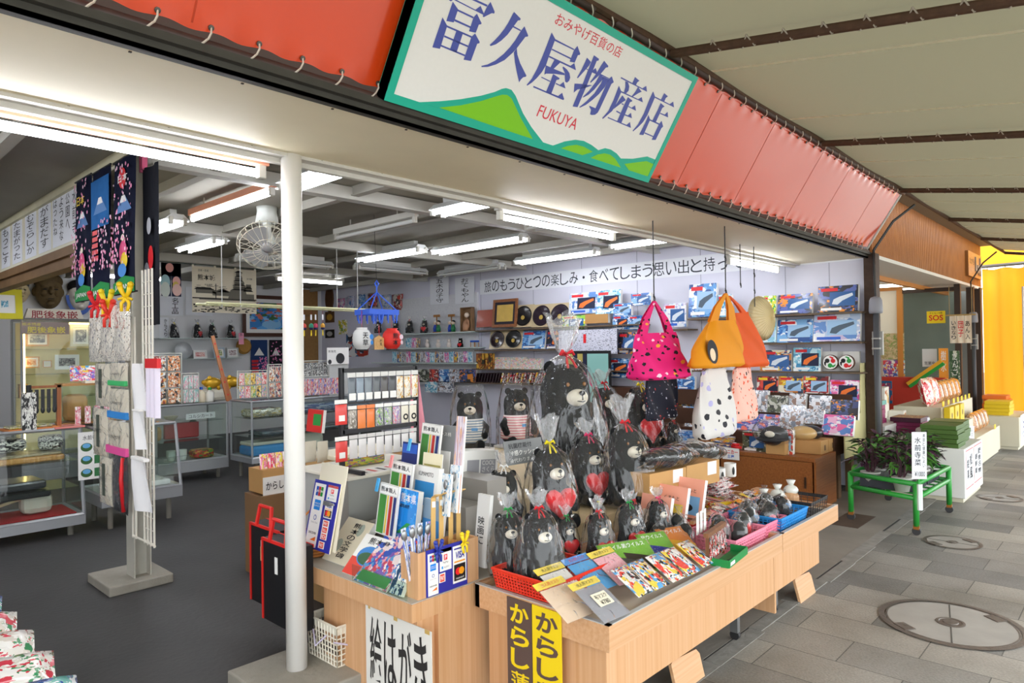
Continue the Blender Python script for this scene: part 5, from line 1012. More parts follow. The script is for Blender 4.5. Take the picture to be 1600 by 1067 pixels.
# ---- goods on and in the two rear cases
JUT = mat('#a8743c', .6, .3, 0, .2, 10)
fans = [mat(c, .5) for c in ('#3a4a3a', '#8a2a2a', '#d8d2c0', '#2a5a4a')]
lump('small_shelf', 'little pale wooden shelf box inside the long rear case', 'shelf', (2.85, 8.45, .482), .34, .2, .18, LWOOD)
lump('lacquer_tray', 'red lacquer fan shaped tray leaning inside the long rear case', 'tray', (3.28, 8.5, .485), .4, .06, .2, mat('#b82a34', .3, .5, coat=.4))
lump('wooden_box', 'brown wooden box in the bottom of the long rear case', 'box', (2.8, 8.45, .243), .3, .25, .13, JUT)
for k in range(2): o = MB().lathe([(.04, 0), (.05, .06), (.05, .12), (.045, .12)], n=16).build('cup', mat('#e9ebea', .3)); o.matrix_world = LOC(3.12 + k * .13, 8.4, .243); tag(o, 'white cup in the bottom of the long rear case, %s from the wooden box' % ORD[k], 'cup', 'white cups')
lump('toy_pile', 'red and green toys in the bottom corner of the long rear case', 'toy', (3.48, 8.42, .243), .24, .2, .1, pmat(['#c83a2a', '#4a8a3a', '#d8a83a', '#8a2a2a'], 5))
for k in range(4): o = MB().lathe([(.03, 0), (.07, .04), (.08, .06), (.07, .058), (.02, .01)], n=16).build('bowl', fans[k]); o.matrix_world = LOC(2.62 + k * .26, 8.45, .704); tag(o, ('dark green', 'brown red', 'pale', 'teal')[k] + ' bowl on the upper shelf of the long rear case', 'bowl')
o = card('case_sign', 'white strip sign with katakana inside the long rear case', 'sign', frame((3.25, 8.28, .72), (1, 0, 0), (0, 0, 1)), .34, .07, .004, PAPER); lettering(o, 'コルシカート', (.03, .015, .31, .055), INK)
lump('blue_box', 'blue box in the bottom of the legged rear case', 'box', (4.1, 7.95, .263), .6, .35, .12, mat('#3f8fd0', .5)); lump('paper_stack', 'white paper sheets on the blue box', 'paper', (4.08, 7.95, .384), .55, .3, .04, mat('#dcd9cc', .6)); lump('cream_carton', 'cream carton behind the glass of the legged rear case', 'box', (4.62, 7.95, .263), .35, .3, .22, mat('#cbc7bb', .6))
lump('necktie_tray', 'tray of dark goods on the lower shelf of the legged case', 'tray', (4.5, 7.9, .503), 1.2, .36, .05, pmat(['#24262c', '#4a5a6a', '#7a8a92', '#1c1c20'], 10, .3, .3)); lump('scarf_stack', 'stack of blue and grey scarves on the upper shelf of the legged case', 'scarf', (4.9, 7.9, .723), 1.1, .34, .12, pmat(['#3a4a7a', '#6a7a9a', '#9aa4b4', '#2a3450'], 9)); lump('glass_goods', 'row of small glass boxes on the upper shelf by the case corner', 'glass', (4.0, 7.92, .723), .4, .3, .1, pmat(['#b8a86a', '#d8d8cc', '#8a8a7a'], 8, .2, .5))
PKS = pmat(['#f2f0ea', '#e85a6a', '#5aa86a', '#f2c84a', '#4a7ac8', '#e8a0b8'], 9, .25, .5); DKS = pmat(['#23252c', '#f0efe8', '#e8a048', '#8a2a2a', '#dcdcd6'], 7, .3, .4)
def pegboard(label, px0, px1, py0, py1, v, rows, cols, mats, item, group, stand=True, ax=1):
    M, w, h = rectpx(ax, v, px0, py0, px1, py1); t = thing('goods_stand', label, 'stand', M)
    f = MB().tube([(-.01, -.0, -.03), (-.01, h + .02, -.03)], .006, 6).tube([(w + .01, 0, -.03), (w + .01, h + .02, -.03)], .006, 6).tube([(-.01, h + .02, -.03), (w + .01, h + .02, -.03)], .006, 6)
    for r in range(rows): f.tube([(-.01, h * (r + 1) / rows - .005, -.03), (w + .01, h * (r + 1) / rows - .005, -.03)], .004, 5)
    f.build('wire_frame', mat('#cfcfc6', .4), t)
    cw, ch = w / cols, h / rows
    for r in range(rows):
        for c in range(cols):
            m = mats[(r * cols + c) % len(mats)]; o = card(item, '%s, place %s in the %s row of the %s' % (group[:-1] if group.endswith('s') else group, ORD[c], ('bottom', 'middle', 'top', 'upper')[r] if rows > 2 else ('lower', 'upper')[r] if rows > 1 else 'single', label.split(' of ')[0].split(' with ')[0]), 'pack', M @ LOC(c * cw + cw * .06, r * ch + ch * .05, -.01), cw * .86, ch * .9, .012, m, WHITE, group)
pegboard('white wire stand of illustrated cards at the end of the long rear case', 239, 284, 555, 632, 8.3, 3, 2, [DKS, pmat(['#e8a060', '#2a2a2e', '#f2e8d8', '#d8783a'], 8)], 'souvenir_card', 'illustrated souvenir cards')
pegboard('small teal stand of chopstick packs on the long rear case', 287, 311, 586, 630, 8.3, 2, 3, [pmat(['#7ab8b0', '#e8a0b0', '#dfe8e2'], 6, .3, .3, (1, 1, .3))], 'chopstick_pack', 'teal chopstick packs')
pegboard('white rack of colourful key holders over the legged rear case', 374, 418, 582, 622, 7.8, 2, 5, [PKS, pmat(['#d8483a', '#f6f0e6', '#f0b0b8'], 6), pmat(['#4a9a5a', '#e8e0c8', '#d8c040'], 6), pmat(['#f0c040', '#f6e8b0', '#2a2a2a'], 6)], 'key_holder_pack', 'colourful key holder packs')
pegboard('second rack of figure packs partly behind the round column', 421, 441, 572, 622, 7.8, 2, 2, [DKS, pmat(['#d85a3a', '#e8e0d0', '#2a3a5a'], 6)], 'figure_pack', 'little figure packs')
pegboard('rack of dark framed packs past the round column', 472, 530, 566, 588, 7.8, 2, 7, [pmat(['#18181c', '#d8d8d4', '#3a3a3e'], 7)], 'accessory_pack', 'black and white accessory packs')
pegboard('rack of bright doll packs past the round column', 472, 530, 590, 618, 7.75, 1, 9, [pmat(['#3a6ac8', '#e85a3a', '#f2e8e0', '#8a3a2a', '#e8b0a0'], 7)], 'doll_pack', 'bright doll packs')
p = at(314, 630, 1, 8.35)
for k, (x, c, hh, lb) in enumerate(((314, '#e8dcc0', .16, 'cream bottle with a blue cap on the long rear case'), (328, '#eceae2', .15, 'white lidded jar on the long rear case'))):
    p = at(x, 630, 1, 8.4); t = thing('bottle' if k == 0 else 'jar', lb, 'bottle', LOC(p.x, 8.4, .902)); MB().lathe([(.045, 0), (.05, .01), (.05, hh * .8), (.02, hh * .9), (.02, hh)], n=16).build('body', mat(c, .3), t, True); MB().lathe([(.022, hh), (.022, hh + .03)], n=12).build('cap', BLUE if k == 0 else GRN, t)
for k, x in enumerate((334, 365)):
    p = at(x, 603, 1, 8.5); o = MB().ball((0, 0, .07), (.11, .08, .07), 16, 10).ball((-.11, -.02, .08), (.03, .03, .03), 8, 6).ball((-.05, -.05, .13), (.03, .012, .03), 8, 6).ball((.06, -.05, .005), (.025, .025, .03), 8, 6).ball((-.06, -.05, .005), (.025, .025, .03), 8, 6).build('gold_pig', mat('#d8a82a', .3, .5, .4), smooth=True); o.matrix_world = LOC(p.x, 8.55, 1.06); tag(o, 'shiny gold pig ornament, %s from the wooden slat on the rear stand' % ORD[k], 'ornament')
lump('riser_box', 'pale board riser carrying the gold pigs on the long rear case', 'box', (3.3, 8.58, .902), 1.2, .2, .155, mat('#d8d4c4', .6))
o = MB().box(-.02, .02, -.01, .01, 0, .82).box(-.035, .035, -.012, .008, 0, .3).build('leaning_plank', wood('#c8865a', '#a8623a')); o.matrix_world = LOC(at(358, 632, 1, 8.26).x, 8.26, .912) @ Matrix.Rotation(-.24, 4, 'Y'); tag(o, 'long leaning wooden slat with red dots at the end of the long rear case', 'slat')
discs(o, 'red_dots', [(RED, 0, .08 + .16 * k, .01, .01) for k in range(5)]).matrix_local = frame((0, -.0125, 0), (1, 0, 0), (0, 0, 1))

# ================================================================== CARD COUNTER AND SALES TROLLEYS
BEECH = wood('#d8ab82', '#cb996a', (70, 70, 1.0)); BEECHX = wood('#d6aa82', '#c9986a', (1.0, 70, 70)); EDGE = mat('#b8b9b6', .4)
cc = thing('card_counter', 'beech veneer counter with card and book displays behind the round column', 'counter', LOC(1.69, 2.136, 0))
MB().box(0, 1.25, 0, 1.24, .425, .497).build('top', BEECH, cc); MB().box(.004, 1.246, .004, 1.236, .497, .5).build('top_surface', mat('#b9b4aa', .4), cc)
MB().box(.05, .07, .05, .72, .02, .425).build('front_panel', BEECH, cc); MB().box(.05, .14, .03, .05, .02, .425).build('side_panel', BEECH, cc); MB().box(.14, .45, .005, .03, .02, .425).build('side_panel', BEECH, cc); MB().box(.9, 1.2, .3, 1.2, 0, .425).build('back_panel', BEECH, cc)
M, w, h = rectpx(0, 1.736, 572, 951, 668, 1078)
o = card('paper_sign', 'white paper with big black brush letters taped on the beech counter front', 'sign', frame((1.736, at(572, 1010, 0, 1.736).y, .03), (0, -1, 0), (0, 0, 1)), .44, .365, .003, mat('#e3e1da', .6, .2, 0, .06, 5))
for k, c in enumerate('絵はがき'): lettering(o, c, (.03 + .10 * k, .05, .115 + .10 * k, .33), mat('#2e2c2c', .6), bold=.015)
rects(o, 'tape', [(mat('#c9a860', .5), .02, .355, .035, .368), (mat('#c9a860', .5), .2, .35, .225, .367), (mat('#c9a860', .5), .40, .35, .43, .367)])
un = thing('display_unit', 'grey sided unit with a white top carrying the black rack', 'unit', LOC(1.93, 2.93, .5)); MB().box(.02, .62, .03, .5, 0, .35).build('body', mat('#a9aba8', .5, .3, 0, .05, 4), un); MB().box(0, .64, 0, .52, .35, .366, .003).build('top', mat('#e6e2d4', .5), un)
def quad(name, label, cat, bl, br, tl, th, front, side=None, grp=None):
    bl, br, tl = Vector(bl), Vector(br), Vector(tl); M = frame(bl, br - bl, tl - bl); w = (br - bl).length; h = (tl - bl).dot(Vector((M[0][1], M[1][1], M[2][1])))
    o = card(name, label, cat, M, w, h, th, front, side, grp); return o, w, h
def quadp(name, label, cat, bl, br, tl, X, th, front, side=None, grp=None):
    a = at(*bl, 0, X); b = at(*br, 0, X); w = a.y - b.y; t = at(*tl, 1, a.y); M = frame(a, (0, -1, 0), t - a)
    h = (t - a).length; return card(name, label, cat, M, w, h, th, front, side, grp), w, h
PB = mat('#2b2f9c', .45); GRAYT = mat('#9a9aa0', .5); ORNG = mat('#f3a01e', .45); PRED = mat('#f0404a', .45)
def pay_strip(o, x, y, w, h):
    """white strip of card brand marks"""
    rects(o, 'white_label', [(WHITE, x, y, x + w, y + h)], .001)
    s = w * .2; its = []
    for k, c in enumerate(('#1a56b8', '#c8203a', '#1f9a3c')): its += [(mat(c, .45), x + w * .18 + s * k * 1.08, y + h * .80, x + w * .18 + s * k * 1.08 + s, y + h * .95)]
    its.append((mat('#1a86e0', .45), x + w * .22, y + h * .58, x + w * .78, y + h * .74)); rects(o, 'brand_mark', its, .0016)
    lettering(o, 'JCB', (x + w * .2, y + h * .855, x + w * .82, y + h * .895), WHITE, bold=.02, z=.0022); lettering(o, 'AMERICAN', (x + w * .26, y + h * .67, x + w * .74, y + h * .695), WHITE, z=.0022); lettering(o, 'EXPRESS', (x + w * .26, y + h * .63, x + w * .74, y + h * .655), WHITE, z=.0022)
    discs(o, 'round_mark', [(mat('#3a5ab0', .5), x + w * .5, y + h * .46, w * .13, w * .13), (WHITE, x + w * .5, y + h * .46, w * .09, w * .09)], .0016); lettering(o, 'Diners Club', (x + w * .2, y + h * .37, x + w * .8, y + h * .395), GRAYT, z=.0016)
    lettering(o, 'DISCOVER', (x + w * .15, y + h * .2, x + w * .85, y + h * .235), INK, bold=.02, z=.0016); MB().add([(x + w * .35, y + h * .1, .0016), (x + w * .85, y + h * .1, .0016), (x + w * .85, y + h * .17, .0016)], [(0, 1, 2)]).build('orange_wedge', mat('#f07a1e', .5), o)
def paypay(o, x, y, w, h):
    rects(o, 'white_label', [(WHITE, x, y, x + w, y + h), (PRED, x, y + h * .84, x + w, y + h)], .001); rects(o, 'red_mark', [(PRED, x + w * .36, y + h * .48, x + w * .64, y + h * .74)], .0016); lettering(o, 'P', (x + w * .43, y + h * .52, x + w * .57, y + h * .70), WHITE, bold=.03, z=.0022); lettering(o, 'PayPay', (x + w * .28, y + h * .32, x + w * .72, y + h * .42), INK, z=.0016); rects(o, 'blue_mark', [(mat('#2a9ae0', .5), x + w * .15, y + h * .1, x + w * .28, y + h * .22)], .0016); lettering(o, 'ALIPAY', (x + w * .34, y + h * .12, x + w * .8, y + h * .2), GRAYT, z=.0016)
def visa(o, x, y, w, h):
    rects(o, 'white_label', [(WHITE, x, y, x + w, y + h)], .001); [rects(o, 'colour_bar', [q], .0016) for q in ((PB, x + w * .1, y + h * .90, x + w * .9, y + h * .94), (ORNG, x + w * .1, y + h * .55, x + w * .9, y + h * .59), (mat('#1c1a1c', .5), x + w * .08, y + h * .06, x + w * .92, y + h * .50))]
    lettering(o, 'VISA', (x + w * .18, y + h * .65, x + w * .85, y + h * .84), PB, bold=.03, z=.0016, shear=.1); discs(o, 'circle_mark', [(mat('#e8242c', .45), x + w * .38, y + h * .31, w * .2, w * .2), (ORNG, x + w * .62, y + h * .31, w * .2, w * .2)], .0022); lettering(o, 'mastercard', (x + w * .22, y + h * .1, x + w * .78, y + h * .16), WHITE, z=.0022)
def payred(o, x, y, w, h, rows, s):
    rects(o, 'white_label', [(WHITE, x, y, x + w, y + h)], .001); n = len(rows)
    for k, t in enumerate(rows):
        b = y + h * (1 - (k + .92) / n); rects(o, 'red_mark', [(mat('#e8452a', .5), x + w * .15, b, x + w * .85, b + h / n * .8)], .0016); lettering(o, t, (x + w * .22, b + h / n * .15, x + w * .78, b + h / n * .65), WHITE, bold=.02, z=.0022)
o, w, h = quadp('payment_board', 'tall blue board of card payment marks leaning at the column end of the counter', 'sign', (474, 852), (514, 866), (493, 748), 1.71, .008, PB, CREAM)
pay_strip(o, w * .05, h * .02, w * .42, h * .93); paypay(o, w * .55, h * .73, w * .38, h * .23); visa(o, w * .56, h * .48, w * .3, h * .23); payred(o, w * .58, h * .17, w * .24, h * .28, ['PAY', '払', 'ID'], ''); payred(o, w * .56, h * .04, w * .22, h * .1, ['PAY'], '')
bk = quadp('backing_card', 'cream backing card with a bulldog clip behind the tall blue payment board', 'card', (483, 850), (523, 864), (503, 722), 1.73, .006, mat('#e6dfca', .6))[0]
MB().box(0, .05, .0, .02, 0, .01).tube([(.05, .01, .005), (.09, .012, .01)], .005, 6).build('clip', STEEL, bk, M=LOC(.11, .2, .02))
BOOKW = mat('#e8dfc8', .35, .4, 0, .05, 6, coat=.4)
def book(label, bl, br, tlpx, dx, th, front, name='book', side=None):
    b0 = at(*bl, 2, .506); return quadp(name, label, 'book', bl, br, tlpx, max(1.70, b0.x), th, front, side or WHITE)
o, w, h = book('cream hardback book with black title lying back on the counter edge', (503, 872), (543, 889), (545, 807), .14, .035, BOOKW); lettering(o, '熊本の文学碑', (w * .38, h * .1, w * .68, h * .92), INK, True, .012); discs(o, 'leaf_print', [(mat('#a9b3a8', .5), w * .25, h * .35, w * .13, h * .16), (mat('#a9b3a8', .5), w * .7, h * .78, w * .1, h * .14)], .0007)
o, w, h = book('white and red book with a green island photograph leaning next to the cream book', (534, 893), (577, 914), (573, 833), .13, .02, WHITE); rects(o, 'red_band', [(mat('#e0483a', .4), 0, 0, w, h * .42)]); discs(o, 'island_photo', [(mat('#3f86d0', .4), w * .5, h * .5, w * .36, h * .24), (mat('#3f6a4a', .4, .4, 0, .3, 20), w * .5, h * .44, w * .3, h * .15)], .0012); lettering(o, '熊本県', (w * .25, h * .78, w * .95, h * .95), INK, bold=.03)
o, w, h = book('picture map with pink and blue figures and a green base leaning by the organiser', (551, 905), (603, 927), (607, 829), .15, .006, pmat(['#3a5ab8', '#e8a0a8', '#c84a5a', '#f0e0e0', '#7a5ab0', '#5a9ad0'], 6, .25, .6), 'picture_map'); rects(o, 'green_base', [(mat('#3f9a4a', .4, .4, 0, .4, 30), w * .06, h * .03, w * .94, h * .22)])
o, w, h = book('blue and white postcard pack half behind the picture map', (607, 925), (626, 933), (625, 872), .07, .02, pmat(['#3a7ab8', '#e8eef4', '#24466a', '#f4f4f0'], 5, .25, .5), 'postcard_pack')
o = MB().box(0, .004, -.38, 0, 0, .07).build('acrylic_guard', GLASS); p = at(545, 908, 2, .503); o.matrix_world = LOC(1.695, p.y, .503); tag(o, 'clear acrylic strip along the counter edge before the picture map', 'guard')
# stepped book stand
bs = thing('book_stand', 'clear stepped stand of leaning books in the middle of the counter', 'stand', LOC(0, 0, 0))
for k, (x, z) in enumerate(((1.84, .56), (1.98, .66), (2.12, .78), (2.26, .88))): MB().box(x, x + .13, 2.28, 2.84, .50, z).build('step', mat('#8e8a84', .3, .5, 0, .05, 4), bs)
def lean(name, label, cat, x, box, th, front, side=None, tilt=.13, skew=0):
    skew *= .3
    M, w, h = rectpx(0, x, *box, tilt=tilt); M = M @ Matrix.Rotation(-skew, 4, 'Z'); o = card(name, label, cat, M, w, h, th, front, side or WHITE); return o, w, h
CHOP = [mat('#3f8a3a', .35, .5, coat=.4), mat('#e0c02a', .35), mat('#b8322e', .35), mat('#2a3a78', .35)]
for k, (x, box, lb) in enumerate(((1.86, (585, 757, 614, 835), 'pack of coloured chopsticks in front, pegged with a blue clip'), (1.99, (603, 722, 636, 800), 'pack of coloured chopsticks on the second step with a pink peg'), (2.2, (651, 662, 681, 738), 'pack of coloured chopsticks on the highest step'))):
    o, w, h = lean('chopstick_pack', lb, 'pack', x, box, .012, mat('#d9d9d6', .25, .5, coat=.5), skew=.15); its = [(CHOP[0], w * .06, .005, w * .42, h * .78), (CHOP[1], w * .46, .01, w * .53, h * .78), (CHOP[2], w * .6, .005, w * .74, h * .78), (CHOP[3], w * .8, .008, w * .94, h * .78)]
    rects(o, 'sticks', its); rects(o, 'header', [(WHITE, w * .02, h * .8, w * .98, h * .985)], .0012); lettering(o, '熊本職人', (w * .1, h * .84, w * .9, h * .94), INK, bold=.03, z=.0018)
o, w, h = lean('book', 'bright blue travel guide with big white title in the stand', 'book', 1.9, (617, 766, 646, 838), .03, pmat(['#1e8ae0', '#2a9af0', '#1e8ae0', '#5ab4f4'], 3, .25, .5), mat('#e8e8e4', .5), skew=.1); lettering(o, '熊本県', (w * .12, h * .72, w * .92, h * .92), WHITE, bold=.035); lettering(o, '道路地図', (w * .1, h * .60, w * .6, h * .68), INK, bold=.03); MB().add([(w * .05, h * .05, .001), (w * .3, h * .05, .001), (w * .75, h * .3, .001), (w * .55, h * .3, .001)], [(0, 1, 2, 3)]).build('green_arrow', GRN, o)
o, w, h = lean('book', 'white art book with a blue picture standing behind the travel guide', 'book', 2.05, (640, 730, 678, 812), .03, WHITE, skew=.05); rects(o, 'blue_picture', [(mat('#3a9ae0', .4, .4, 0, .3, 8), w * .08, h * .28, w * .86, h * .72)]); lettering(o, 'KUMAMOTO', (w * .2, h * .82, w * .8, h * .9), INK)
o, w, h = lean('book', 'grey blue book with a sea photograph next to the bamboo scratchers', 'book', 1.95, (656, 782, 688, 842), .02, mat('#8aa4bc', .3, .5, 0, .1, 4, coat=.4), skew=.1); rects(o, 'sea_photo', [(mat('#3a86c8', .4, .4, 0, .4, 9), w * .05, h * .05, w * .95, h * .5)]); lettering(o, '天草灘', (w * .4, h * .55, w * .6, h * .92), INK, True)
o, w, h = lean('stationery_pack', 'navy stationery pack clipped high in the stand', 'pack', 2.12, (624, 692, 648, 752), .012, mat('#24347a', .4, .5, 0, .2, 8, coat=.3)); rects(o, 'blue_header', [(mat('#3a6ad0', .4), w * .04, h * .72, w * .96, h * .95)]); lettering(o, '阿蘇', (w * .3, h * .2, w * .75, h * .4), WHITE)
o, w, h = lean('postcard', 'cream postcard with a sketched ridge in the stand', 'postcard', 2.12, (658, 709, 688, 752), .004, mat('#ece4c4', .5)); rects(o, 'ridge_print', [(mat('#b8ae6a', .5, .3, 0, .4, 20), w * .08, h * .3, w * .92, h * .6)])
o, w, h = lean('folder', 'clear grey folder with a small blue portrait at the back of the stand', 'folder', 2.26, (672, 665, 706, 742), .006, mat('#86888a', .25, .5, coat=.5)); discs(o, 'portrait_print', [(WHITE, w * .35, h * .18, w * .17, h * .1), (mat('#3a6ab8', .5), w * .37, h * .17, w * .1, h * .07)]); lettering(o, 'レース柄', (w * .2, h * .78, w * .8, h * .86), WHITE)
for k, (c, px_, py_) in enumerate((('blue', 597, 752), ('pink', 618, 716), ('light blue', 646, 690))):
    o = MB().box(-.008, -.002, -.03, .03, -.004, .004).box(.002, .008, -.03, .03, -.004, .004).build('peg', {'blue': mat('#4aa8e0', .4), 'pink': mat('#f09a9a', .4), 'light blue': mat('#5ab8e8', .4)}[c]); M = frame(at(px_, py_ + 4, 0, (1.885, 2.015, 2.13)[k]) - Vector((.025, 0, 0)), (0, -1, 0), (.28, 0, 1)); o.matrix_world = M; tag(o, '%s plastic peg on a pack in the book stand' % c, 'peg')
o, w, h = lean('long_pack', 'long slim clear pack with a patterned stick at the stand end', 'pack', 2.0, (702, 652, 716, 800), .008, pmat(['#d8c8d8', '#e8b48a', '#c0a8c0', '#efe6ee'], 6, .2, .5, (1, .5, 1)), tilt=.12)
for k, (x0, y0, x1, y1) in enumerate(((686, 742, 700, 806), (698, 728, 712, 800))): o, w, h = lean('spoon_pack', 'clear blue printed spoon pack, %s from the long pack' % ('second', 'first')[k], 'pack', 1.94 + .05 * k, (x0, y0, x1, y1), .01, pmat(['#eef2f4', '#dfe8ee', '#5aa8d8', '#f4f6f6'], 6, .2, .5)); MB().ball((w * .5, h * .75, .006), (.012, .022, .005), 10, 6).tube([(w * .5, h * .6, .006), (w * .5, h * .1, .006)], .003, 5).build('spoon', STEEL, o, True)
o, w, h = lean('carton', 'white and grey long carton with vertical characters beside the organiser', 'box', 2.11, (738, 775, 757, 885), .02, mat('#d9d9d8', .5)); lettering(o, '映画に', (w * .15, h * .3, w * .7, h * .7), INK, True, .02)
# organiser of beech with slots
og = thing('organiser_box', 'beech organiser box with four slots at the counter corner', 'organiser', LOC(1.735, 2.150, .5)); s = .008
MB().box(0, .335, 0, s, 0, .185).box(0, .335, .11 - s, .11, 0, .185).box(0, s, s, .11 - s, 0, .185).box(.335 - s, .335, s, .11 - s, 0, .185).build('shell', BEECH, og)
for k in (1, 2, 3): MB().box(.335 * k / 4 - .003, .335 * k / 4 + .003, s, .11 - s, 0, .178).build('divider', LWOOD, og)
M = frame((1.775, 2.146, .497), (1, 0, 0), (0, 0, 1)); o = card('payment_board', 'wide blue board of card payment marks on the front of the organiser', 'sign', M, .225, .192, .004, PB)
pay_strip(o, .007, .006, .055, .17); paypay(o, .07, .09, .065, .09); visa(o, .142, .022, .077, .155); payred(o, .066, .045, .034, .038, ['PAY'], '')
clip_toy('dark blue figure shaped clip on the organiser edge', (1.83, 2.135, .675), mat('#2a3a9a', .4), 1.0, fr=frame((1.83, 2.137, .675), (1, 0, 0), (0, 0, 1))); clip_toy('yellow figure shaped clip on the organiser edge by the bank card mark', (1.97, 2.135, .68), YEL, 1.0, fr=frame((1.975, 2.137, .68), (1, 0, 0), (0, 0, 1)))
BAM = mat('#d9b06a', .45, .4, 0, .12, 20)
for k in range(4):
    t = MB().box(-.012, .012, -.002, .002, 0, .36).add([(-.012, -.002, .36), (.012, -.002, .36), (.016, -.03, .372), (-.016, -.03, .372), (-.012, .002, .362), (.012, .002, .362), (.016, -.03, .376), (-.016, -.03, .376)], [(0, 1, 2, 3), (4, 7, 6, 5), (0, 3, 7, 4), (1, 5, 6, 2), (2, 6, 7, 3)])
    o = t.build('back_scratcher', BAM); o.matrix_world = LOC(1.862 + .045 * k + (.01 if k > 1 else 0), 2.21, .512) @ Matrix.Rotation(.11, 4, 'Y') @ Matrix.Rotation(-.10, 4, 'X'); tag(o, 'bamboo back scratcher in the organiser, %s from the blue clip' % ORD[k], 'back scratcher', 'bamboo back scratchers'); MB().box(-.009, .009, -.0035, -.002, .32, .345).build('price_tag', WHITE, o)
for k in range(4):
    t = thing('wrapped_spoon', 'film wrapped spoon with blue white handle in the corner slot, %s from the edge' % ORD[k], 'spoon', LOC(1.752 + .016 * k, 2.2, .51) @ Matrix.Rotation(-.18 + .1 * k, 4, 'Y'), 'wrapped spoons'); MB().box(-.012, .012, -.002, .002, .06, .28).build('wrap', pmat(['#eef0f6', '#5a7ac8', '#d8dcea', '#c83a4a'] if k == 3 else ['#eef0f6', '#5a7ac8', '#d8dcea'], 6, .2, .5), t); MB().ball((0, 0, .25), (.016, .008, .025), 8, 6).tube([(0, 0, .23), (0, 0, .05)], .004, 5).build('spoon', STEEL, t, True)
o = MB().grid(lambda u, v: (.12 * u * (1 - .55 * v), .02 * math.sin(u * 6), .42 * v), 6, 8).build('pink_towel', mat('#f0a0b0', .8, .1, 0, .08, 6), smooth=True); o.matrix_world = LOC(2.56, 3.22, .95); tag(o, 'pink towel hanging in a fold at the far end of the black rack', 'towel')
# black rack of hanging packs
rk = thing('pack_rack', 'black metal rack of hanging packs on the grey unit', 'rack', LOC(2.02, 3.12, .867)); BMET = mat('#26262a', .45)
ra0 = [(0, .0), (.50, .0)]
for x in (0, .50): MB().box(x - .011, x + .011, -.011, .011, 0, .545).build('post', BMET, rk)
for x in (0, .50): MB().box(x - .011, x + .011, -.19, .12, 0, .02).build('foot', BMET, rk)
for z in (.53, .36, .205): MB().box(0, .50, -.011, .011, z - .011, z + .011).build('bar', BMET, rk)
GP1 = mat('#6f7880', .35, .5, 0, .2, 10, coat=.4)
def hang(label, x, ztop, w, h, front, grp, header=WHITE, t=.012, y=3.09, foot=None, nm='hanging_pack'):
    o = pouch(nm, label, 'pack', frame((x, y, ztop - h), (1, 0, 0), (0, 0, 1)), w, h, t, front, grp, header, film=False)
    if foot: MB().box(w * .08, w * .92, h * .06, h * .3, t, t + .002).build('price_label', foot, o)
    return o
for k in range(9): c = ['#5f6a74', '#8494a4', '#76828c', '#4d545a', '#3f3a3a', '#33363c'][k] if k < 6 else None; hang(('grey necktie pack, %s from the column end of the top bar' % ORD[k]) if k < 6 else 'pack with a gold tassel charm, %s at the far end of the top bar' % ORD[k - 6], 2.035 + .053 * k, 1.385, .049, .155, mat(c, .35, .5, 0, .25, 12, coat=.4) if c else pmat(['#e8e2d4', '#d8d0c0', '#d8a030', '#efe9dc'], 5, .25, .5), 'grey necktie packs' if k < 6 else 'gold charm packs', foot=WHITE if k < 6 else None, header=mat('#dfdedb', .5))
for k in range(8):
    m = [pmat(['#b8b0a4', '#8a8278', '#e8e4dc'], 5), mat('#f08a4a', .4, coat=.3), mat('#f0803a', .4, coat=.3), pmat(['#d8d8d2', '#9a9a92', '#7ab04a', '#6a5a8a'], 7), pmat(['#d0d0cc', '#8ab84a', '#8a7ab0', '#bdbdb8'], 7), pmat(['#dcdcd8', '#9a8ac0', '#e07a8a', '#bdbdba'], 7), mat('#e9e2d0', .5), mat('#ebe5d4', .5)][k]
    o = hang('%s on the middle bar, %s from the column end' % (('beige charm pack', 'orange sticker pack', 'orange sticker pack', 'clear trinket pack', 'clear trinket pack', 'lilac trinket pack', 'cream card pack with a black ring', 'cream card pack with a black ring')[k], ORD[k]), 2.035 + .058 * k, 1.21, .054, .125 if k in (1, 2) else .12, m, 'packs on the middle bar', WHITE if k not in (1, 2) else m)
    if k > 5: discs(o, 'ring_print', [(BLACK, .027, .035, .018, .018), (mat('#e9e2d0', .5), .027, .035, .009, .009)], .014)
for k in range(8): hang('white folded cloth pack on the lowest bar, %s from the column end' % ORD[k], 2.04 + .057 * k, 1.055, .053, .125, mat('#e4e1e0', .3, .5, 0, .06, 8, coat=.4), 'white cloth packs', mat('#d8d6d4', .5))
for k, (z, lb) in enumerate(((1.25, 'red character sticker pack hung above on the column side of the rack'), (1.06, 'red character sticker pack hung below on the column side of the rack'))): o = hang(lb, 1.93, z, .075, .13, mat('#e2443e', .4, coat=.3), 'red sticker packs', y=3.05); MB().box(.02, .055, .02, .05, .012, .014).build('white_label', WHITE, o)
o = card('paper_sheet', 'white sheet with red and black cord prints on the unit top', 'paper', LOC(2.03, 2.95, .868), .36, .14, .002, WHITE); rects(o, 'cord_print', [(RED if k % 2 else INK, .03 + .06 * k, .02, .05 + .06 * k, .11) for k in range(5)])
lump('black_tray', 'flat black tray of jewellery at the rack foot', 'tray', (2.42, 3.03, .867), .2, .12, .02, BLACK); lump('stone_bracelets', 'row of coloured bead bracelets under the lowest bar', 'bracelet', (2.2, 3.2, .867), .28, .05, .05, pmat(['#6a9a3a', '#c88a2a', '#8a3a7a', '#3a5a9a', '#b8b83a'], 8))
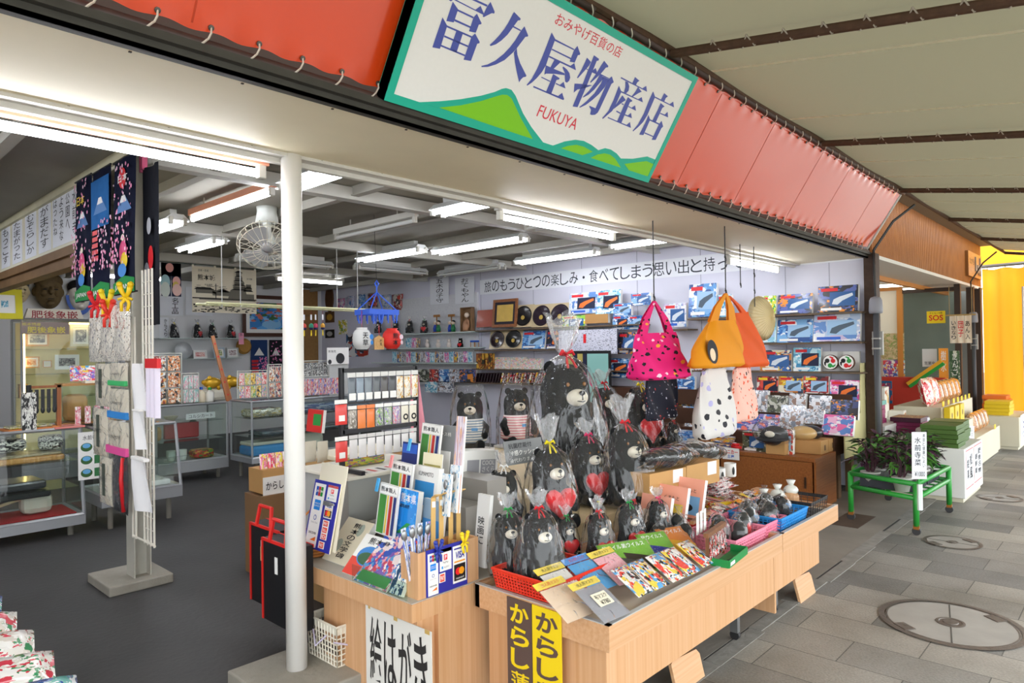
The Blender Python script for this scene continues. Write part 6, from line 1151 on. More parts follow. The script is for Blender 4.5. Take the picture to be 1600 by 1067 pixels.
# things beside the column: red book, pouches, wicker basket, black bags, sign box
o, w, h = lean('book', 'red folder standing behind the round column by the black rack', 'book', 2.2, (478, 640, 502, 675), .02, mat('#d8302e', .4)); rects(o, 'green_print', [(GRN, w * .4, h * .3, w * .9, h * .8)])
for k, (x0, x1) in enumerate(((474, 494), (494, 512))): M, w, h = rectpx(1, 3.6, x0, 688, x1, 722); pouch('canvas_pouch', 'flat canvas pouch with a %s base past the round column' % ('navy', 'pink')[k], 'pouch', M, w, h, .015, NAT, None); 
lump('red_tray', 'pale shelf board under the canvas pouches by the column', 'shelf', (2.47, 3.65, .852), .5, .3, .03, CREAM)
tag(MB().box(2.2, 2.75, 3.5, 3.8, 0, .85).build('low_stand', mat('#c9a06a', .6)), 'plain low wooden stand behind the round column carrying canvas pouches', 'stand')
wb = thing('wicker_basket', 'small wicker basket of bright cord packs by the tall payment board', 'basket', LOC(1.80, 3.02, .502)); bm_ = MB()
for k in range(8): bm_.tube([(.075 * math.cos(2 * PI * j / 20) * (1 + .02 * k), .06 * math.sin(2 * PI * j / 20) * (1 + .02 * k), .008 + k * .015) for j in range(20)], .007, 6, closed=True)
bm_.build('weave', mat('#b8743a', .7, .3, 0, .2, 40), wb); MB().tube([(-.08, 0, .12), (-.06, 0, .2), (0, 0, .24), (.06, 0, .2), (.08, 0, .12)], .006, 6).build('handle', mat('#b8743a', .7), wb)
for k in range(3): o = MB().box(-.012, .012, -.01, .01, 0, .13).build('cord_pack', mat(('#d83a2a', '#e8a02a', '#2a2a2a')[k], .4)); o.matrix_world = LOC(wb.location.x - .03 + .03 * k, wb.location.y, .517); tag(o, '%s cord pack standing in the wicker basket' % ('red', 'amber', 'black')[k], 'pack')
p = at(430, 735, 2, .42); sb = thing('goods_box', 'carton of pink and yellow packs with a handwritten white sign, left of the round column', 'box', LOC(2.35, 4.45, .55)); MB().box(-.15, .15, -.1, .1, 0, .16).build('carton', KRAFT, sb); o = card('white_sign', None, None, LOC(-.15, -.103, -.01) @ Matrix.Rotation(PI / 2, 4, 'X'), .3, .12, .002, WHITE, parent=sb); lettering(sb, 'からし蓮根', (0, 0, .22, .06), INK, bold=.02).matrix_local = LOC(-.13, -.105, .02) @ Matrix.Rotation(PI / 2, 4, 'X')
for k in range(5): MB().pillow(.055, .16, .03, 5).build('snack_pack', pmat(['#f08ab0', '#f4e04a', '#f6f0f4', '#e84a6a'], 5, .25, .4), sb, True, M=LOC(-.14 + .057 * k, -.05, .1) @ Matrix.Rotation(PI / 2 - .1, 4, 'X'))
tag(MB().box(2.18, 2.52, 4.33, 4.57, 0, .539).build('low_stand', mat('#8a6a4a', .6)), 'dark narrow wooden stand under the carton of pink and yellow packs', 'stand')
BAGB = mat('#141417', .5, .4, 0, .1, 10); BRD = mat('#d8241e', .5)
def black_bag(label, y0, y1, x, z0, z1):
    t = thing('tote_bag', label, 'bag', frame((x, y0, z0), (0, -1, 0), (0, 0, 1))); w, h = y0 - y1, z1 - z0
    MB().box(.0, w, 0, h, -.09, 0).build('body', BAGB, t); e = MB()
    for a in (0, w): e.box(a - .006, a + .006, 0, h, -.004, .005)
    e.box(0, w, h - .012, h + .002, -.004, .005).box(0, w, h - .012, h + .002, -.094, -.086); e.build('red_trim', BRD, t)
    MB().tube([(w * .25, h, .004), (w * .3, h + .10, -.01), (w * .7, h + .10, -.01), (w * .75, h, .004)], .011, 6).build('handle', BRD, t); MB().box(w * .42, w * .5, h * .62, h * .82, .005, .008).build('paper_tag', WHITE, t); return t
Y0 = at(411, 900, 0, 1.6).y; Y1 = at(462, 900, 0, 1.6).y; black_bag('big black carrier bag with red trim hanging against the counter end behind the column', Y0, Y1, 1.60, at(412, 965, 1, Y0).z, at(415, 838, 1, Y0).z); Y0 = at(392, 860, 0, 1.72).y; Y1 = at(436, 860, 0, 1.72).y; black_bag('second black carrier bag with red trim, further into the shop behind the big one', Y0, Y1, 1.72, at(395, 935, 1, Y0).z, at(392, 815, 1, Y0).z)
def basket(name, label, M, w, d, h, m, nx=12, nz=3, flare=.02, th=.004):
    t = thing(name, label, 'basket', M); b = MB()
    def wall(p, q, pn, qn):
        p, q, pn, qn = map(Vector, (p, q, pn, qn)); n = max(3, int((q - p).length / w * nx))
        for k in range(n + 1): f = k / n; b.tube([p.lerp(q, f), pn.lerp(qn, f)], th * .9, 4, cap=False)
        for k in range(nz + 1): f = k / nz * .7; b.tube([p.lerp(pn, f), q.lerp(qn, f)], th * .9, 4, cap=False)
        b.add([p.lerp(pn, .8), q.lerp(qn, .8), qn, pn, p.lerp(pn, .8) + Vector((0, 0, 0)), q.lerp(qn, .8), qn, pn], [(0, 1, 2, 3)])
    A = [(-w / 2, -d / 2, 0), (w / 2, -d / 2, 0), (w / 2, d / 2, 0), (-w / 2, d / 2, 0)]; B = [(x * (1 + flare * 4), y * (1 + flare * 4), h) for x, y, _ in A]
    for k in range(4): wall(A[k], A[(k + 1) % 4], B[k], B[(k + 1) % 4])
    b.box(-w / 2, w / 2, -d / 2, d / 2, 0, .004); b.build('shell', m, t)
    MB().tube([Vector(p) for p in B], th * 1.6, 6, closed=True).build('rim', m, t); return t
p = at(516, 1035, 2, .08); IV = mat('#ddd8c8', .45)
wbk = basket('storage_basket', 'ivory plastic basket with a lilac handle on the concrete base by the column', LOC(1.80, 2.80, .082, 0), .20, .23, .18, IV, 9, 5)
MB().tube([(-.115, -.05, .13), (-.14, 0, .08), (-.115, .06, .13)], .004, 6).tube([(-.12, -.12, .12), (0, -.15, .07), (.12, -.12, .12)], .004, 6).build('handle', mat('#c8c0da', .4), wbk); lump('door_wedge', 'dark scrap wedges lying in the ivory basket', 'scrap', (1.80, 2.80, .09), .13, .14, .06, mat('#4a4844', .6))

# ---- two sales trolleys
def trolley(label, x0, x1):
    t = thing('sales_trolley', label, 'trolley', LOC(x0, 1.43, 0)); w = x1 - x0
    MB().box(0, w, 0, .025, .405, .5).box(0, .025, .025, .69, .405, .5).box(w - .025, w, .025, .69, .405, .5).box(0, w, .665, .69, .405, .5).build('rim', BEECHX, t); MB().box(.0, w, 0, .02, .5, .504).box(0, .02, 0, .69, .5, .504).build('edge_strip', EDGE, t)
    MB().box(.02, w - .02, .02, .67, .455, .475).build('tray_board', mat('#c9bda8', .5), t)
    MB().box(.05 if x1 < 4 else 0, w - (.2 if x1 > 4 else .0), .05, .07, .18, .41).build('front_panel', BEECH, t); MB().box(.05, .07, .0701, .66, .05, .41).build('side_panel', BEECH, t); MB().box(w - .22, w - .2, .0701, .66, .18, .41).build('side_panel', BEECH, t)
    for a in (.2, w - .28):
        for b in (.14, .6): MB().tube([(a - .01, b, .025), (a + .01, b, .025)], .025, 12).mat(1).box(a - .015, a + .015, b - .02, b + .02, .04, .18).build('caster', [mat('#2c2c2e', .5), STEEL], t)
    return t
trolley('beech sales trolley at the counter end, full of bagged plush toys', 2.02, 3.60); trolley('beech sales trolley at the far end, full of small packs', 3.605, 4.48)
for k, (x, lb) in enumerate(((2.62, 'curved beech foot board under the trolley with the yellow sign'), (4.03, 'curved beech foot board under the seam of the two trolleys'))):
    o = MB().prism([(0, 0), (.24, 0), (.24, .10), (.22, .125), (.02, .14), (0, .13)], -.015, 0).build('foot_board', BEECHX); o.matrix_world = LOC(x, 1.50, 0) @ Matrix.Rotation(PI / 2 - .25, 4, 'X'); tag(o, lb, 'board')
BRN = mat('#5d4a44', .5); YSG = mat('#efd01a', .45)
for k, (x0, x1, bgm, fgm, lb) in enumerate(((792, 830, BRN, YSG, 'tall brown sign with yellow characters on the trolley end'), (831, 876, YSG, BRN, 'tall yellow sign with brown characters on the trolley end'))):
    a = at(x0, 945, 0, 2.012).y; b = at(x1, 945, 0, 2.012).y; o = card('paper_sign', lb, 'sign', frame((2.012, a, .03), (0, -1, 0), (0, 0, 1)), a - b, .465, .004, bgm); w = a - b
    for q, c in enumerate('からし蓮根'): lettering(o, c, (w * .14,   .455 - .09 * (q + 1) + .006, w * .9, .455 - .09 * q - .008), fgm, bold=.03)
basket('goods_basket', 'red plastic basket at the trolley corner holding bagged plush toys', LOC(2.21, 1.86, .507, 0), .33, .31, .075, mat('#e0361e', .4), 22, 4)
tag(MB().box(2.97, 4.4, 2.14, 2.45, 0, .60).box(2.97, 4.7, 2.451, 3.9, 0, .70).box(2.35, 2.965, 2.14, 2.45, .502, .60).box(2.60, 2.965, 2.451, 2.9, .502, .70).build('display_table', mat('#cdb892', .6)), 'stepped pale table behind the trolleys under the big plush toys', 'table')
FRONT = -.3
plist = [  # px, py of the seat, plane z, px height, facing, ribbon, heart, lean, label
 ((846, 914), .515, 112, -.35, 'red', 0, .08, 'black plush toy bag with red ribbon in front in the red basket'), ((797, 898), .515, 95, -.5, 'green', 0, .1, 'black plush toy bag with green ribbon at the column side of the red basket'),
 ((886, 872), .50, 62, -.3, 'green', 1, .05, 'small plush toy bag with green ribbon and heart squeezed behind the red basket'), ((937, 882), .48, 78, -.25, 'red', 1, .05, 'plush toy bag with red ribbon and heart in the trolley middle'),
 ((985, 866), .48, 76, -.25, 'green', 1, .05, 'plush toy bag with green ribbon and heart next along the trolley'), ((1030, 848), .48, 66, -.2, 'pink', 0, .05, 'plush toy bag with pink ribbon by the peach gift books'),
 ((935, 826), .60, 40, -.2, 'yellow', 0, 0, 'small plush toy bag with yellow ribbon between the big hearts and trolley row'), ((990, 832), .57, 48, -.2, 'red', 0, 0, 'small plush toy bag with red ribbon behind the green ribbon one'),
 ((862, 822), .605, 122, -.28, 'yellow', 1, .06, 'big plush toy bag with yellow ribbon and large red heart'), ((922, 786), .605, 100, -.28, 'pink', 1, .06, 'big plush toy bag with deep pink ribbon and red heart'), ((985, 790), .60, 122, -.3, 'red', 0, .12, 'tall leaning plush toy bag with red ribbon and no heart beside the cartons'),
 ((788, 828), .605, 92, -.85, 'white', 0, .15, 'plush cushion bag facing the walkway beside the white carton'), ((888, 742), .70, 178, -.3, 'red', 0, .04, 'biggest plush toy bag with red and yellow ribbon rising above the others'),
 ((946, 688), .705, 84, -.3, 'red', 0, .05, 'middle sized plush toy bag with red ribbon behind the biggest one'), ((1006, 701), .705, 94, -.3, 'yellow', 1, .1, 'plush toy bag with yellow ribbon and heart below the pink bag'), ((1052, 700), .72, 40, -.3, 'red', 0, 0, 'small plush toy bag with red ribbon by the toy boxes')]
for k, (q, z, hp, rz, rib, ht, ln, lb) in enumerate(plist):
    p = at(*q, 2, z); plush(lb, p, hp * depth(p) / F, rz, rib, ht, bag=True, lean=-ln, seed=20 + k, top=.30 if k in (12, 8, 10) else .2)
for k, (q, z, hp, sh, lb) in enumerate((((735, 700), .72, 88, stripes('#e8e6e0', '#7a94aa', 9), 'plush cushion in a blue and white striped shirt under film'), ((808, 694), .72, 88, stripes('#f2e2de', '#e08a94', 9), 'plush cushion in a pink and white striped shirt under film'))):
    p = at(*q, 2, z); H = hp * depth(p) / F; t = plush(lb, p, H, -.75 if k == 0 else -.5, shirt=sh, bag=False, tagp=False, seed=50 + k, name='plush_cushion'); MB().grid(lambda u, v: (.36 * H * math.cos(2 * PI * u) * (1 - .35 * v ** 3) * (1 + .06 * math.sin(11 * u * 6.28 + v * 5)), .32 * H * math.sin(2 * PI * u) * (1 - .7 * v ** 3) * (1 + .06 * math.sin(9 * u * 6.28)), 1.12 * H * v), 40, 12).build('clear_bag', FILM2, t, True)
    lump('white_carton', ('white carton under the blue striped cushion', 'white carton under the pink striped cushion')[k], 'box', (p.x, p.y, .70), .3, .25, .02, WHITE)
p = at(735, 762, 2, .62); o, w, h = quad('white_carton', 'white carton printed with grey words in front of the striped cushions', 'box', at(700, 765, 1, 2.55), at(776, 758, 1, 2.55), at(700, 706, 1, 2.55), .12, WHITE); rects(o, 'grey_print', [(GRAYT, w * .35, h * .35, w * .6, h * .75), (GRAYT, w * .63, h * .35, w * .95, h * .75)]); lettering(o, 'COOL', (w * .66, h * .6, w * .92, h * .72), WHITE); lettering(o, 'さくら', (w * .66, h * .4, w * .92, h * .55), WHITE); lettering(o, '熊本名産', (w * .06, h * .3, w * .16, h * .85), INK, True)
o, w, h = quad('price_board', 'grey slanted price board with white lettering below the pink striped cushion', 'sign', at(793, 728, 1, 2.35), at(852, 718, 1, 2.35), at(803, 688, 1, 2.38), .006, mat('#7d7f80', .45)); lettering(o, '抗菌機能付', (w * .1, h * .66, w * .7, h * .88), INK, bold=.02); lettering(o, '冷感クッション', (w * .1, h * .36, w * .9, h * .58), WHITE, bold=.02); lettering(o, '身代わりまもり', (w * .08, h * .08, w * .8, h * .26), WHITE)
for k, (a, b, lb) in enumerate((((1015, 778), (1072, 764), 'brown carton with a taped note under the long black cushions'), ((1073, 765), (1124, 752), 'second brown carton with a taped note further along the trolley back'))):
    o, w, h = quad('carton', lb, 'box', at(*a, 1, 2.0), at(*b, 1, 2.0), at(a[0], a[1] - 37, 1, 2.0), .22, KRAFT); rects(o, 'taped_note', [(WHITE, w * .62, h * .4, w * .9, h * .98)])
for k, (q0, q1, z, lb) in enumerate((((1005, 732), (1085, 724), .66, 'long black plush cushion in film lying on the first carton'), ((1050, 716), (1128, 718), .67, 'long black plush cushion in film lying further back on the second carton'))):
    a, b = at(*q0, 1, 2.06 + .12 * k), at(*q1, 1, 2.06 + .12 * k); t = thing('plush_cushion', lb, 'plush toy', frame(a, b - a, (0, .3, 1))); L = (b - a).length; MB().ball((L / 2, .045, 0), (L * .52, .055, .09), 20, 12).build('body', PL, t, True); MB().grid(lambda u, v: (L * (-.08 + 1.16 * u), .045 + .07 * math.cos(2 * PI * v) * math.sin(PI * min(1, .08 + .92 * u)) ** .5 * (1 + .08 * math.sin(u * 30 + v * 9)), .11 * math.sin(2 * PI * v) * math.sin(PI * min(1, .08 + .92 * u)) ** .5 * (1 + .06 * math.sin(u * 22))), 30, 24).build('clear_bag', FILM2, t, True)
# ---- flat packs along the trolley front
def lay(name, label, cat, px_, py_, z, w, h, front, rz, tilt=.25, header=None, t=.012, grp=None, film=True):
    p = at(px_, py_, 2, z); M = LOC(p) @ Matrix.Rotation(rz, 4, 'Z') @ Matrix.Rotation(tilt, 4, 'X') @ LOC(-w / 2, 0, 0); return pouch(name, label, cat, M, w, h, t, front, grp, header, film), w, h
HY = mat('#f2d85a', .4); MSK = [('white', '#e9e7e2', 905, 935, .52), ('blue', '#5aa8e0', 946, 917, .52), ('pink dotted', '#f2b8c0', 985, 905, .52), ('beige', '#e6cdb2', 908, 962, .51), ('grey', '#9a9aa0', 965, 962, .51)]
for k, (c, col, x, y, z) in enumerate(MSK):
    o, w, h = lay('mask_pack', '%s cloth mask in a film pack with a yellow header near the trolley corner' % c, 'pack', x, y + 6, z, .155, .20, mat(col, .6, .2, 0, .06, 8) if k != 2 else spots(col, ['#e05a7a'], 12, .2), -.08, .5, HY if k != 1 else mat('#5a9ae0', .4)); lettering(o, '大人用マスク', (w * .2, h * .87, w * .8, h * .96), RED if k % 2 else INK, z=.008)
    if k == 4: MB().box(w * .25, w * .75, h * .3, h * .6, .016, .018).build('price_label', CREAM, o); lettering(o, '布マスク', (w * .3, h * .45, w * .7, h * .56), INK, z=.0195); lettering(o, '¥780', (w * .35, h * .32, w * .65, h * .42), INK, z=.0195)
GPK = mat('#79b83a', .4)
for k, (x, y, c, lb) in enumerate(((985, 898, '#4a4a44', 'green printed mask pack with a grey cloth, first of the green ones'), (1015, 892, '#3a3226', 'green printed mask pack with a dark brown cloth'), (1045, 878, '#3a3f8a', 'green printed mask pack with a navy dotted cloth'), (1075, 868, '#e8b03a', 'orange and yellow printed pack beside the navy one'))):
    o, w, h = lay('mask_pack', lb, 'pack', x, y + 4, .5, .175, .19, GPK if k < 3 else mat('#e88a3a', .4), -.4, .6, None); MB().prism([(.01, .01), (w - .01, .01), (w - .01, h * .35), (w * .5, h * .5), (.01, h * .62)], .014, .016).build('cloth', mat(c, .7) if k != 2 else spots(c, ['#e8e8f0'], 16, .18), o); lettering(o, '抗ウイルス', (w * .12, h * .74, w * .8, h * .88), WHITE, bold=.02, z=.0155)
FIGS = pmat(['#1c1c20', '#f4f0ea', '#e8453a', '#5aa8e0', '#f2d24a', '#f6f2ee', '#e9e4dc'], 3.2, .25, .5)
for k, (x, y) in enumerate(((1010, 926), (1035, 915), (1062, 903), (1085, 893), (1108, 880))): lay('keyring_card', 'clear pack of little figure keyrings on colour cards, %s from the trolley corner' % ORD[k], 'pack', x, y + 5, .506, .115, .165, FIGS, -.05, .5, None, .016, 'figure keyring packs')
kb = thing('keyring_bar', 'brown wooden bar rack of hanging key chains in a green tray', 'rack', LOC(at(1118, 872, 2, .5)) @ Matrix.Rotation(.15, 4, 'Z')); MB().box(-.13, .13, -.012, .012, .125, .145).box(-.11, -.095, -.01, .01, 0, .13).box(.095, .11, -.01, .01, 0, .13).box(-.12, .12, .06, .08, .175, .19).build('bar', wood('#8a5a34', '#6f4424'), kb)
for k in range(9): MB().box(-.122 + k * .027, -.10 + k * .027, -.016, -.013, .055, .125).ball((-.111 + k * .027, -.016, .04), (.011, .009, .022), 8, 6).build('key_chain', pmat(['#17171a', '#eceae6', '#17171a', '#d83a3a'], 6, .2, .5), kb)
for k in range(3): MB().box(-.09 + k * .05, -.06 + k * .05, .055, .058, .12, .22).build('card_tag', WHITE, kb)
o = MB().box(-.13, .13, -.04, .04, 0, .004).box(-.13, .13, -.044, -.04, 0, .035).box(-.134, -.13, -.04, .04, 0, .035).box(.13, .134, -.04, .04, 0, .035).build('green_tray', mat('#1f8a44', .4)); o.matrix_world = LOC(at(1140, 874, 2, .5)) @ Matrix.Rotation(.12, 4, 'Z'); tag(o, 'narrow green tray in front of the hanging key chains', 'tray'); rects(o, 'white_label', [(WHITE, -.12, .008, -.06, .024)]).matrix_local = frame((0, -.0445, 0), (1, 0, 0), (0, 0, 1))
for k, (x, y, c) in enumerate(((1020, 822, '#f2a088'), (1045, 815, '#f2a890'), (1072, 803, '#6aa0d0'))):
    o, w, h = lean('gift_book', 'peach towel gift book with %s, %s along the back of the trolley' % (('a pale panel', 'a yellow panel', 'a blue panel')[k], ORD[k]), 'book', at(x, y, 2, .55).x, (x - 24, y - 55 + 8 * (k == 0), x + 22, y + 4), .03, mat('#f4a890', .45), WHITE, .25, .1); rects(o, 'cover_panel', [(mat(('#f2e0d0', '#f0d040', '#7ab0e0')[k], .5), w * .1, h * .08, w * .9, h * .55)]); lettering(o, 'くまもと', (w * .25, h * .64, w * .75, h * .74), INK); discs(o, 'face_print', [(INK, w * .5, h * .25, w * .2, h * .1)], .0016)
p1 = at(1178, 850, 2, .5); basket('goods_basket', 'pink plastic basket of small bagged toys, first along the trolley', LOC(p1.x, 1.62, .478), .34, .26, .07, mat('#ee8fa8', .4), 16, 3); basket('goods_basket', 'blue plastic basket of small bagged toys past the trolley seam', LOC(3.88, 1.62, .478), .36, .28, .075, mat('#2a8fd8', .4), 16, 3); basket('goods_basket', 'second pink plastic basket between the first pink one and the blue one', LOC(p1.x + .33, 1.63, .478), .26, .26, .07, mat('#ee86a2', .4), 14, 3)
basket('goods_basket', 'black wire basket of flat packs near the trolley far end', LOC(4.25, 1.58, .478), .26, .22, .09, mat('#2a2a2c', .4), 8, 3, .02, .002)
def minibag(label, p, s, m2, rib, grp, seed):
    t = thing('toy_bag', label, 'toy', LOC(p) @ Matrix.Rotation(seed * 1.3, 4, 'Z'), grp); MB().ball((0, 0, .45 * s), (.42 * s, .36 * s, .42 * s), 12, 9).ball((0, -.1 * s, .95 * s), (.32 * s, .28 * s, .3 * s), 12, 8).build('toy', PL, t, True); MB().ball((.05 * s, -.3 * s, .5 * s), (.22 * s, .14 * s, .24 * s), 10, 7).build('print', m2, t, True)
    MB().lathe([(.42 * s, 0), (.52 * s, .3 * s), (.48 * s, .9 * s), (.25 * s, 1.25 * s), (.05 * s, 1.4 * s), (.18 * s, 1.65 * s)], n=14).build('clear_bag', FILM2, t, True); return t
rnd = random.Random(5); M2 = [REDH, CRM, REDH, mat('#e8e6e2', .6), mat('#d86a7a', .6)]; MBC = 0
spots2 = [(2.95, 1.78), (3.05, 1.70), (3.18, 1.80), (p1.x - .1, 1.60), (p1.x + .0, 1.66), (p1.x + .1, 1.58), (p1.x - .02, 1.54), (p1.x + .25, 1.6), (p1.x + .36, 1.66), (p1.x + .42, 1.56), (3.76, 1.58), (3.88, 1.66), (3.99, 1.58), (3.82, 1.70), (4.02, 1.7), (3.15, 1.95), (3.3, 1.88)]
whr = ['beside the pink ribbon plush', 'in front of the gift books', 'by the key chain bar'] + ['in the first pink basket'] * 4 + ['in the second pink basket'] * 3 + ['in the blue basket'] * 5 + ['behind the key chain bar'] * 2
for k, (x, y) in enumerate(spots2): minibag('small bagged dark toy with a %s front %s, number %s' % (('red', 'cream', 'red', 'white', 'pink')[k % 5], whr[k], ORD[whr[:k].count(whr[k])]), (x, y, .484), .095 + .02 * rnd.random(), M2[k % 5], None, 'small bagged toys', k)
CLR = [pmat(c, 6, .2, .5, (1, .4, 1)) for c in (['#e8c83a', '#2a2a2a', '#f4e8c8', '#c83a2a'], ['#d83a2a', '#f0d04a', '#2a2a2a', '#f4f0ea'], ['#3a9a5a', '#f4f0ea', '#d85a3a', '#2a2a2a'], ['#2a2a30', '#e8e4dc', '#b82a3a', '#55555a'], ['#f09aa0', '#f4e8e4', '#d84a5a', '#e8b8b8'], ['#e8963a', '#f6efe0', '#3a3a3a', '#d8c03a'])]
CN = ['yellow and black', 'red and yellow', 'green and white', 'black and red', 'pink and white', 'orange and cream']
lump('goods_tray', 'low red tray under the rows of long pen packs at the trolley back', 'tray', (3.85, 1.96, .476), .7, .26, .03, RED)
for k in range(14): o = MB().box(-.02, .02, -.11, .11, 0, .022, .004).build('pen_pack', CLR[k % 6]); o.matrix_world = LOC(3.56 + .046 * k, 1.95 + .02 * (k % 3), .508) @ Matrix.Rotation(.35, 4, 'Z') @ Matrix.Rotation(.15, 4, 'X'); tag(o, '%s long pen pack in the red tray, %s from the cartons' % (CN[k % 6], ORD[k]), 'pack', 'long pen packs')
for k in range(13): o = MB().pillow(.13, .12, .05, 5).build('sweet_pack', CLR[(k * 5 + 4) % 6] if k % 2 else pmat(['#f29aa0', '#f8dcd8', '#e0506a', '#f4c0b8'], 7, .2, .5), smooth=True); o.matrix_world = LOC(3.62 + .058 * k, 1.80 - .03 * (k % 3), .505 + .02 * (k % 2)) @ Matrix.Rotation(.4 * (k % 4) - .3, 4, 'Z') @ Matrix.Rotation(.3, 4, 'X'); tag(o, 'puffy printed pack heaped on the far trolley, %s along the heap' % ORD[k], 'pack', 'puffy printed packs')
for k in range(6): o = MB().pillow(.24, .12, .03, 6).build('towel_pack', pmat(['#f2f0ee', '#e6e4e4', '#f4f2f0', '#26262a', '#d8404a'], 9, .25, .5), smooth=True); o.matrix_world = LOC(4.02 + .02 * (k % 2), 2.0, .525 + .02 * k) @ Matrix.Rotation(.1 * (k % 3) - .1, 4, 'Z'); tag(o, 'white towel pack with black print, %s from the bottom of the stack' % ORD[k], 'towel', 'white towel packs')
lump('yellow_pack', 'long yellow pack lying beside the white towel stack', 'pack', (3.9, 1.9, .53), .26, .04, .02, YEL, -.3); lump('riser_board', 'pale board under the white towel stack', 'board', (4.03, 2.02, .476), .3, .16, .04, CREAM)
for k, (x, y) in enumerate(((1124, 752), (1141, 744), (1083, 706))):
    p = at(x, y, 2, .56 if k < 2 else .72); t = thing('mug', ('white mug with a dark figure print by the second carton', 'white mug with a dark figure print nearer the cabinet', 'white mug with a green band behind the black cushions')[k], 'mug', LOC(p)); MB().lathe([(.038, 0), (.042, .005), (.042, .095), (.038, .095), (.036, .01)], n=20).build('body', WHITE, t, True); MB().tube([(.04, 0, .07), (.065, 0, .07), (.068, 0, .045), (.06, 0, .025), (.04, 0, .025)], .006, 6).build('handle', WHITE, t, True); MB().ball((-.02, -.036, .045), (.016, .006, .03), 8, 6).build('print', GRN if k == 2 else BLACK, t)
lump('wood_block', 'beech block at the far corner of the trolley', 'block', (4.36, 1.78, .476), .1, .3, .09, BEECH)
for k in range(3): o = MB().ball((0, 0, .035), (.05, .045, .035), 10, 7).lathe([(.012, .06), (.03, .1)], n=8).build('sweet_bag', mat('#dfe0d8', .15, .5, 0, .2, 20, coat=.6), smooth=True); o.matrix_world = LOC(4.2 + .09 * k, 1.78 - .05 * k, .50 + .02 * k); tag(o, 'clear twisted bag of pale sweets, %s from the towel stack' % ORD[k], 'sweets', 'clear sweet bags')

# ================================================================== RIGHT WALL, TOY CORNER, HANGING BAGS
SHB = mat('#6b5a48', .6, .3, 0, .3, 12)
def rshelf(label, x0, x1, py, X=7.45, m=SHB):
    z = at((x0 + x1) / 2, py, 0, X).z; ya, yb = at(x0, py, 0, X).y, at(x1, py, 0, X).y
    o = MB().box(X, 7.696, yb, ya, z - .018, z).build('wall_shelf', m); tag(o, label, 'shelf'); return z
ZT = rshelf('highest timber shelf of toys at the shop end of the wall', 1074, 1347, 492); ZM = rshelf('middle timber shelf of toys near the shop end of the wall', 1184, 1347, 535); ZL = rshelf('lowest timber shelf of toys near the shop end of the wall', 1081, 1349, 580)
rshelf('highest timber shelf under the calligraphy banner', 741, 1000, 511); rshelf('middle timber shelf under the calligraphy banner', 741, 1035, 545); rshelf('lowest timber shelf under the calligraphy banner', 737, 1040, 578); rshelf('short timber shelf by the pink bag', 1040, 1075, 514)
# calligraphy banner and paper strips
ban = card('calligraphy_banner', 'long white banner with black brush calligraphy along the top of the wall', 'banner', frame((7.692, 7.86, 2.375), (0, -1, 0), (0, 0, 1)), 5.75, .232, .003, PAPER)
TXT = '旅のもうひとつの楽しみ・食べてしまう思い出と持って帰る思い出'; mbw = .1727; BINK = mat('#2e3440', .6)
for k, c in enumerate(TXT):
    s = .62 if c in '・っ' else 1; lettering(ban, c, (.09 + k * mbw + .012 + (1 - s) * .04, .03, .09 + (k + 1) * mbw - .01 - (1 - s) * .04, .03 + .17 * s) if c != '・' else (.09 + k * mbw + .07, .09, .09 + k * mbw + .11, .13), BINK, bold=0, shear=.012, name='character')
for box, s, lb in (((672, 434, 701, 475), '五木の子守', 'white paper strip with brush characters nearer the corner of the room'), ((711, 433, 741, 474), 'おてもやん', 'white paper strip with brush characters next to the banner')):
    o, w, h = rc('paper_notice', lb, 'notice', 0, 7.65, box, .003, PAPER); lettering(o, s, (w * .32, h * .04, w * .72, h * .97), INK, True, .004)
# wall goods: (px box, front, label, name, cat, tilt)
BX = {'blue': pmat(['#2f6ab8', '#7ab0e0', '#e8eef4', '#1f4a8a', '#4a90d0'], 4, .3, .4), 'dark': pmat(['#1c1e28', '#3a4a7a', '#e8902a', '#2a2a34', '#5a6ab0'], 4, .3, .4), 'white': pmat(['#e4e9f2', '#b8cbe6', '#5a88c8', '#f2f2f6', '#c8b8d8'], 4, .3, .4), 'aqua': pmat(['#7ac0d8', '#bfe2ec', '#3a8ab8', '#eef4f6'], 4, .3, .4),
      'red': pmat(['#b82a2e', '#1e1e24', '#e8e0d8', '#7a1a20', '#d84a3a'], 4, .3, .4), 'pink': pmat(['#f0b8d8', '#e86aa8', '#f6eef4', '#5a8ad0', '#c83a8a'], 4, .3, .4), 'yellow': pmat(['#e8c22a', '#2a3a5a', '#f2ead0', '#c87a2a', '#3a6ab0'], 4, .3, .4), 'green': pmat(['#3fa83a', '#9ad04a', '#f0d83a', '#e8f0e0'], 4, .3, .4), 'camo': pmat(['#3a4030', '#5a6048', '#23261e', '#c8c8bc'], 5, .3, .4), 'clear': pmat(['#a8b0bc', '#d8dce4', '#6a7280', '#8a6a5a', '#e8e8ee'], 6, .15, .6), 'dots': pmat(['#efe4d8', '#e8a0b8', '#9ac0a8', '#f0c890', '#d8e0e8'], 14, .2, .5), 'purple': pmat(['#5a4a9a', '#e86a5a', '#3a6ab8', '#8a7ac0', '#d8d0e8'], 5, .2, .5)}
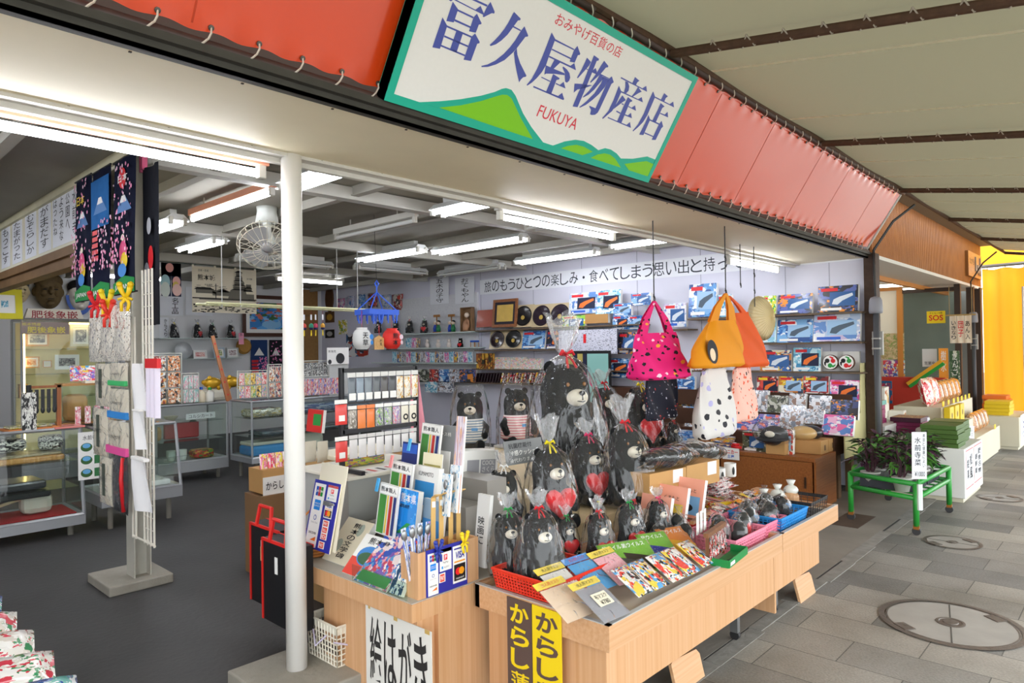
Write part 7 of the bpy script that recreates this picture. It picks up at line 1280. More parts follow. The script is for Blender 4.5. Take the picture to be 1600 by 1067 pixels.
def wgoods(X, items):
    for (box, m, lb, nm, tl) in items:
        o, w, h = rc(nm, lb, nm.split('_')[-1], 0, X, box, .05, BX[m] if m in BX else m, WHITE, None, tl)
        if nm == 'toy_box' and w > .22:
            q = int(box[0]) % 3; rects(o, 'window_print', [((NAVY, mat('#9fc4e6', .3), mat('#2f5f9a', .3))[q], w * .3, h * .22, w * .93, h * .76)], .0005); MB().add([(w * .36, h * .3, .0008), (w * .5, h * .27, .0008), (w * .62, h * .42, .0008), (w * .88, h * .6, .0008), (w * .86, h * .7, .0008), (w * .55, h * .58, .0008), (w * .4, h * .48, .0008)], [tuple(range(7))]).build('product_print', (ORG, mat('#4a5a6a', .4), mat('#d8e2ea', .3))[q], o)
        if nm == 'toy_box': rects(o, 'title_print', [(WHITE if m != 'white' else BLUE, w * .08, h * .06, w * .6, h * .16), (RED if m != 'red' else YEL, w * .08, h * .8, w * .5, h * .92)])
wgoods(7.50, [((1075, 443, 1118, 495), 'blue', 'blue framed box of coiled dark toys, first on the highest toy shelf', 'toy_box', .1), ((1120, 460, 1142, 495), 'aqua', 'blue and white toy box behind the yellow bag', 'toy_box', .1), ((1186, 462, 1212, 491), 'green', 'pale green toy box beside the straw hat', 'toy_box', .1), ((1214, 459, 1268, 490), 'dark', 'long dark blue train toy box on the highest shelf', 'toy_box', .2), ((1277, 446, 1340, 487), 'dark', 'black toy box with orange and blue pieces at the shelf end', 'toy_box', .12),
 ((1180, 497, 1212, 535), 'aqua', 'turquoise pack behind the straw hat on the middle shelf', 'toy_box', .1), ((1213, 499, 1269, 535), 'blue', 'white edged box with a blue helicopter on the middle shelf', 'toy_box', .2), ((1270, 490, 1343, 533), 'white', 'pale box with a blue toy pistol on the middle shelf', 'toy_box', .15),
 ((1187, 547, 1236, 580), 'yellow', 'building vehicle toy box on the lowest toy shelf', 'toy_box', .08), ((1239, 543, 1282, 580), 'aqua', 'sky blue window box with a blue toy on the lowest shelf', 'toy_box', .08), ((1083, 552, 1106, 579), 'red', 'small printed box behind the yellow bag on the lowest shelf', 'toy_box', .1)])
for k, x in enumerate((1298, 1323)):
    M, w, h = rectpx(0, 7.5, x - 13, 552, x + 13, 580); t = thing('hand_drum', 'small hand drum with a three comma swirl, %s from the sky blue box' % ORD[k], 'drum', M @ LOC(w / 2, h / 2, 0)); r = h * .42
    MB().lathe([(r * .9, -.03), (r, -.02), (r, .01), (r * .93, .015)], n=28).build('rim', mat('#5a3a2a', .5), t, True); discs(t, 'drum_skin', [(WHITE, 0, 0, r * .92, r * .92)], z=.016)
    for q, m in enumerate(((RED, BLACK, GRN) if k == 0 else (GRN, BLACK, RED))):
        a = q * 2 * PI / 3 + .5; MB().add([(r * (.42 * math.cos(a) + .3 * math.cos(a + j * PI / 6)), r * (.42 * math.sin(a) + .3 * math.sin(a + j * PI / 6)), .018) for j in range(12)], [tuple(range(12))]).add([(r * .45 * math.cos(a + .1), r * .45 * math.sin(a + .1), .0182), (r * .78 * math.cos(a + .5), r * .78 * math.sin(a + .5), .0182), (r * .8 * math.cos(a + 1.0), r * .8 * math.sin(a + 1.0), .0182), (r * .74 * math.cos(a + 1.3), r * .74 * math.sin(a + 1.3), .0182), (r * .58 * math.cos(a + .9), r * .58 * math.sin(a + .9), .0182)], [(0, 1, 2, 3, 4)]).build('comma', m, t)
    o, w, h = rc('white_carton', 'plain white carton behind the %s hand drum' % ORD[k], 'box', 0, 7.6, (x - 14, 549, x + 20, 580), .05, WHITE)
# left part under the banner
LACQ = mat('#2a1c22', .2, .5, 0, .2, 6, coat=.8)
def lacquer(label, box, c, board=CREAM):
    M, w, h = rectpx(0, 7.52, *box, tilt=.15); t = thing('lacquer_plate', label, 'plate', M); MB().box(0, w, 0, h, -.02, 0).build('board', mat('#cbb893', .4, coat=.4), t); MB().lathe([(.42, 0), (.46, .01), (.44, .012), (.38, .006)], n=28).build('plate', mat(c, .2, .5, 0, .2, 6, coat=.8), t, True, M=LOC(w / 2, h / 2, .001) @ Matrix.Diagonal((w, h * .98, 1, 1))); discs(t, 'gold_print', [(mat('#b89a4a', .4), w * .5, h * .42, w * .1, h * .1)], z=.016)
lacquer('black oval lacquer plate with a gold print, first after the gold picture', (802, 476, 831, 511), '#1e1a1c'); lacquer('dark plum oval lacquer plate in the middle of the highest shelf', (830, 475, 860, 511), '#2c1f2c'); lacquer('dark plum oval lacquer plate next to the blue printed boxes', (858, 473, 890, 510), '#2e2230'); lacquer('small plum oval lacquer plate on the middle shelf by the tile panel', (764, 516, 788, 545), '#2a1820'); lacquer('black oval lacquer plate on the middle shelf beside the plum one', (788, 514, 815, 545), '#141518')
framed('brown framed gold picture with red writing on the highest shelf', 0, 7.5, (768, 467, 806, 511), wood('#a86a3a', '#7a4422'), mat('#d8b45a', .4, .4, 0, .2, 10), .1, .1, matm=mat('#2a2430', .6))
wgoods(7.52, [((744, 484, 770, 511), mat('#a8482f', .35, .4, 0, .1, 5, coat=.4), 'red brown lacquer board pack at the inner end of the highest shelf', 'lacquer_pack', .12), ((888, 457, 932, 490), 'white', 'pale blue printed model box on top of the green toy, nearer the plates', 'toy_box', .12), ((930, 453, 968, 490), 'aqua', 'cream edged model box on top of the kraft carton', 'toy_box', .12), ((878, 493, 914, 514), 'green', 'bright green toy house box with a window on the highest shelf', 'toy_box', .02), ((914, 490, 950, 505), mat('#b88a52', .7), 'plain kraft carton between the green toy box and the blue boxes', 'paper_box', .02), ((958, 474, 986, 493), 'blue', 'blue toy box, middle one of the step by the kraft carton', 'toy_box', .02), ((986, 458, 1017, 477), 'blue', 'blue toy box at the top of the step beside the pink bag', 'toy_box', .02), ((957, 493, 982, 515), 'blue', 'blue window box of an orange animal toy, first of two', 'toy_box', .02), ((982, 493, 1008, 515), 'blue', 'blue window box of an orange animal toy, second of two', 'toy_box', .02), ((1037, 474, 1072, 511), 'white', 'clear fronted box with a red and blue figure by the pink bag', 'toy_box', .02),
 ((814, 517, 850, 545), 'blue', 'blue aircraft puzzle box on the middle shelf', 'toy_box', .15), ((852, 516, 878, 546), 'dark', 'dark blue picture box beside the aircraft puzzle', 'toy_box', .15), ((965, 519, 992, 553), 'dark', 'black robot toy box beside the patterned sheet', 'toy_box', .08), ((948, 560, 982, 590), 'blue', 'blue airplane window box under the middle shelf', 'toy_box', .05), ((983, 560, 1002, 590), 'dark', 'second airplane window box half behind the pink bag', 'toy_box', .05),
 ((772, 558, 796, 578), 'dots', 'pastel patterned notebook, first on the lowest shelf', 'pattern_pack', .1), ((797, 558, 822, 578), 'dots', 'pastel patterned notebook, second on the lowest shelf', 'pattern_pack', .1), ((822, 560, 846, 578), 'dots', 'pastel patterned notebook half behind the biggest plush bag', 'pattern_pack', .1)])
o, w, h = rc('patterned_sheet', 'white sheet covered with dark rows of small figures and a red title', 'sheet', 0, 7.44, (873, 515, 964, 553), .004, spots('#dfe0ee', ['#24263c', '#3a3f6a'], 30, .3, .5)); rects(o, 'red_title', [(RED, w * .44, h * .45, w * .49, h * .82)])
M, w, h = rectpx(0, 7.35, 884, 548, 954, 640); t = thing('framed_picture', 'black framed picture of navy gold and pale green bands behind the biggest plush bag', 'picture', M); MB().box(0, w, 0, h, -.02, 0).build('frame', BLACK, t); rects(t, 'print', [(mat('#b8a85a', .5), w * .04, .02, w * .18, h * .95), (NAVY, w * .18, .02, w * .28, h * .95), (mat('#b8a85a', .5), w * .28, .02, w * .4, h * .95), (NAVY, w * .4, .02, w * .48, h * .95), (mat('#8fc4bc', .4), w * .5, .02, w * .96, h * .95)], .002)
for k in range(2): o, w, h = rc('bird_carving', 'carved wooden bird plaque, %s from the tile panel on the lowest shelf' % ORD[k], 'carving', 0, 7.5, (744 + 13 * k, 552, 758 + 13 * k, 578), .03, pmat(['#a8622a', '#7a3f1a', '#d8a83a', '#2a2a1a'], 4)); 
for k in range(26):
    p = at(746 + k * 4.4, 598, 0, 7.5); o = MB().box(-.05, .05, -.014, .014, 0, .16, .01).build('lacquer_spoon_pack', CLR[(3, 1, 3, 3, 1)[k % 5]] if k > 8 else LACQ); o.matrix_world = LOC(7.5, p.y, p.z) @ Matrix.Rotation(.3, 4, 'X'); tag(o, 'slim red and black pack leaning in the row under the lowest shelf, %s one' % (ORD[k] if k < 20 else 'late'), 'pack', 'slim packs under the lowest shelf')
rshelf('timber ledge carrying the row of slim red and black packs', 655, 880, 598)
# tile panel shelves
for py, lb in ((520.5, 'highest glass shelf on the tile panel'), (543.5, 'middle glass shelf on the tile panel'), (566.5, 'lowest glass shelf on the tile panel')): rshelf(lb, 580, 742, py, 7.45, SHG)
for k, (x, c, ht) in enumerate(((591, 'white', 0), (618, 'red', 0), (640, 'red', 0), (663, 'green', 1))): p = at(x, 519.5 if k else 521, 0, 7.55); plush('small black plush doll on the highest tile panel shelf, %s from the room corner' % ORD[k], (7.56, p.y, at(x, 520, 0, 7.45).z), .22, -1.2, c, ht, seed=70 + k, tagp=False)
for k, x in enumerate((682, 705)):
    p = at(x, 519, 0, 7.55); t = thing('couple_doll', 'pair of little folk dolls with a wooden name plate, %s from the plush dolls' % ORD[k], 'doll', LOC(7.56, p.y, at(x, 520, 0, 7.45).z)); MB().box(-.03, .03, -.08, .08, 0, .02).box(-.01, .01, -.075, .075, .27, .31).box(-.008, .008, -.006, .006, .02, .27).build('stand', JUT, t)
    for sy in (-1, 1): MB().lathe([(.035, .02), (.04, .08), (.02, .14)], (0, sy * .04, 0), 12).mat(1).ball((0, sy * .04, .17), .033, 12, 8).mat(2).ball((.008, sy * .04, .185), (.034, .034, .03), 12, 8).build('doll', [mat('#2a4ab0' if sy > 0 else '#2a7a4a', .5), mat('#f0d8c0', .5), WHITE if sy > 0 else BLACK], t, True)
M, w, h = rectpx(0, 7.5, 719, 480, 736, 518); t = thing('boxed_doll', 'folk doll in an upright brown box at the end of the tile panel shelf', 'doll', M); MB().box(0, w, 0, h, -.08, -.07).box(0, .012, 0, h, -.07, 0).box(w - .012, w, 0, h, -.07, 0).box(0, w, h - .012, h, -.07, 0).box(0, w, 0, .012, -.07, 0).build('box', mat('#8a6a4a', .6), t); MB().lathe([(.05, .012), (.055, .1), (.03, .17)], (w / 2, 0, 0), 12, M=Matrix.Rotation(-PI / 2, 4, 'X') @ Matrix.Rotation(0, 4, 'Z')).ball((w / 2, h * .3, -.03), (w * .25, h * .25, .03), 10, 8).mat(1).ball((w / 2, h * .68, -.03), (.045, .045, .04), 12, 8).build('doll', [mat('#b88a6a', .6), mat('#f0dcc8', .5)], t, True)
for k, (x0, x1) in enumerate(((634, 643), (643, 650), (650, 656))): o, w, h = rc('charm_pack', 'bright small charm pack on the middle tile panel shelf, %s in the group' % ORD[k], 'charm', 0, 7.5, (x0, 528, x1, 543), .01, (BX['aqua'], BX['pink'], BX['yellow'])[k])
for k, x in enumerate((667, 684, 701)): p = at(x, 543, 0, 7.52); o = MB().lathe([(.035, 0), (.04, .06), (.02, .1)], n=12).ball((0, 0, .12), .03, 10, 7).build('white_doll', mat('#e8dcd4', .5, .3, 0, .15, 30), smooth=True); o.matrix_world = LOC(7.53, p.y, at(x, 543.5, 0, 7.45).z); tag(o, 'small white doll on the middle tile panel shelf, %s from the charm packs' % ORD[k], 'doll', 'small white dolls')
p = at(719, 543, 0, 7.52); plush('tiny black plush doll with a red heart on the middle tile panel shelf', (7.53, p.y, at(719, 543.5, 0, 7.45).z), .16, -1.2, 'red', True, bag=False, seed=90, tagp=False)
p = at(741, 542, 0, 7.52); t = thing('mini_chair', 'tiny brown stool with a blue cushion at the end of the middle shelf', 'stool', LOC(7.53, p.y, at(741, 543.5, 0, 7.45).z)); MB().box(-.05, .05, -.06, .06, .09, .12, .01).build('cushion', BLUE, t)
for a in (-.04, .04):
    for b in (-.05, .05): MB().tube([(a, b, 0), (a, b, .09)], .006, 5).build('leg', JUT, t)
for k in range(17): x = 613 + k * 7.4; o, w, h = rc('charm_pack', 'slim pastel charm pack on the lowest tile panel shelf, %s from the room corner' % ORD[k], 'charm', 0, 7.5, (x, 549 + (k % 3), x + 6.4, 566), .012, (BX['aqua'], BX['pink'], BX['clear'], BX['yellow'])[(k * 7) % 4], WHITE, 'slim pastel charm packs')
for k, (x0, x1, m) in enumerate(((653, 670, 'camo'), (671, 685, 'red'), (686, 701, 'blue'), (702, 717, 'clear'), (664, 682, 'aqua'), (684, 708, 'clear'), (718, 742, 'dark'))): o, w, h = rc('goods_pack', '%s pack hanging below the tile panel, %s along' % (('dark green', 'red', 'blue patterned', 'grey clear', 'teal', 'silver clear', 'black round')[k], ORD[k]), 'pack', 0, 7.4, (x0, 577 if k < 4 or k > 5 else 596, x1, 597 if k < 4 or k > 5 else 613), .02, BX[m])
# corner wall: wooden slice, bagged masks, brown bags
RW = 7.69
o, w, h = rc('brown_cloth', 'tall brown cloth roll hanging past the round column', 'cloth', 1, 12.5, (470, 453, 497, 575), .01, mat('#a07a4e', .8, .1, 0, .25, 20)); rects(o, 'paper_band', [(mat('#8a6a44', .8), 0, h * .66, w, h * .68)])
o = MB().lathe([(.13, -.03), (.15, 0), (.14, .02)], n=18, sy=1.9).build('wood_slice', mat('#5f3f26', .7, .3, 0, .4, 18)); p = at(515, 467, 0, RW); o.matrix_world = frame((RW, p.y, p.z), (0, -1, 0), (0, 0, 1)); tag(o, 'dark oval wood slice hanging in the room corner', 'wood slice')
for k, (x0, x1, y0, y1, m) in enumerate(((528, 541, 466, 484, 'pink'), (543, 556, 462, 484, 'white'), (561, 573, 459, 482, 'blue'), (576, 592, 457, 481, 'red'), (597, 613, 460, 482, 'white'), (614, 632, 459, 486, 'red'))):
    M, w, h = rectpx(0, RW, x0, y0, x1, y1); pouch('bagged_mask', 'film bagged small folk mask on the corner wall, %s from the wood slice' % ORD[k], 'mask', M, w, h, .05, BX[m], 'bagged folk masks')
for k, (y0, y1, lb) in enumerate(((487, 504, 'small brown leather bag with a yellow print in the room corner'), (515, 528, 'small dark plaque with a silver face under the brown bag'))): o, w, h = rc('wall_plaque', lb, 'plaque', 0, RW, (508, y0, 522, y1), .03, mat('#5a3c22', .6) if k == 0 else BLACK); discs(o, 'print', [(mat('#c89a3a', .5) if k == 0 else GREY, w / 2, h / 2, w * .32, h * .3)])
o, w, h = rc('wall_ornament', 'white and yellow shell ornament beside the small brown bag', 'ornament', 0, RW, (529, 500, 542, 522), .03, pmat(['#e8e4dc', '#d8c83a', '#7aa84a', '#f4f2ee'], 5)); o, w, h = rc('wall_fan', 'large painted kite with red and dark patches in the room corner', 'kite', 0, RW, (541, 521, 575, 557), .01, pmat(['#d8d8dc', '#b83a2a', '#2a2a34', '#3a6a9a', '#e8e8ea'], 3))
o, w, h = rc('show_card', 'white show card with a dark round shape behind the black rack', 'card', 1, 7.75, (511, 543, 545, 569), .006, WHITE); discs(o, 'dark_print', [(mat('#26262a', .5), w * .6, h * .35, w * .2, h * .32), (mat('#26262a', .5), w * .12, h * .15, w * .08, h * .14)]); lettering(o, '新発売', (w * .06, h * .7, w * .4, h * .85), INK)
lump('card_prop', 'small carton holding up the white show card', 'box', (at(528, 569, 1, 7.8).x, 7.8, .92), .3, .06, at(528, 569, 1, 7.75).z - .92, GREY)

# ---- brown cabinet with stepped toy display
OAK = wood('#9c5f2c', '#83481c', (3, 60, 60)); cb_ = thing('low_cabinet', 'brown wooden sideboard cabinet carrying the stepped toy display', 'cabinet', LOC(6.31, 2.2, 0)); L = 3.6
MB().box(0, .55, 0, L, .44, .475).box(.02, .55, 0, .02, 0, .44).box(.02, .55, L - .02, L, 0, .44).box(.53, .55, .02, L - .02, 0, .44).box(.02, .53, .02, L - .02, .0, .05).build('body', OAK, cb_)
for k in range(4): dr = MB().box(.0, .02, .03 + .89 * k, .9 + .89 * k, .05, .435).build('door', OAK, cb_); MB().box(-.012, 0, .08 + .89 * k, .095 + .89 * k, .2, .3).build('handle', mat('#3a2414', .5), dr)
st_ = thing('stepped_display', 'dark stepped boards behind the sideboard holding the toy packs', 'stand', LOC(6.88, 2.22, 0)); DKW = mat('#4a2f20', .6, .3, 0, .3, 10)
for k, (a, b, z) in enumerate(((0, .28, .60), (.28, .54, .78), (.54, .80, .98))): MB().box(a, b, 0, 3.6, z - .18, z).build('step', DKW, st_)
[MB().box(a, a + .08, b, b + .06, 0, z).build('leg', mat('#6a513a', .7), st_) for a, z in ((.1, .42), (.5, .6)) for b in (0, 3.5)]
o = MB().prism([(0, .35), (.75, .35), (.75, 1.25), (.55, 1.25), (.5, .75), (0, .6)], 0, .01).build('side_board', mat('#d8cf9a', .6, .3, 0, .1, 5)); o.matrix_world = frame((6.94, 2.15, .05), (1, 0, 0), (0, 0, 1)); tag(o, 'pale yellow side board closing the end of the stepped toy display', 'board')
wgoods(7.46, [((1182, 588, 1215, 617), 'red', 'red vehicle toy box, first of the three on the highest step', 'toy_box', .1), ((1216, 588, 1254, 617), 'yellow', 'yellow and blue vehicle toy box between two red ones', 'toy_box', .1), ((1255, 588, 1294, 618), 'red', 'red vehicle toy box beside the pink stationery pack', 'toy_box', .1), ((1296, 594, 1342, 627), 'pink', 'pink and white stationery toy pack at the display end', 'toy_box', .12), ((1058, 588, 1085, 608), 'blue', 'blue boxed toy beside the pink bag on the inner step', 'toy_box', .1), ((1095, 593, 1103, 630), 'blue', 'narrow blue toy box behind the grey bag', 'toy_box', .05), ((1060, 609, 1080, 642), 'yellow', 'orange framed card pack beside the navy bag', 'toy_box', .15), ((1062, 566, 1080, 587), 'green', 'green pack with an orange ring by the pink bag', 'toy_box', .05)])
wgoods(7.2, [((1175, 610, 1198, 646), 'clear', 'white headed clear figure pack behind the salmon bag', 'toy_pack', .2), ((1198, 618, 1229, 646), 'camo', 'dark green insect toy pack on the middle step', 'toy_pack', .2), ((1232, 615, 1258, 640), 'clear', 'shiny clear toy pack, nearer the insect pack on the middle step', 'toy_pack', .2), ((1263, 618, 1296, 645), 'clear', 'shiny grey toy pack further along the middle step', 'toy_pack', .2), ((1297, 625, 1340, 655), 'dark', 'grey and pink make up toy pack at the step end', 'toy_pack', .2), ((1064, 636, 1091, 660), 'blue', 'blue and white toy pack beside the grey bag on the middle step', 'toy_pack', .3)])
wgoods(6.92, [((1148, 648, 1184, 672), 'purple', 'purple shaded toy pack low behind the grey bag', 'toy_pack', .3), ((1184, 648, 1217, 670), 'purple', 'red and purple toy pack on the lowest step', 'toy_pack', .3), ((1217, 634, 1254, 670), 'clear', 'tall brown and clear animal pack on the lowest step', 'toy_pack', .3), ((1255, 640, 1285, 662), 'clear', 'silver clear pack on the lowest step', 'toy_pack', .3), ((1283, 649, 1332, 680), 'pink', 'deep pink cooking toy pack at the end of the lowest step', 'toy_pack', .3), ((1068, 662, 1095, 676), 'clear', 'clear charm packs in a row on the lowest inner step', 'toy_pack', .3), ((1098, 655, 1146, 676), 'blue', 'blue toy car packs under the grey bag', 'toy_pack', .3)])
wgoods(6.42, [((1160, 675, 1196, 706), 'camo', 'black toy box with a green tank window on the sideboard', 'toy_box', .02), ((1198, 671, 1238, 712), 'red', 'pink and red clear toy pack with a yellow wheel on the sideboard', 'toy_box', .12)])
def flatpile(lb, x0, x1, y1, n, m, X=6.4):
    a, b = at(x0, y1, 2, .475), at(x1, y1, 2, .475)
    for k in range(n): o = MB().box(0, .12, 0, abs(a.y - b.y), 0, .026, .003).build('toy_pack', BX[m]); o.matrix_world = LOC(X - .06 + .02 * k, min(a.y, b.y), .476 + .028 * k); tag(o, lb % ORD[k], 'pack', lb.split(',')[0])
flatpile('flat blue toy pack, %s from the bottom of the blue pile on the sideboard', 1068, 1108, 690, 5, 'blue'); flatpile('flat yellow car pack, %s from the bottom of the yellow pile on the sideboard', 1108, 1148, 700, 4, 'yellow')
for k in range(4): p = at(1142 + 8 * k, 700 - 5 * (k % 2), 2, .475); o = MB().box(-.06, .06, -.03, .03, .01, .035, .01).box(-.03, .035, -.026, .026, .035, .055, .008).build('toy_car', (BLUE, YEL, RED, WHITE)[k]); o.matrix_world = LOC(6.42 + .05 * (k % 2), p.y, .478) @ Matrix.Rotation(.5 * k, 4, 'Z'); tag(o, '%s little toy car on the sideboard beside the yellow packs' % ('blue', 'yellow', 'red', 'white')[k], 'car')
o, w, h = rc('price_card', 'white card with red and blue lettering hanging on the sideboard edge', 'card', 0, 6.29, (1129, 700, 1155, 718), .003, WHITE); lettering(o, 'ミニカー', (w * .08, h * .5, w * .92, h * .85), RED, bold=.02); lettering(o, '各種', (w * .3, h * .12, w * .7, h * .42), BLUE, bold=.02)
for k, (a, b) in enumerate(((1237, 1277), (1278, 1297), (1298, 1316), (1317, 1332))): p0, p1 = at(a, 712 - 4 * k, 2, .475), at(b, 712 - 4 * k, 2, .475); o = MB().box(0, .2, 0, max(.1, p0.y - p1.y) if k == 0 else .24, 0, .13 - .005 * k, .004).build('carton', KRAFT); o.matrix_world = LOC(6.34 + (.215 * k if k else 0), 2.23, .476) if k else LOC(6.34, 2.48, .476); tag(o, ('wide kraft carton under the bagged cap', 'kraft carton, first of three along the sideboard end', 'kraft carton, second of three along the sideboard end', 'kraft carton with a label, last of three along the sideboard end')[k], 'carton'); rects(o, 'mark', [(mat('#6a4a2a', .6), .08, .03, .12, .08)] if k < 3 else [(WHITE, .05, .03, .12, .1)]).matrix_local = frame((0, -.001, 0), (1, 0, 0), (0, 0, 1))
cp = thing('peaked_hat', 'black cap with an ivory print in clear film on the wide kraft carton', 'cap', LOC(6.38, 2.6, .607)); MB().ball((.02, 0, .03), (.11, .13, .10), 18, 10).mat(1).ball((-.09, 0, .06), (.012, .05, .03), 10, 6).mat(0).lathe([(.02, .02), (.16, .01), (.15, .0)], (-.03, 0, 0), 18, sy=.9).build('cap', [mat('#1a1a1d', .7), CRM], cp, True); MB().ball((.0, 0, .07), (.17, .20, .13), 18, 12).build('clear_bag', FILM2, cp, True)
for k in range(2): o = MB().ball((0, 0, .05), (.12, .13, .07), 14, 9).build('bagged_hat', (mat('#c8a46a', .5, .3, 0, .2, 8, coat=.6), mat('#2a2a30', .3, .4, 0, .3, 8, coat=.6))[k], smooth=True); o.matrix_world = LOC(6.62 + .12 * k, 2.42 - .02 * k, .606); tag(o, ('tan hat in shiny film behind the black cap', 'dark hat in shiny film beside the tan hat')[k], 'hat')

# ---- bags hung from the soffit
CORD = mat('#26262a', .5)
def cord(label, x, y, z0, z1, hooks=((0.0),)):
    m = MB().tube([(0, 0, z0), (0, 0, z1)], .004, 6)
    for z in hooks: m.tube([(0, 0, z), (.012, 0, z - .004), (.018, 0, z - .02), (.01, 0, z - .032), (0, 0, z - .025)], .003, 5); m.tube([(0, 0, z), (-.008, 0, z + .012), (0, 0, z + .02)], .003, 5); m.ball((0, 0, z), .008, 6, 5)
    o = m.build('hanging_line', CORD); o.matrix_world = LOC(x, y, 0); tag(o, label, 'cord')
def hbag(label, y, hook, box, m, ang=0, sway=.12, seed=0, top=.55, sag=0):
    """folding shopping bag: puffy body, two handles gathered at a hook"""
    h0 = at(*hook, 1, y); x0, x1 = at(box[0], (box[1] + box[3]) / 2, 1, y).x, at(box[2], (box[1] + box[3]) / 2, 1, y).x; zt = at((box[0] + box[2]) / 2, box[1], 1, y).z; zb = at((box[0] + box[2]) / 2, box[3], 1, y).z; w = x1 - x0; h = zt - zb
    t = thing('shopping_bag', label, 'bag', LOC(x0, y, zb)); rnd = random.Random(seed)
    def bf(u, v):
        a = 2 * PI * u; k = top + (1 - top) * min(1, (1 - v) * 1.6); cx = w / 2 + (h0.x - x0 - w / 2) * v * .6; z = h * v + (.03 * math.cos(a) * v * h)
        r = (abs(math.cos(a)) ** .6) * (1 if math.cos(a) > 0 else -1); q = (abs(math.sin(a)) ** .8) * (1 if math.sin(a) > 0 else -1)
        return (cx + w / 2 * k * r * (1 if v > .04 else .9), sway * w * q * (1.2 - v) * (1 if v > .04 else .7) + .012 * math.sin(5 * a + v * 6 + seed), z)
    MB().grid(bf, 40, 20).add([bf(i / 40, 0) for i in range(40)], [tuple(range(39, -1, -1))]).build('body', m, t, True)
    hd = MB(); hz = h0.z - zb; hx = h0.x - x0
    for sx in (-1, 1):
        cx = w / 2 + (hx - w / 2) * .6
        for sy in (-1, 1): a = Vector((cx + sx * w * top * .38, sy * .012, h * .96)); b = Vector((hx, sy * .006, hz)); s1 = Vector((w * .085, 0, 0)); mid = a.lerp(b, .5) + Vector((sx * w * .04, 0, 0)); hd.add([a - s1, a + s1, mid - s1 * .8, mid + s1 * .8, b - s1 * .25, b + s1 * .25], [(0, 1, 3, 2), (2, 3, 5, 4)])
    hd.build('handle', m, t); return h0
BRS = spots('#e8247a', ['#1c1c22', '#1c1c22', '#f6d0e0', '#1c1c22', '#f0a83a'], 8, .30, .6)
p = hbag('bright pink shopping bag with small dark figures hanging on a cord', 2.55, (1022, 470), (993, 520, 1064, 592), BRS, seed=1, top=.8, sway=.2); cord('black cord with an S hook carrying the pink bag', p.x, p.y, p.z - .01, 2.39, (p.z + .03, p.z + .25))
hbag('navy shopping bag with small red and white figures hanging below the pink bag', 2.62, (1034, 588), (1009, 590, 1057, 655), spots('#20222f', ['#c8c8d4', '#e0483a', '#9a9aa8'], 9, .2, .6), seed=2, top=.98, sway=.05)
p = hbag('yellow orange shopping bag with a dark rounded print hanging on a cord', 2.3, (1134, 458), (1081, 500, 1153, 574), mat('#f2a022', .6, .2, 0, .06, 5, trans=.15), seed=3); t = bpy.data.objects['shopping_bag.002']
discs(t, 'round_print', [(mat('#22242e', .7), 0, 0, .075, .085), (mat('#f0d8b8', .7), -.005, -.02, .04, .045)]).matrix_local = frame((.15, -.078, .115), (1, 0, 0), (0, .14, 1)); cord('black cord with hooks carrying the yellow and orange bags', p.x, p.y, p.z - .01, 2.39, (p.z + .02, p.z + .27))
p = hbag('deep orange shopping bag hanging behind the yellow orange one', 2.5, (1139, 462), (1150, 490, 1196, 573), mat('#f0652a', .6, .2, 0, .06, 5, trans=.15), seed=4, top=.6)
hbag('pale grey shopping bag with lilac dots and dark figures hanging low', 2.36, (1115, 572), (1088, 576, 1144, 682), spots('#dcd9d6', ['#b4b0dc', '#23232b', '#b4b0dc', '#2a2a30'], 5, .3, .6, stretch=(1, 1, 1.4)), seed=5, top=.62, sag=1)
hbag('salmon pink shopping bag with red fruit pattern hanging beside the grey one', 2.52, (1158, 570), (1142, 574, 1178, 657), spots('#f8c4b4', ['#e8562a', '#2a2224', '#e8562a'], 10, .28, .6), seed=6, top=.62)
p = at(1190, 497, 1, 2.6); ht_ = thing('straw_hat', 'pale conical straw hat hanging behind the orange bags', 'hat', frame(p, (1, -.2, 0), (-.05, .1, 1))); r = .5 * 70 * depth(p) / F
hm = MB().lathe([(r, 0), (r * .7, .045), (r * .35, .085), (.01, .11)], n=40); hm.build('weave', mat('#e9d9ae', .75, .2, 0, .12, 30, .2, 60), ht_, True); rb2 = MB()
for k in range(30): a = 2 * PI * k / 30; rb2.tube([(r * math.cos(a), r * math.sin(a), .002), (r * .7 * math.cos(a), r * .7 * math.sin(a), .047), (r * .35 * math.cos(a), r * .35 * math.sin(a), .087), (.005 * math.cos(a), .005 * math.sin(a), .112)], .0022, 4)
rb2.build('ribs', mat('#d8c48e', .7), ht_); pp = at(1179, 462, 1, 2.6); cord('thin black cord with hooks carrying the straw hat', pp.x, 2.6, pp.z - .1, 2.39, (pp.z + .05, pp.z + .2))
pp = at(1157, 440, 1, 2.62); cord('thin black cord with an empty S hook beside the straw hat', pp.x, 2.62, pp.z - .04, 2.39, (pp.z - .02,))
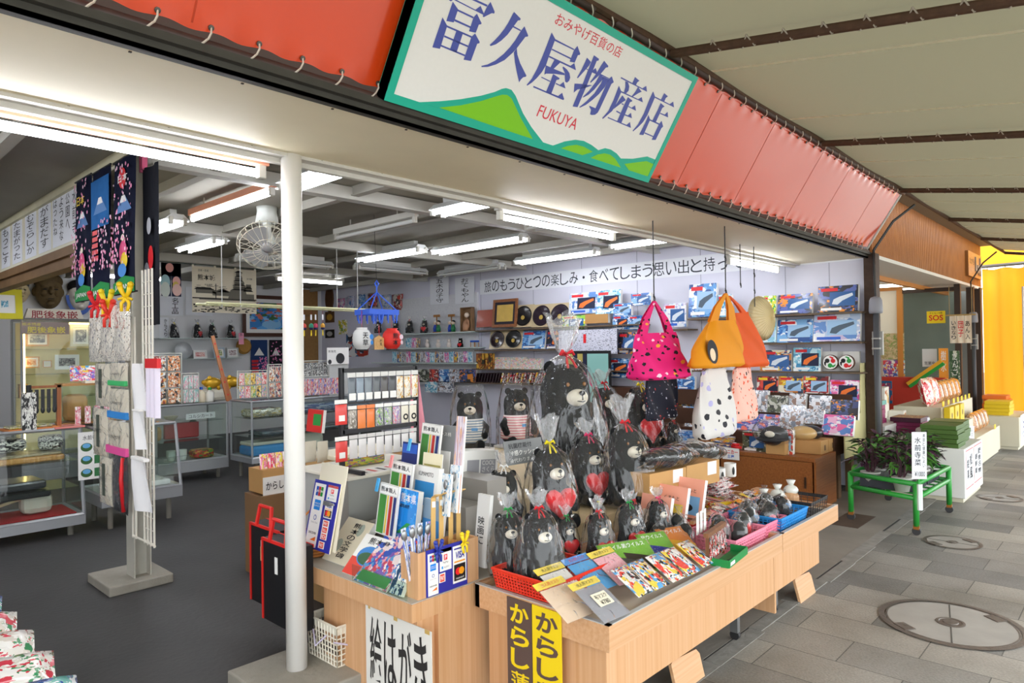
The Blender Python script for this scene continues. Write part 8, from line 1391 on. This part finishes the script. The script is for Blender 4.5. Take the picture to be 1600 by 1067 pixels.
# ---- blue drying hanger with lanterns
BLU = mat('#3a6ae0', .4); p = at(589, 489, 1, 5.4); s = depth(p) / F; dh = thing('drying_hanger', 'blue plastic drying hanger with many pegs hung on a wire', 'hanger', LOC(p)); W2 = 28 * s
fr = MB().box(-W2, W2, -.12, -.10, -.02, .03).box(-W2, W2, .10, .12, -.02, .03).box(-W2, -W2 + .02, -.1, .1, -.02, .03).box(W2 - .02, W2, -.1, .1, -.02, .03).box(-W2, W2, -.01, .01, -.01, .015)
for sx in (-1, 1):
    for sy in (-1, 1): fr.tube([(sx * W2 * .9, sy * .11, .02), (0, 0, .2)], .006, 5)
fr.tube([(0, 0, .2), (0, 0, .25), (-.02, 0, .28), (0, 0, .31), (.02, 0, .28), (0, 0, .25)], .008, 6); fr.build('frame', BLU, dh)
for k in range(12): MB().box(-.006, .006, -.02, .0, -.075, -.02).box(-.004, .004, -.02, -.012, -.10, -.075).build('peg', BLU, dh, M=LOC(-W2 + .02 + k * (2 * W2 - .04) / 11, -.105 if k % 2 else .115, 0) @ Matrix.Rotation(.15 * (k % 3 - 1), 4, 'Y'))
MB().tube([(0, 0, .3), (-.02, 0, 2.8 - p.z)], .0025, 4).build('wire', CORD, dh)
def lantern(label, box, c, s1, m2, cols):
    M, w, h = rectpx(1, 5.32, *box); t = thing('paper_lantern', label, 'lantern', M @ LOC(w / 2, 0, 0)); pr = [(w * .3, 0)] + [(w / 2 * (1 - abs(2 * q / 12 - 1) ** 3.2 * .45) * (1 if q % 2 else .97), h * (.06 + .88 * q / 12)) for q in range(13)] + [(w * .3, h)]
    MB().lathe(pr, n=24, M=Matrix.Rotation(-PI / 2, 4, 'X')).build('shade', mat(c, .6), t, True)
    MB().lathe([(w * .31, 0), (w * .31, h * .06)], n=16, M=Matrix.Rotation(-PI / 2, 4, 'X')).build('collar', BLACK, t); MB().tube([(0, h, 0), (0, h + .16, 0)], .002, 4).build('string', RED, t)
    lettering(t, s1, (-w * .32, h * .2, 0.05 * w, h * .8), INK, True, .03, z=w / 2 + .004); discs(t, 'print', [(m2, w * .28, h * .6, w * .12, h * .12), (m2, w * .3, h * .35, w * .08, h * .1)], z=w * .46)
lantern('cream paper lantern with black characters and a blue print hanging under the blue hanger', (553, 512, 578, 548), '#e4e6e4', '天草', mat('#3a8ad8', .5), None); lantern('red paper lantern with black characters hanging under the blue hanger', (600, 513, 624, 547), '#e2332a', '熊本', mat('#f0d8e0', .5), None)
M, w, h = rectpx(1, 5.32, 585, 524, 600, 546); t = thing('votive_plaque', 'small wooden votive plaque hanging between the two paper lanterns', 'plaque', M); MB().prism([(0, 0), (w, 0), (w, h * .8), (w / 2, h), (0, h * .8)], -.008, 0).build('board', wood('#e0b878', '#c99a58'), t); lettering(t, '絵馬', (w * .55, h * .25, w * .8, h * .75), INK, True, .01); MB().tube([(w / 2, h, 0), (w / 2, h + .1, 0)], .003, 4).build('string', RED, t)
# ---- bagged snacks at the lower edge of the frame, on a low table in the shop
tb = thing('snack_table', 'low table of printed snack packs at the very corner of the frame', 'table', LOC(0, 0, 0)); MB().box(-.6, .56, 2.35, 4.05, .36, .39).build('table_top', BEECH, tb)
for a in (-.55, .51):
    for b in (2.40, 4.0): MB().box(a - .02, a + .02, b - .02, b + .02, 0, .36).build('leg', BEECH, tb)
SNK = pmat(['#e8e4dc', '#f2f0ea', '#c83a4a', '#3a8a5a', '#e8e4e0', '#d8d0c4'], 7, .15, .6)
for k in range(18): o = MB().pillow(.28, .24, .08, 6).build('snack_pack', SNK if k % 4 else pmat(['#5ab0a8', '#3a5aa8', '#e8eef0', '#7ac0b8'], 6, .15, .6), smooth=True); o.matrix_world = LOC(.33 - .22 * (k % 3), 2.38 + .27 * (k // 3), .43 + .03 * (k % 3)) @ Matrix.Rotation(.2 * (k % 3) - .2, 4, 'Z') @ Matrix.Rotation(.15, 4, 'X'); tag(o, 'shiny printed snack pack on the corner table, %s in rows from the walkway' % ORD[k], 'snack', 'corner table snack packs')
